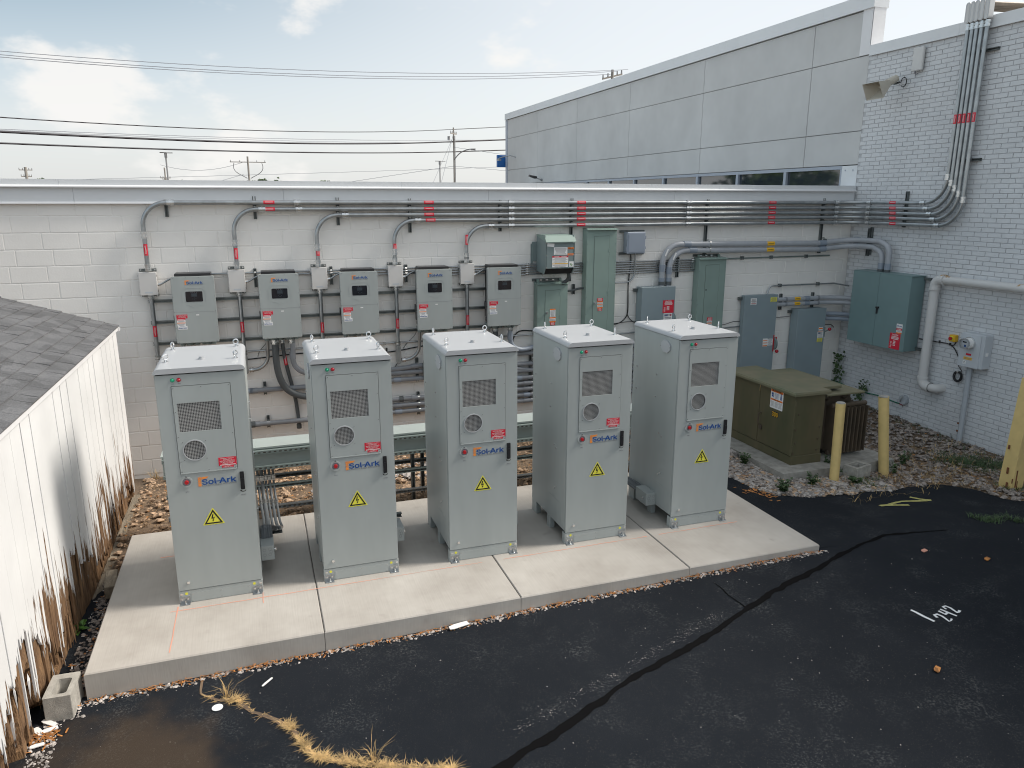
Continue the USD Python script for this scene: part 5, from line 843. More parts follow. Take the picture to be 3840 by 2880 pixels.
for x, l in ((8.60, 'short strut behind the two pipes beside the tall grey switch'), (9.27, 'short strut behind the two pipes close to the wall corner')): strut(l, x, 1.32, 1.60, YW - .001, 'short struts behind the switch pipes')

# ------------------------------------------------------------------ things on the brick wall
t = thing('gas_pipe', 'big white painted gas pipe with rust, turning a corner on the brick wall', 'pipe', (0, 0, 0)); gp = [(XB + .02, 2.45, .345), (9.85, 2.46, .345), (9.85, 2.745, .325), (9.85, 2.745, 2.005), (9.85, -1.5, 2.02)]
obj('vertical_pipe', tube([(9.85, 2.745, .42), (9.85, 2.745, 1.90)], .068, 22), 'pipe_weathered', t, smooth=60)
obj('horizontal_pipe', tube([(9.85, 2.62, 2.005), (9.85, -1.5, 2.02)], .062, 22), 'pipe_weathered', t, smooth=60)
obj('elbow', tube(bend([(9.85, 2.745, 1.86), (9.85, 2.745, 2.005), (9.85, 2.60, 2.005)], .11, 12), .075, 22), 'pipe_weathered', t, smooth=60)
obj('elbow', tube(bend([(9.85, 2.745, .46), (9.85, 2.745, .335), (9.85, 2.58, .335)], .11, 12), .076, 22), 'pipe_weathered', t, smooth=60)
obj('stub', tube(bend([(9.85, 2.60, .335), (9.85, 2.50, .34), (XB + .02, 2.46, .345)], .07, 8), .066, 20), 'pipe_weathered', t, smooth=60)
for c, d in (((9.85, 2.745, 1.86), (0, 0, 1)), ((9.85, 2.60, 2.005), (0, 1, 0)), ((9.85, 2.745, .46), (0, 0, 1)), ((9.85, 2.60, .335), (0, 1, 0))): obj('collar', cyl(np.array(c) - .02 * np.array(d), np.array(c) + .02 * np.array(d), .080, 22), 'pipe_weathered', t)

t = thing('meter_box', 'grey meter box with a round glass meter on the brick wall', 'electric meter', (9.80, 0, 0)); G = FX((0, 0, 0))
obj('box_body', cbox(.004, 1.745, .80, XB - 9.80, 2.125, 1.29, .006), 'meter_grey', t, smooth=False); obj('cover', cbox(-.01, 1.80, .795, .006, 2.128, 1.285, .004), 'meter_grey', t, smooth=False)
obj('meter_ring', cyl((-.01, 1.965, 1.155), (-.035, 1.965, 1.155), .092, 32), 'zinc_bright', t); obj('meter_body', cyl((-.035, 1.965, 1.155), (-.105, 1.965, 1.155), .078, 30, r1=.076), 'sticker_white', t)
md = obj('meter_dial', cyl((-.105, 1.965, 1.155), (-.108, 1.965, 1.155), .070, 28), 'meter_grey', t); obj('display', put(plate(-2.0, 1.165, -1.94, 1.185, .108, .110), G), 'display_black', md, smooth=False); obj('mark', put(plate(-1.975, 1.105, -1.945, 1.135, .108, .110), G), 'logo_blue', md, smooth=False)
obj('meter_glass', [cyl((-.106, 1.965, 1.155), (-.16, 1.965, 1.155), .0765, 30, r1=.070)], 'meter_glass', t)
stick(t, -2.005, .972, -1.92, 1.0, 'sticker_red', 0, F=FX((-.01, 0, 0))); stick(t, -2.035, .905, -1.90, .945, 'sticker_amber', 2, 'print_grey', 3, FX((-.01, 0, 0))); stick(t, -2.04, .835, -1.99, .885, 'sticker_white', 2, 'print_grey', 4, FX((-.01, 0, 0)))
obj('seal_tab', cbox(.05, 1.738, .99, .10, 1.745, 1.04, .002), 'sticker_white', t, smooth=False)
t = thing('meter_conduit', 'grey painted conduit going from the meter box down into the ground', 'conduit', (9.895, 1.995, 0)); obj('pipe', cyl((0, 0, -.5), (0, 0, .80), .036, 18), 'conduit_painted', t); obj('collar', [cyl((0, 0, .36), (0, 0, .42), .040, 18)], 'conduit_painted', t); [obj('rust_patch', box(-.0385, -.006 + .02, z, -.034, .02 + .02, z + .03), 'rust', t, smooth=False) for z in (-.22, -.10)]
t = thing('emergency_button', 'yellow emergency stop button with a red knob beside the meter box', 'emergency button', (XB - .005, 2.36, 1.15)); obj('case', cbox(-.075, -.052, -.052, 0, .052, .052, .008), 'sticker_amber', t, smooth=False); obj('guard', cyl((-.075, 0, 0), (-.085, 0, 0), .036, 20), 'sticker_yellow', t); obj('knob', cyl((-.085, 0, 0), (-.115, 0, 0), .022, 18, r1=.026), 'red_paint', t)
t = thing('cable_coil', 'coil of black cable hanging under the meter box', 'cable', (XB - .03, 2.21, .60)); a = np.linspace(0, 2 * PI * 5.2, 160); rr = .072 + .012 * np.sin(a * .37 + 1)
obj('coil', tube(np.c_[-.012 * np.sin(a * .21), rr * .9 * np.sin(a) , rr * np.cos(a) - .01], .0062, 6), 'cable_black', t); obj('tail', tube(spline([(0, -.06, .07), (-.01, -.03, .12), (.0, .02, .17), (.0, -.01, .21)], 12), .006, 6), 'cable_black', t); obj('tie', cbox(-.03, -.02, .05, .01, .01, .08, .003), 'zinc_bright', t, smooth=False)
t = thing('black_cable', 'black cable along the brick wall from behind the gas pipe to the meter box', 'cable', (0, 0, 0)); x = XB - .012; obj('cable', tube(spline([(x, 3.0, 1.03), (x, 2.75, 1.035), (x, 2.55, 1.045), (x, 2.42, 1.035), (x, 2.34, .985), (x, 2.24, .86), (x, 2.14, .82)], 40), .008, 7), 'cable_black', t); obj('branch', tube(spline([(x, 2.42, 1.03), (x, 2.37, 1.04), (x, 2.345, 1.07), (x, 2.34, 1.11)], 12), .007, 7), 'cable_black', t)
for y, z in ((2.62, 1.05), (2.43, 1.045)): obj('clip', cbox(x - .012, y - .012, z - .02, x + .008, y + .012, z + .02, .002), 'plastic_black', t, smooth=False)
t = thing('vent_cap', 'round grey cap with a clasp low on the brick wall', 'pipe cap', (XB, 3.125, -.01)); obj('cap', [cyl((0, 0, 0), (-.06, 0, 0), .078, 24), cyl((-.06, 0, 0), (-.068, 0, 0), .07, 24)], 'conduit_painted', t); obj('clasp', tube(spline([(-.068, -.01, .07), (-.09, .0, .03), (-.085, .02, -.03)], 10), .009, 8), 'galvanised', t)
t = thing('horn_speaker', 'cream square horn loudspeaker on the brick wall near its top', 'loudspeaker', (XB - .02, 4.0, 5.0)); mo = np.array([-.50, .02, -.16]); ax = np.array([-.85, .05, -.42]); ax /= np.linalg.norm(ax); s1 = np.cross(ax, [0, 0, 1]); s1 /= np.linalg.norm(s1); s2 = np.cross(s1, ax)
def frus(c0, h0, c1, h1, asp=.72): return [c0 + s1 * h0 * a + s2 * h0 * asp * b for a, b in ((-1, -1), (1, -1), (1, 1), (-1, 1))] + [c1 + s1 * h1 * a + s2 * h1 * asp * b for a, b in ((-1, -1), (1, -1), (1, 1), (-1, 1))]
v = np.array(frus(mo, .185, mo - ax * .30, .055) + frus(mo - ax * .004, .178, mo - ax * .27, .04)); f = []
for k in range(4):
    l = (k + 1) % 4; f += [(k, l, 4 + l), (k, 4 + l, 4 + k), (8 + k, 12 + l, 8 + l), (8 + k, 12 + k, 12 + l), (k, 8 + l, l), (k, 8 + k, 8 + l)]
f += [(12, 13, 14), (12, 14, 15)]; obj('horn', trimesh.Trimesh(v, np.array(f), process=False), 'horn_cream', t, smooth=False)
obj('plug', cyl(mo - ax * .27, mo - ax * .15, .022, 12), 'horn_cream', t); obj('driver', [cyl(mo - ax * .29, mo - ax * .43, .06, 18), cyl(mo - ax * .43, mo - ax * .47, .055, 18)], 'horn_cream', t); obj('bracket', tube(spline([(0, 0, 0), (-.06, .02, -.03), mo - ax * .36], 8), .015, 8), 'strut_steel', t)
obj('cable', [tube([(-.02, -.10 + .055 * math.cos(q), -.02 + .07 * math.sin(q)) for q in np.linspace(0, 5.5, 20)], .007, 6), tube(spline([(-.03, -.05, -.02), (-.1, .02, .02), mo - ax * .44], 8), .006, 6)], 'cable_black', t)
t = thing('antenna_panel', 'slim white antenna panel near the top of the brick wall', 'antenna', (XB - .04, 3.66, 5.28)); obj('radome', cbox(-.03, -.10, -.17, .02, .10, .17, .012), 'antenna_white', t, smooth=False); obj('connector', [cyl((-.01, .03, -.17), (-.01, .03, -.20), .014, 10), tube(spline([(-.01, .03, -.2), (.0, .02, -.22), (.03, .01, -.2)], 8), .005, 6)], 'print_grey', t)
t = thing('garden_hose', 'thin green hose sagging along the foot of the brick wall', 'hose', (0, 0, 0)); obj('hose', tube(spline([(9.86, 4.7, -.02), (9.9, 4.6, -.035), (9.92, 4.35, -.07), (9.93, 3.92, -.085), (9.93, 3.6, -.068), (9.93, 3.4, -.082), (9.93, 3.17, -.088)], 40), .010, 8), 'hose_green', t); obj('nozzle', cyl((9.93, 3.18, -.088), (9.93, 3.13, -.092), .015, 10), 'red_paint', t)

# ------------------------------------------------------------------ wireway trough and its frame behind the cabinets
t = thing('wireway_trough', 'long grey-green sheet metal wireway on struts behind the cabinets', 'cable trough', (0, 0, 0)); ty0, ty1, tz0, tz1 = 1.74, 2.02, .475, .70
obj('trough_body', cbox(-1.0, ty0, tz0, 5.42, ty1, tz1, .003), 'trough_paint', t, smooth=False); obj('lid', [hull([(x, y, z) for x in (-1.01, 5.43) for y, z in ((ty0 - .012, tz1 - .012), (ty0 - .012, tz1 + .004), (ty1 + .01, tz1 + .008), (ty1 + .01, tz1 - .012))])], 'trough_paint', t, smooth=False)
fr = thing('support_stand', 'steel strut frame standing on the gravel and carrying the wireway', 'frame', (0, 0, 0))
def hrail(z, y, x0=-1.0, x1=5.42, mt='strut_green', par=fr, up_=False):
    m = cat(strut_mesh(x1 - x0)); m.apply_transform(trimesh.transformations.rotation_matrix(PI / 2, [0, 1, 0])); m.apply_translation([x0, 0, 0])
    r_ = obj('rail', put(m, trimesh.transformations.translation_matrix([0, y, z])), mt, par, smooth=False)
    obj('slots', [put(extr(rrect(x - .014, -.0065, x + .014, .0065, .006, 3), .002), FY((0, y - .0415, z))) for x in np.arange(x0 + .03, x1, .052)], 'sawcut', r_, smooth=False, kind='stuff')
def slot_flange(z):
    obj('slotted_flange', cbox(-1.0, ty0 - .041, z - .02, 5.42, ty0 - .0005, z + .02, .002), 'strut_green', t, smooth=False)
    obj('slots', [put(extr(rrect(x - .014, -.0065, x + .014, .0065, .006, 3), .002), FY((0, ty0 - .0405, z))) for x in np.arange(-.97, 5.4, .052)], 'sawcut', t, smooth=False, kind='stuff')
slot_flange(.655); slot_flange(.487)
hrail(.262, 1.78); hrail(.29, 2.0, mt='strut_steel'); hrail(.035, 1.76, mt='galvanised')
for x in (-.35, 1.515, 3.4, 5.2): obj('post', put(cat(strut_mesh(.60)), trimesh.transformations.translation_matrix([x, 1.83, -.12])), 'strut_steel', fr, smooth=False)
for x in (-.2, 1.665, 3.55, 5.35): obj('post', put(cat(strut_mesh(.60)), trimesh.transformations.translation_matrix([x, 2.03, -.12])), 'strut_steel', fr, smooth=False)

# bundles of hoses from the wireway to the cabinets' side boxes
def bundle(cx, side, n, words):
    bx = cx + (CW + .056 if side > 0 else -.056)
    for k in range(n):
        dx = (-.045 + .028 * k) if side > 0 else (.02 - .03 * k); x0 = bx - .02 + dx * (1.35 if side > 0 else -1) + (.03 if side > 0 else 0); r = [.014, .021, .012, .015, .012][k]
        ex = bx + (-.035 + .018 * k)
        p = [(x0, 1.77, .46), (x0, 1.76, .30), (x0 + .008, 1.68, .16), (x0 + .02, 1.45, .105), (x0 + .03, 1.10, .12), (x0 + .02, .80, .20), (ex, .62, .31), (ex, .52, .335), (ex, .48, .255)] if side > 0 else [(x0 - .02, 1.77, .46), (x0 - .02, 1.76, .30), (x0 - .02, 1.66, .20), (bx - .03 - .02 * k, 1.2, .19 + .012 * k), (bx - .02 + .012 * k, .8, .20 + .012 * k), (bx - .02 + .01 * k, .52, .20 + .01 * k)]
        t = thing('side_hose', f'{["outermost", "thick", "thin third", "fourth", "innermost"][k]} dark hose of the bundle running to {words}', 'hose', (0, 0, 0), 'dark hoses to the cabinet side boxes')
        q = spline(p, 44); obj('hose', tube(q, r, 9), 'hose_dark', t, smooth=60)
        if side > 0:
            for i in (10, 32): coupling(t, q[i], q[i + 1] - q[i - 1], r - .002, L=.018, name='strap')
            coupling(t, (x0, 1.765, .36), (0, 0, 1), r, L=.04)
            if k == 1: band(t, q[24], q[25] - q[23], r, .07, 'sticker_red', (0, -.6, .8))
    if side > 0:
        s = thing('strut_channel', f'short strut under the hoses running to {words}', 'strut', (bx - .10, .92, .13), 'struts under the hoses'); m = cat(strut_mesh(.24)); m.apply_transform(trimesh.transformations.rotation_matrix(PI / 2, [0, 1, 0])); obj('channel', m, 'strut_steel', s, smooth=False); obj('leg', box(.02, -.03, -.13, .05, -.005, -.02), 'strut_steel', s, smooth=False)
bundle(CX[0], 1, 5, 'the side box of the leftmost cabinet'); bundle(CX[1], 1, 3, 'the side box of the second cabinet'); bundle(CX[2], 1, 2, 'the side box of the middle cabinet'); bundle(CX[4], -1, 4, 'the side box of the rightmost cabinet')

# ------------------------------------------------------------------ pad-mounted transformer
t = thing('pad_transformer', 'mossy green pad-mounted transformer with doors, fins and a warning sign', 'transformer', (0, 0, 0)); G = FX((6.287, 0, 0))
obj('cabinet_body', cbox(6.300, 1.385, -.115, 6.755, 2.85, .80, .006), 'transformer_green', t, smooth=False)
obj('base_skirt', cbox(6.290, 1.372, -.12, 6.765, 2.862, -.003, .004), 'transformer_green', t, smooth=False)
dr = [obj('door', cbox(6.286, 1.378, .003, 6.301, 2.068, .79, .004), 'transformer_green', t, smooth=False), obj('door', cbox(6.286, 2.074, .003, 6.301, 2.855, .79, .004), 'transformer_green', t, smooth=False)]
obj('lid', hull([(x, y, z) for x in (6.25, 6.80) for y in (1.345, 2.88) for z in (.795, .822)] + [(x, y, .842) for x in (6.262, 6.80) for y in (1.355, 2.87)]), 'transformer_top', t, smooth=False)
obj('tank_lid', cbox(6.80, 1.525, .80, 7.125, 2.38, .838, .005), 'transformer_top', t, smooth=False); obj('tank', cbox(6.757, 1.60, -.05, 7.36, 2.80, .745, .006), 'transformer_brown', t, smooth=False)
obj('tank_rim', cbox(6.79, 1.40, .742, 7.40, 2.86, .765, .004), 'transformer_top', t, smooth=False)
for k in range(9): obj('cooling_fin', cbox(6.98 + .064 * k, 1.415, -.06, 6.992 + .064 * k, 1.61, .56, .004), 'transformer_brown', t, smooth=False)
for k in range(8): obj('cooling_fin', cbox(7.36, 1.72 + .07 * k, -.06, 7.53, 1.732 + .07 * k, .56, .004), 'transformer_brown', t, smooth=False)
obj('fin_header', [cyl((6.96, 1.50, .58), (7.52, 1.50, .58), .03, 12), cyl((6.96, 1.50, -.06), (7.52, 1.50, -.06), .03, 12), cyl((7.44, 1.70, .58), (7.44, 2.25, .58), .03, 12)], 'transformer_brown', t)
for x in (6.93, 7.20): obj('lifting_hook', tube(spline([(x, 1.59, .66), (x, 1.53, .655), (x + .01, 1.50, .69), (x, 1.53, .72)], 10), .012, 8), 'transformer_brown', t)
for y, z in ((1.38, .70), (1.38, .40), (1.38, .10)): obj('hinge', cyl((6.297, y - .004, z - .04), (6.297, y - .004, z + .04), .009, 8), 'transformer_green', t)
for x, z in ((6.33, .35), (6.34, .17), (6.32, .03), (6.70, .36), (6.69, .2), (6.36, .55), (6.68, .05)): obj('bolt', cyl((x, 1.386, z), (x, 1.374, z), .010, 6), 'transformer_brown', t, smooth=False)
obj('handle', [tube(bend([(6.286, 2.018, .25), (6.245, 2.018, .255), (6.245, 2.018, .41), (6.286, 2.018, .415)], .02, 5), .009, 8), cbox(6.262, 1.975, .19, 6.286, 2.03, .25, .005)], 'transformer_brown', t)
ws = obj('warning_sign', put(extr(rrect(-1.855, .535, -1.607, .805, .012, 4), .003), G), 'sticker_white', t, smooth=False)
P_ = lambda m: put(m, FX((6.287 - .0032, 0, 0)))
hb = obj('orange_header', [P_(extr(rrect(-1.85, .752, -1.612, .80, .01, 3), .0006)), P_(plate(-1.848, .640, -1.614, .662, 0, .0006))], 'sticker_orange', ws, smooth=False)
obj('lettering', [P_(text_fit('WARNING', -1.79, .763, .145, .024, True, n=.0008)), P_(extr(Polygon([(-1.825, .762), (-1.797, .762), (-1.811, .786)]), .0014)), P_(text_fit('KEEP OUT', -1.79, .644, .12, .014, True, n=.0008))], 'sticker_black', ws, smooth=False)
obj('pictogram', [P_(extr(unary_union([Point(-1.815, .725).buffer(.018), Polygon([(-1.835, .70), (-1.80, .715), (-1.79, .68), (-1.82, .685)])]), .0006)), P_(extr(unary_union([Polygon([(-1.665, .672), (-1.652, .672), (-1.648, .70), (-1.642, .672), (-1.63, .672), (-1.643, .74), (-1.655, .74)]), Point(-1.649, .748).buffer(.008)]), .0006))] + [P_(m) for m in lines(-1.775, .67, -1.69, .745, 5, 0, .3, 1)], 'logo_blue', ws, smooth=False)
obj('print', [P_(m) for k, u in enumerate((-1.845, -1.765, -1.690)) for m in lines(u, .556, u + .070, .632, 6, 0, .3, k)], 'print_grey', ws, smooth=False)
nb = obj('number_plate', put(plate(-1.805, .425, -1.675, .50, 0, .002), G), 'plastic_black', t, smooth=False); obj('digits', P_(text_fit('300', -1.797, .434, .114, .055, True, n=0)), 'sticker_amber', nb, smooth=False)
obj('strap_tag', put(plate(-2.085, .70, -2.077, .84, .001, .004), G), 'straw', t, smooth=False)
p = UsdGeom.Xform.Define(stage, path_of('transformer_pad')).GetPrim(); tag(p, 'rough old concrete base under the green transformer', 'concrete base')
def rough_block(x0, y0, z0, x1, y1, z1, n, amp, seed):
    m = trimesh.creation.box([x1 - x0, y1 - y0, z1 - z0]); m = m.subdivide_to_size(n); m.merge_vertices(); v = np.array(m.vertices); c = np.array([(x0 + x1) / 2, (y0 + y1) / 2, (z0 + z1) / 2]); nrm = np.array(m.vertex_normals)
    v = v + c + nrm * ((meshkit.fbm((v + c) * 5, 4, seed) - .5) * 2 * amp)[:, None]; return trimesh.Trimesh(v, m.faces, process=False)
obj('base_slab', rough_block(6.01, 1.14, -.5, 7.75, 3.2, -.118, .09, .018, 4), 'old_concrete', p, smooth=40)

# bollards
def bollard(label, x, y, z0, z1, r, lean=0.0, square=False):
    t = thing('bollard', label, 'bollard', (x, y, 0), 'yellow steel bollards')
    if not square: obj('pipe', cyl((0, 0, z0 - .3), (lean, .0, z1), r, 26), 'bollard_yellow', t); obj('cap', cyl((lean, 0, z1), (lean, 0, z1 + .012), r * .985, 26, r1=r * .8), 'old_concrete', t)
    else:
        obj('post', [hull([(a * r - .02 * b * 0, c * r * .9, z0 - .3) for a in (-1, 1) for c in (-1, 1) for b in (0,)] + [(lean + a * r, c * r * .9, z1) for a in (-1, 1) for c in (-1, 1)])], 'bollard_yellow', t, smooth=False)
        for dx, w_, a, b in ((.0, .02, .04, .26), (.03, .012, .0, .12), (-.06, .014, .1, .16)): obj('rust_streak', box(-.02 + dx, -r * .9 - .003, z0 + a, -.02 + dx + w_, -r * .9 + .002, z0 + b), 'rust', t, smooth=False)
        for q, a, b in ((.05, .2, .28), (.1, .5, .55), (.02, .02, .1)): obj('rust_streak', box(-r - .002 + lean * (a / 1.38), -r * .7 + q, z0 + a, -r + .003 + lean * (b / 1.38), -r * .7 + q + .02, z0 + b), 'rust', t, smooth=False)
    return t
bollard('yellow bollard standing right in front of the transformer fins', 6.67, 1.0, -.25, .775, .057, -.03); bollard('yellow bollard by itself in the gravel, beyond the transformer', 7.56, 1.06, -.28, .78, .062, -.20); bollard('big rusty yellow post at the right edge of the photo', 8.62, .20, -.28, 1.1, .095, .13, True)
t = tag(obj('cinder_block', put(extr(rrect(-.15, -.10, .15, .10, .006, 2).difference(rrect(-.105, -.065, .095, .065, .02, 3)), .195), trimesh.transformations.translation_matrix([7.09, 1.08, -.29]) @ trimesh.transformations.rotation_matrix(.25, [0, 0, 1])), 'cinder', smooth=False), 'hollow grey cinder block in the gravel beside the yellow bollard', 'cinder block')
t = tag(obj('cinder_block', put(extr(rrect(-.085, -.135, .085, .135, .006, 2).difference(rrect(-.045, -.10, .05, .075, .02, 3)), .19), trimesh.transformations.translation_matrix([-1.445, -.825, -.215]) @ trimesh.transformations.rotation_matrix(-.04, [0, 0, 1])), 'cinder', smooth=False), 'hollow grey cinder block between the pad corner and the rotten shed wall', 'cinder block')
tag(obj('wood_offcut', put(cbox(-.05, -.17, 0, .05, .17, .11, .004), trimesh.transformations.translation_matrix([-1.40, .83, -.19]) @ trimesh.transformations.rotation_matrix(.12, [0, 0, 1])), 'sill_wood', smooth=False), 'short weathered timber offcut against the left side of the pad', 'timber')
tag(obj('paving_stone', put(cbox(-.09, -.12, 0, .09, .12, .07, .01), trimesh.transformations.translation_matrix([6.02, 2.2, -.21]) @ trimesh.transformations.rotation_matrix(.3, [0, 0, 1])), 'stone', smooth=False), 'flat pale paving stone beside the transformer base', 'stone')
# ------------------------------------------------------------------ shed on the left
sh = thing('wooden_shed', 'white wooden shed with peeling paint, rotten bottom edge and dark shingle roof', 'shed', (0, 0, 0))
SX = lambda y: -1.53 - .007 * (3.36 - y)
edges = [3.36]
for top, n in ((2.02, 6), (.915, 5), (-.20, 5), (-1.31, 5), (-2.42, 5)): edges += list(np.linspace(edges[-1], top, n + 1)[1:])
def rot_height(y):
    b = lambda c, w: max(0, 1 - abs(y - c) / w)
    return .05 + .16 * meshkit.fbm(np.array([[y * 2.3, 3.1, 0]]), 4, 5)[0] + .50 * b(.35, .62) ** .8 + .20 * b(1.0, .3) + .34 * b(2.02, .14) + .20 * b(2.7, .5) + .62 * b(-1.05, .75) ** .8
for i, (a, b) in enumerate(zip(edges[:-1], edges[1:])):
    n = 30; ys = np.linspace(b + .0005, a - .0005, n); bot = []; r_ = np.random.default_rng(100 + i); hang = []
    for _ in range(r_.integers(1, 4)): k = r_.integers(0, n - 3); hang.append((k, k + r_.integers(2, 5), r_.uniform(-.21, -.02)))
    for j, y in enumerate(ys):
        h = rot_height(y) + .10 * (meshkit.fbm(np.array([[y * 30, i, 0]]), 3, 2)[0] - .5) * 2 + r_.uniform(-.02, .02) - .22
        for k0, k1, hz in hang:
            if k0 <= j < k1: h = min(h, hz + r_.uniform(0, .03))
        bot.append((y, max(h, -.235)))
    top = 1.765 + .006 * (3.36 - a); g = .0 if i not in (6, 11, 16, 21) else .006
    poly = Polygon([(b + g, top)] + [(y, z) for y, z in bot] + [(a - (.0 if i else 0), top)][0:1])
    if not poly.is_valid: poly = poly.buffer(0)
    poly = poly.buffer(-.0002 if g == 0 else -.0015, join_style=2)
    x = SX((a + b) / 2) + r_.normal() * .0012 + (.003 if i % 5 == 0 else 0)
    obj('siding_board', put(extr(poly, .014), np.array([[0, 0, 1, x - .014], [1, 0, 0, 0], [0, 1, 0, 0], [0, 0, 0, 1.0]])), 'peeling_paint', sh, smooth=False)
# rotten layer behind the paint, torn and uneven
gy, gzv = np.meshgrid(np.linspace(-2.4, 3.355, 240), np.linspace(-.30, 1.0, 46), indexing='ij'); P3 = np.stack([gy * 9, gzv * 2.2, gy * 0], -1)
dep = (meshkit.fbm(P3, 5, 9) - .5) * .05; hole = meshkit.fbm(np.stack([gy * 5, gzv * 1.3, gy * 0 + 3], -1), 3, 21) + .25 * np.maximum(0, .15 - gzv)
dep = dep - np.where(hole > .70, .10, 0); vv = np.stack([-1.552 - .007 * (3.36 - gy) + dep, gy, gzv], -1).reshape(-1, 3); k = gy.shape[1]
ff = [(i * k + j, (i + 1) * k + j, (i + 1) * k + j + 1, i * k + j + 1) for i in range(gy.shape[0] - 1) for j in range(k - 1)]
obj('rotten_sheathing', (vv, np.array(ff)), 'rotten_wood', sh, smooth=False)
for q in range(26):
    y = rnd.uniform(-1.5, 3.2); z = -.2 + rot_height(y) * rnd.uniform(.3, .9); L = rnd.uniform(.08, .3); w = rnd.uniform(.01, .035)
    obj('splinter', put(hull([(-w / 2, 0, 0), (w / 2, 0, 0), (-w / 3, 0, .01), (w / 3, 0, .01), (rnd.uniform(-.01, .01), -L, rnd.uniform(.0, .03)), (rnd.uniform(-w, w) * .4, L * .3, 0)]), np.array([[0, 0, 1, SX(y) - .012], [1, 0, 0, y], [0, 1, 0, z], [0, 0, 0, 1.0]])), 'rotten_wood' if q % 3 else 'peeling_paint', sh, smooth=False)
m = rough_block(-1.56, -2.5, -.36, -1.485, 3.34, -.245, .08, .012, 8); obj('sill_beam', m, 'sill_wood', sh, smooth=False)
obj('end_wall', [box(-4.2, 3.34, -.5, -1.548, 3.358, 1.74)], 'peeling_paint', sh, smooth=False); obj('inner_dark', box(-4.2, -2.4, -.5, -1.68, 3.33, 1.70), 'dark_inside', sh, smooth=False)
tilt = .006
ex = lambda y: -1.505 - .006 * (3.41 - y); ez = lambda y: 1.772 + tilt * (3.41 - y)
obj('fascia', [hull([(ex(y) - d, y, ez(y) + z) for y in (-2.5, 3.40) for d in (.0, .022) for z in (-.045, -.012)])], 'trim_white', sh, smooth=False)
obj('fascia_return', box(-1.53, 3.36, 1.722, -1.49, 3.40, 1.762), 'trim_white', sh, smooth=False)
SL = .333
obj('roof_deck', hull([(ex(y) - d, y, ez(y) + d * SL + z) for y in (-2.5, 3.405) for d in (.0, 2.6) for z in (-.012, -.004)]), 'sill_wood', sh, smooth=False)
nsh = 0; rest = []
for c in range(17):
    d0 = -.012 + .138 * c; y = 3.415 - (0 if c % 2 else .0)
    first = True
    while y > -2.5:
        wd = rnd.choice([.11, .16, .21, .25, .30]) if not first else rnd.uniform(.08, .3); first = False; yb = max(y - wd, -2.5); th = rnd.choice([.007, .007, .012]); lift = rnd.uniform(0, .0025); g = .0015; d1 = d0 + .152
        P = lambda yy, d, n: (ex(yy) - d, yy, ez(yy) + d * SL + n)
        msh = hull([P(yy, d, n) for yy in (yb + g, y - g) for d, n in ((d0, .003 + lift), (d0, .003 + th + lift), (d1, .0), (d1, .004))])
        if c < 10 and y > -1.3 and nsh < 290: obj('shingle', msh, 'shingle', sh, smooth=False); nsh += 1
        else: rest.append(msh)
        y = yb
obj('shingle_courses', rest, 'shingle', sh, smooth=False, kind='stuff')

# ------------------------------------------------------------------ loose stones, litter and plants
def ico(sub=0): return trimesh.creation.icosphere(sub)
_ico = [ico(0)]
def pebbles(pts, rmin, rmax, flat=.6, seed=0):
    r = np.random.default_rng(seed); base = np.array(_ico[0].vertices); F = np.array(_ico[0].faces); n = len(pts); rad = rmin + (rmax - rmin) * r.random(n) ** 2.2
    V = base[None] * (1 + .35 * r.normal(size=(n, len(base), 1)).clip(-1.2, 1.2) * .7) * (rad[:, None] * np.stack([r.uniform(.8, 1.5, n), r.uniform(.7, 1.1, n), flat * r.uniform(.6, 1.2, n)], -1))[:, None]
    a = r.uniform(0, 2 * PI, n); c, s = np.cos(a), np.sin(a); X = V[..., 0] * c[:, None] - V[..., 1] * s[:, None]; Y = V[..., 0] * s[:, None] + V[..., 1] * c[:, None]
    tl = r.normal(size=n) * .35; Z = V[..., 2] + X * np.sin(tl)[:, None] * .6
    V = np.stack([X + pts[:, 0, None], Y + pts[:, 1, None], Z + (gz(pts[:, 0], pts[:, 1]) + rad * flat * .35)[:, None]], -1)
    return trimesh.Trimesh(V.reshape(-1, 3), (F[None] + (np.arange(n) * len(base))[:, None, None]).reshape(-1, 3), process=False)
def scatter(poly, n, seed):
    r = np.random.default_rng(seed); x0, y0, x1, y1 = poly.bounds; import shapely; out = []
    while len(out) < n:
        q = r.uniform((x0, y0), (x1, y1), (n * 2, 2)); ok = shapely.contains_xy(poly, q[:, 0], q[:, 1]); out += list(q[ok])
    return np.array(out[:n])
tbase = sbox(6.0, 1.12, 7.77, 3.25); ew = Polygon(edge_w + [(9.93, -1.1), (9.93, 4.70), (4.95, 4.70), (4.95, 1.75)]).buffer(0).difference(tbase)
pale = ew.intersection(Polygon([(4.9, 1.8), (5.3, .4), (7.3, .3), (7.0, 1.2), (6.0, 1.2), (6.05, 3.2), (4.9, 3.2)])); dark = ew.difference(pale)
def stuff(name, mesh, mat, label, smooth=False): return tag(obj(name, mesh, mat, smooth=smooth), label, None, None, 'stuff')
stuff('mixed_gravel', pebbles(scatter(pale, 1300, 71), .012, .045, .45, 72), 'stone_brown', 'brownish stones mixed into the pale gravel'); stuff('grey_gravel', pebbles(scatter(pale, 1100, 73), .012, .05, .45, 74), 'stone_dark', 'darker stones mixed into the pale gravel')
stuff('pale_gravel', pebbles(scatter(pale, 1700, 1), .014, .055, .45, 2), 'stone_pale', 'pale broken stones around the transformer base')
stuff('dark_gravel', cat(pebbles(scatter(dark, 5600, 3), .010, .05, .45, 4)), 'stone_dark', 'dark small stones in the bed along the brick wall')
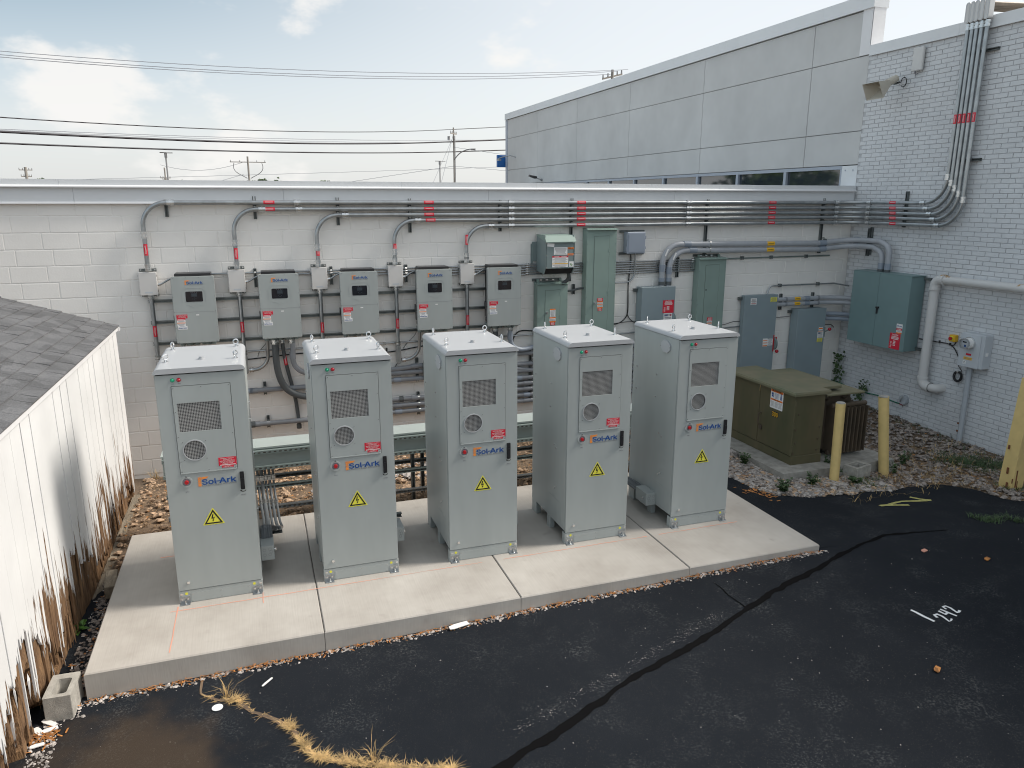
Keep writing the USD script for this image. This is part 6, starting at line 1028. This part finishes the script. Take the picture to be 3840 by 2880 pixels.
left = Polygon([(-1.52, -.6), (-1.36, -.6), (-1.34, 1.54), (5.3, 1.54), (5.3, 4.7), (-1.62, 4.7), (-1.50, 3.3)]).buffer(0)
behind = left.intersection(sbox(-2, 1.3, 5.3, 4.7)); strip = left.difference(sbox(-2, 1.1, 6, 5))
stuff('brown_stones', cat(pebbles(scatter(behind, 3600, 5), .008, .04, .55, 6), pebbles(scatter(behind, 120, 15), .03, .065, .6, 16)), 'stone_brown', 'brown stones and earth behind the pad')
stuff('white_stones', pebbles(scatter(sbox(.45, 1.75, .78, 2.6).union(sbox(1.2, 2.6, 2.2, 3.4)), 260, 7), .018, .05, .6, 8), 'stone', 'pale stones in a patch behind the second cabinet')
stuff('strip_rubble', pebbles(scatter(strip, 420, 9), .005, .022, .5, 10), 'stone_dark', 'small rubble in the gap between the shed and the pad')
def shreds(pts, L, w, seed, lift=.006, curl=.3):
    r = np.random.default_rng(seed); n = len(pts); a = r.uniform(0, 2 * PI, n); l = L * r.uniform(.4, 1.3, n); d = np.stack([np.cos(a), np.sin(a)], -1); nn = np.stack([-d[:, 1], d[:, 0]], -1); ww = w * r.uniform(.5, 1.5, n)[:, None]
    z = gz(pts[:, 0], pts[:, 1]) + lift * r.uniform(.5, 2.5, n); tl = r.normal(size=n) * curl * l * .5
    p = lambda s, k: np.c_[pts + d * l[:, None] * s + nn * ww * k, z + tl * s]
    V = np.stack([p(-.5, .4), p(-.5, -.4), p(.5, -.5), p(.5, .5)], 1).reshape(-1, 3); b = np.arange(n)[:, None] * 4
    return trimesh.Trimesh(V, np.vstack([b + [0, 1, 2], b + [0, 2, 3]]), process=False)
stuff('wood_mulch', cat(shreds(scatter(behind, 5200, 11), .05, .008, 12), shreds(scatter(ew.intersection(sbox(6.2, -1, 9.9, 1.5)), 2600, 13), .05, .008, 14)), 'mulch', 'brown wood shreds and dead stems over the stone beds')
stuff('leaf_litter', cat(shreds(scatter(behind, 500, 17), .04, .02, 18), shreds(scatter(ew, 420, 19), .04, .022, 20), shreds(scatter(strip, 60, 21), .03, .014, 22), shreds(np.array([(-1.5, -1.1)]) + R.normal(size=(70, 2)) * .05, .05, .01, 23), shreds(np.array([(5.45, .75)]) + R.normal(size=(60, 2)) * (.12, .12), .05, .02, 24)), 'leaf_litter', 'orange-brown dead leaves in the beds')
fx = R.uniform(-1.32, 4.95, 1500); fy = -.80 - np.abs(R.normal(size=1500)) * .028
fpt = np.c_[fx, fy]
stuff('pad_edge_debris', pebbles(fpt, .003, .014, .6, 25), 'stone', 'small stones washed against the front of the pad')
stuff('pad_edge_straw', shreds(np.c_[R.uniform(-1.4, 4.9, 700), -.80 - np.abs(R.normal(size=700)) * .025], .035, .006, 26, .008), 'leaf_litter', 'dead leaves and straw along the front of the pad')
gl = R.uniform(0, 1, 500)[:, None] ** .9; gp_ = np.array([(1.35, -2.12)]) * (1 - gl) + np.array([(3.35, -1.40)]) * gl + R.normal(size=(500, 2)) * (.035, .035)
stuff('asphalt_grit', cat(pebbles(np.c_[R.uniform(-1.5, 8, 420), R.uniform(-3.3, -.85, 420)], .0015, .0045, .7, 27), pebbles(gp_, .001, .004, .5, 72)), 'stone', 'loose grit scattered over the asphalt')
stuff('shed_debris', cat(pebbles(np.c_[R.uniform(-1.6, -1.42, 260), R.uniform(-1.6, -.95, 260)], .004, .014, .6, 28), pebbles(np.c_[R.uniform(-1.42, -1.30, 60), R.uniform(-.98, -.80, 60)], .004, .014, .6, 29)), 'stone', 'gravel and crumbs at the foot of the shed')
stuff('paint_crumbs', shreds(np.c_[R.uniform(-1.52, -1.36, 60), R.uniform(-.9, 1.3, 60)], .03, .008, 61), 'paint_chip', 'flakes of white paint fallen between the shed and the pad')
def blades(c, n, h, spread, seed, w=.003, bendy=.6, up_=1.0):
    """Grass blades as bent strips of three points round each centre."""
    r = np.random.default_rng(seed); c = np.repeat(np.asarray(c, float), n, 0); m = len(c); o = r.normal(size=(m, 2)) * spread; b = c[:, :2] + o; a = r.uniform(0, 2 * PI, m); d = np.c_[np.cos(a), np.sin(a)]; hh = h * r.uniform(.4, 1.2, m); z0 = gz(b[:, 0], b[:, 1]) if c.shape[1] == 2 else c[:, 2]
    nn = np.c_[-d[:, 1], d[:, 0]] * w; k = hh * bendy * r.uniform(.3, 1.6, m)
    q = lambda s, f, wd: np.c_[b + d * (k * f)[:, None] + nn * wd, z0 + hh * s * up_]
    V = np.stack([q(0, 0, 1), q(0, 0, -1), q(.6, .35, .8), q(.6, .35, -.8), q(.85, 1.0, 0)], 1).reshape(-1, 3); i = np.arange(m)[:, None] * 5
    return trimesh.Trimesh(V, np.vstack([i + [0, 1, 3], i + [0, 3, 2], i + [2, 3, 4]]), process=False)
wcp = np.array(wc); L_ = np.r_[0, np.cumsum(np.linalg.norm(np.diff(wcp, axis=0), axis=1))]; at_ = lambda s: np.c_[np.interp(s, L_, wcp[:, 0]), np.interp(s, L_, wcp[:, 1])]
ss = np.r_[R.uniform(.44, .54, 14), R.normal(1.02, .03, 16), R.normal(1.22, .04, 20), R.normal(1.42, .05, 24), R.normal(1.62, .05, 22), R.normal(1.85, .06, 24), R.uniform(2.0, 2.35, 30)]
tag(obj('dry_grass', cat(blades(at_(ss), 12, .042, .010, 31, .0018, 1.4, .7), blades(at_(R.uniform(.2, 2.3, 70)), 5, .02, .008, 32, .0018, 2.4, .5)), 'straw', smooth=False), 'dry yellow grass growing in the asphalt crack', None, None, 'stuff')
tag(obj('dead_weed', blades(np.array([(.47, -2.06), (-.40, -1.10), (-1.45, 4.55), (-1.5, 4.6)]), 26, .14, .01, 33, .0016, .9), 'straw', smooth=False), 'dry weed stalks in the crack and by the wall', None, None, 'stuff')
def weed(name, label, x, y, h, n, mat='leaf_green', z=None, spread=.10, ls=.035, seed=0, group=None):
    r = np.random.default_rng(seed); z0 = g1(x, y) if z is None else z; V, F = [], []; st = []
    for k in range(max(5, n // 6)):
        a = r.uniform(0, 2 * PI); tip = np.array([x + math.cos(a) * spread * r.uniform(.3, 1), y + math.sin(a) * spread * r.uniform(.3, 1), z0 + h * r.uniform(.6, 1.05)]); base = np.array([x, y, z0]); mid = (base + tip) / 2 + (0, 0, h * .12); st.append(tube(spline([base, mid, tip], 6), .0022, 4))
        for q in np.linspace(.15, 1, 9):
            p = (1 - q) ** 2 * base + 2 * q * (1 - q) * mid + q * q * tip; d = r.normal(size=3); d[2] = abs(d[2]) * .4; d /= np.linalg.norm(d); s = np.cross(d, [0, 0, 1]); s /= np.linalg.norm(s) + 1e-9; l = ls * 1.35 * r.uniform(.6, 1.3); b = len(V); up_ = np.array([0, 0, l * .15])
            V += [p, p + d * l * .5 + s * l * .34 + up_, p + d * l - up_, p + d * l * .5 - s * l * .34 + up_]; F += [(b, b + 1, b + 2), (b, b + 2, b + 3)]
    t = thing(name, label, 'weed', (0, 0, 0), group); obj('leaves', trimesh.Trimesh(np.array(V), np.array(F), process=False), mat, t, smooth=False); obj('stems', st, 'leaf_green', t); return t
WG = 'small weeds in the stone bed'
for i, (x, y, h, n, l) in enumerate([(5.90, 1.78, .16, 70, 'small green weed in the pale gravel next to the rightmost cabinet'), (6.25, .92, .13, 60, 'small green weed in front of the transformer base'), (5.70, .76, .12, 70, 'low green weed at the asphalt edge, nearest the pad'), (5.88, .95, .09, 40, 'tiny weed just behind the asphalt edge weed'), (6.86, 1.33, .20, 120, 'leafy weed growing beside the front of the transformer fins'), (6.80, 1.13, .12, 60, 'weed at the foot of the first yellow bollard'), (6.82, .80, .10, 80, 'yellowish weed in front of the cinder block'), (8.1, 1.32, .17, 50, 'upright weed in the gravel right of the lone bollard'), (7.62, 1.0, .16, 40, 'weed at the foot of the lone bollard')]):
    weed('weed', l, x, y, h, n, 'leaf_green', None, .09, .032, 40 + i, WG)
weed('weed', 'bright green weed in the gap between the shed and the pad', -1.56, .25, .13, 40, 'leaf_bright', -.27, .07, .05, 51)
def vine(label, pts, x, seed, ls=.07):
    r = np.random.default_rng(seed); t = thing('vine', label, 'climbing plant', (0, 0, 0)); V, F = [], []; sp_ = spline([(x, y, z) for y, z in pts], 40)
    for p in sp_[4:]:
        for _ in range(3):
            d = np.array([-abs(r.normal()) * .5, r.normal(), r.normal()]); d /= np.linalg.norm(d); s = np.cross(d, [1, 0, 0]); s /= np.linalg.norm(s) + 1e-9; l = ls * r.uniform(.6, 1.3); c = p + d * .02 + np.array([-.01, r.normal() * .035, r.normal() * .03]); b = len(V)
            V += [c, c + d * l * .5 + s * l * .33, c + d * l, c + d * l * .5 - s * l * .33]; F += [(b, b + 1, b + 2), (b, b + 2, b + 3)]
    obj('leaves', trimesh.Trimesh(np.array(V), np.array(F), process=False), 'leaf_green', t, smooth=False); obj('stem', tube(sp_, .005, 5), 'leaf_green', t)
vine('leafy green vine growing up the inner corner of the brick wall', [(4.60, -.25), (4.62, .0), (4.56, .15), (4.60, .28), (4.46, .46)], XB - .06, 1); vine('small leafy shoot on the brick wall behind the transformer', [(4.05, -.28), (4.02, -.1), (3.98, .0), (3.92, .06)], XB - .05, 2, .05)
mossy = np.array([(9.2, 1.2), (9.0, 1.1), (9.4, .95), (9.55, .8), (8.9, 1.25), (9.3, 1.05), (9.1, .95)]); cc = (mossy[R.integers(0, 7, 260)] + R.normal(size=(260, 2)) * .16)
tag(obj('weedy_grass', cat(blades(cc, 8, .07, .03, 34, .003, 1.0), blades(np.array([(7.42, -.62), (7.25, -.58), (7.6, -.70)])[R.integers(0, 3, 40)] + R.normal(size=(40, 2)) * .05, 8, .06, .02, 35, .003, 1.2), blades(np.array([(7.0, .75), (6.9, .7), (7.15, .85), (8.6, .15), (8.75, .25)])[R.integers(0, 5, 70)] + R.normal(size=(70, 2)) * .08, 6, .06, .02, 36, .003, 1.0), blades(np.c_[R.uniform(9.6, 9.93, 60), R.uniform(.8, 4.4, 60)], 5, .07, .02, 37, .003, 1.0)), 'leaf_green', smooth=False), 'patchy green grass and ground weeds in the stone bed', None, None, 'stuff')
tag(obj('dry_stalks', blades(np.c_[R.uniform(6.2, 9.8, 260), R.uniform(.2, 2.2, 260)], 3, .09, .03, 38, .0018, 1.6), 'straw', smooth=False), 'dry stalks over the stone bed', None, None, 'stuff')

# ------------------------------------------------------------------ poles, wires and trees beyond the roof
GZ0 = -.6
def pole(label, x, y, ztop, r, arms=(), mat='pole_wood', xtra=None):
    t = thing('utility_pole', label, 'utility pole', (x, y, 0), 'utility poles beyond the low roof'); obj('pole', cyl((0, 0, GZ0), (0, 0, ztop), r * 1.25, 10, r1=r), mat, t)
    for z, L, a, dz in arms:
        c, s = math.cos(a), math.sin(a); k = obj('crossarm', hull([(e * L * c + u * s * .06, e * L * s - u * c * .06, z + v * .07 + e * dz) for e in (-1, 1) for u in (-1, 1) for v in (-1, 1)]), mat, t, smooth=False)
        for e in (-.95, -.45, .5, .95): obj('insulator', cyl((e * L * c, e * L * s, z + e * dz + .05), (e * L * c, e * L * s, z + e * dz + .36), .075, 7, r1=.05), 'pole_metal', k)
    return t
t = pole('tall main utility pole with a curved street light arm, left of the grey building', 30.4, 110.1, 13.8, .10, [(12.9, 1.1, .9, 0)])
obj('transformer_can', [cyl((-.8, -.2, 11.9), (-.8, -.2, 12.5), .2, 10)], 'pole_metal', t); obj('conduit', [cyl((.16, -.15, 5), (.16, -.15, 12.6), .07, 6)], 'pole_metal', t)
obj('guy_wires', [tube([(-.1, 0, 12.6), (-3.2, -4, 5.0)], .03, 4), tube([(-.1, 0, 12.4), (-4.8, -4, 4.5)], .03, 4)], 'wire_far', t)
obj('lamp_arm', tube(spline([(.1, 0, 9.1), (.6, -.7, 9.9), (1.3, -1.7, 10.4), (2.2, -2.9, 10.55)], 14), .08, 7), 'pole_metal', t); obj('lamp_head', hull([(2.0 + .5 * a, -2.7 - .6 * a, 10.5 + .12 * b) for a in (0, 1) for b in (-1, 1)] + [(2.2, -3.2, 10.6), (2.5, -2.9, 10.6)]), 'pole_metal', t)
pole('pole top with a slanted crossarm peeking over the grey building', 30.75, 56.86, 14.1, .12, [(13.55, 1.05, .2, .27)])
t = pole('utility pole with a wide crossarm behind the left part of the wall', .58, 143.98, 10.75, .17, [(9.75, 3.1, 0, 0)]); obj('jumper_wire', [tube(spline([(e * 2.4, 0, 9.6), (e * 2.3, 0, 8.2), (e * 1.2, 0, 7.4), (e * .3, 0, 6.9)], 10), .05, 4) for e in (-1, 1)], 'wire_black', t)
pole('small pole top with a crossarm at the far left', -36.2, 149.83, 8.6, .22, [(8.1, 1.0, .3, 0), (7.0, .8, .3, 0)]); pole('short far pole beside the lamp post at left', -15.2, 163.3, 9.3, .14, [(7.3, 1.0, .5, 0), (6.9, .7, .9, 0)])
for l, x, y, z, s in [('slim lamp post with a flat head behind the left part of the wall', -6.93, 73.68, 7.45, 1.0), ('slim lamp post with a flat head left of the main utility pole', 25.93, 100.88, 8.45, 1.3)]:
    t = thing('lamp_post', l, 'lamp post', (x, y, 0), 'slim lamp posts'); obj('post', cyl((0, 0, GZ0), (0, 0, z - .1), .07 * s, 8), 'pole_metal', t); obj('lamp_head', [cbox(-.5 * s, -.12, z - .08, .1 * s, .12, z, .02), cbox(.0, -.12, z - .09, .62 * s, .12, z - .02, .02), cyl((0, 0, z - .5), (0, 0, z - .05), .12 * s, 8)], 'pole_metal', t, smooth=False)
def wire(label, a, m, b, r, mat='wire_black', group='overhead wires'):
    """A sagging wire through three points: t = 0, 0.5 and 1."""
    s = np.linspace(0, 1, 22)[:, None]; a, m, b = map(np.array, (a, m, b)); p = a * (2 * (s - .5) * (s - 1)) + m * (4 * s * (1 - s)) + b * (2 * s * (s - .5)); tag(obj('overhead_wire', tube(p, r, 5), mat), label, 'wire', group)
MP = (30.28, 110.1)
wire('upper thin black wire from the left to the top of the main pole', (-29.71, 49.61, 8.84), (.29, 79.85, 10.11), (*MP, 13.52), .045); wire('upper thin black wire from the main pole to behind the grey building', (*MP, 13.52), (37.88, 115.14, 14.43), (45.49, 120.18, 15.34), .055)
wire('thick black cable, upper of the two thick ones', (-29.71, 49.61, 7.84), (.29, 79.85, 8.92), (*MP, 11.75), .095); wire('continuation of the upper thick cable behind the grey building', (*MP, 11.75), (37.88, 115.14, 12.49), (45.49, 120.18, 13.24), .12)
wire('thick black cable, lowest of the near wires', (-29.71, 49.61, 6.96), (.29, 79.85, 8.01), (*MP, 10.27), .072); wire('continuation of the lowest thick cable behind the grey building', (*MP, 10.27), (37.88, 115.14, 10.89), (45.49, 120.18, 11.5), .09)
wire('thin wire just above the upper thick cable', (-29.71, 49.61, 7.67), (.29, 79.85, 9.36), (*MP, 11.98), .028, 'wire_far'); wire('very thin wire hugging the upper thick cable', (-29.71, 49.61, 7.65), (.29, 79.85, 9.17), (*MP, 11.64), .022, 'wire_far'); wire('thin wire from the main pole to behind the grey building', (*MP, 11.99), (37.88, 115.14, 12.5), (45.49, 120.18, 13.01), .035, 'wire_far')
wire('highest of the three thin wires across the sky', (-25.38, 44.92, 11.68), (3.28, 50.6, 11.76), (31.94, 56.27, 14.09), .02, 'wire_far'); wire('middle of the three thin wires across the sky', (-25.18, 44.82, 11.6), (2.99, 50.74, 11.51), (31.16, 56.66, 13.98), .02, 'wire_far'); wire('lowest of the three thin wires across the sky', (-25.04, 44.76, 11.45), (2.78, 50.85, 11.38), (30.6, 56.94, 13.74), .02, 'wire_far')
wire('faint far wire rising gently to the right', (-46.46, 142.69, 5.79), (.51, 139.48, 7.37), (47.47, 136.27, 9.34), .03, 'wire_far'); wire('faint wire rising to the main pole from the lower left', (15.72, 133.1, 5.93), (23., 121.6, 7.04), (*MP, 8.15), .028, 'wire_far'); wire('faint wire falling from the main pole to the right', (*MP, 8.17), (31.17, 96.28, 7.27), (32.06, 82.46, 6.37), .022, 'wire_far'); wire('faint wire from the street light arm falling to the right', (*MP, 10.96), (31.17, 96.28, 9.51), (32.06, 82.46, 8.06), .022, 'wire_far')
wire('sagging faint wire between the two poles at left', (-15.84, 163.24, 9.82), (-7.93, 153.61, 8.56), (-.02, 143.98, 9.82), .032, 'wire_far'); wire('short faint guy wire left of the wide crossarm pole', (-8.0, 143.9, 5.2), (-4.3, 143.93, 6.4), (-.3, 143.98, 7.6), .03, 'wire_far')
def tree(name, label, x, y, ztop, w, seed, n=900, group='tree tops over the low roof'):
    t = thing(name, label, 'tree', (x, y, 0), group); r = np.random.default_rng(seed); obj('trunk', [cyl((0, 0, GZ0), (0, 0, ztop - w * .7), .25, 8, r1=.12)] + [tube([(0, 0, ztop - w), (math.cos(a) * w * .4, math.sin(a) * w * .4, ztop - w * .35)], [.1, .04], 5) for a in (0, 2, 4)], 'pole_wood', t)
    c = r.normal(size=(14, 3)) * (w * .30, w * .30, w * .22); k = c[r.integers(0, 14, n)] + r.normal(size=(n, 3)) * w * .13; k[:, 2] += ztop - w * .55; k[:, 2] = np.minimum(k[:, 2], ztop + .1 * r.normal(size=n)); d1 = r.normal(size=(n, 3)); d1 /= np.linalg.norm(d1, axis=1, keepdims=True); d2 = np.cross(d1, r.normal(size=(n, 3))); d2 /= np.linalg.norm(d2, axis=1, keepdims=True); s = w * .075
    V = np.stack([k - d1 * s, k + d2 * s * .7, k + d1 * s, k - d2 * s * .7], 1).reshape(-1, 3); i = np.arange(n)[:, None] * 4; obj('crown', trimesh.Trimesh(V, np.vstack([i + [0, 1, 2], i + [0, 2, 3]]), process=False), 'tree_leaf', t, smooth=False)
tree('tree', 'small green tree top right of the wide crossarm pole', 2.9, 134, 7.0, 3.4, 1); tree('tree', 'tiny tree top far right over the low roof', 19.1, 193, 7.7, 3.0, 2, 500); tree('tree', 'tiny tree top at the far left over the low roof', -42.4, 189.4, 7.6, 3.2, 3, 500); tree('tree', 'tiny tree top right of the lamp post at left', -13.5, 190, 7.4, 2.4, 4, 400)
for i, (x, y, h_, w) in enumerate([(-30, 42, 6.6, 5), (-37, 41, 7.4, 6), (-27, 55, 7.0, 6), (-46, 48, 8.5, 7), (-52, 62, 8.6, 7), (-38, 66, 8.0, 6), (-60, 50, 9.5, 8), (-33, 33, 5.8, 4)]): tree('roadside_tree', ['broad', 'round', 'wide', 'tall', 'dense', 'narrow', 'large', 'small'][i] + ' tree left of the photo, seen only mirrored in the dark windows', x, y, h_, w, 10 + i, 1400, 'trees mirrored in the windows')
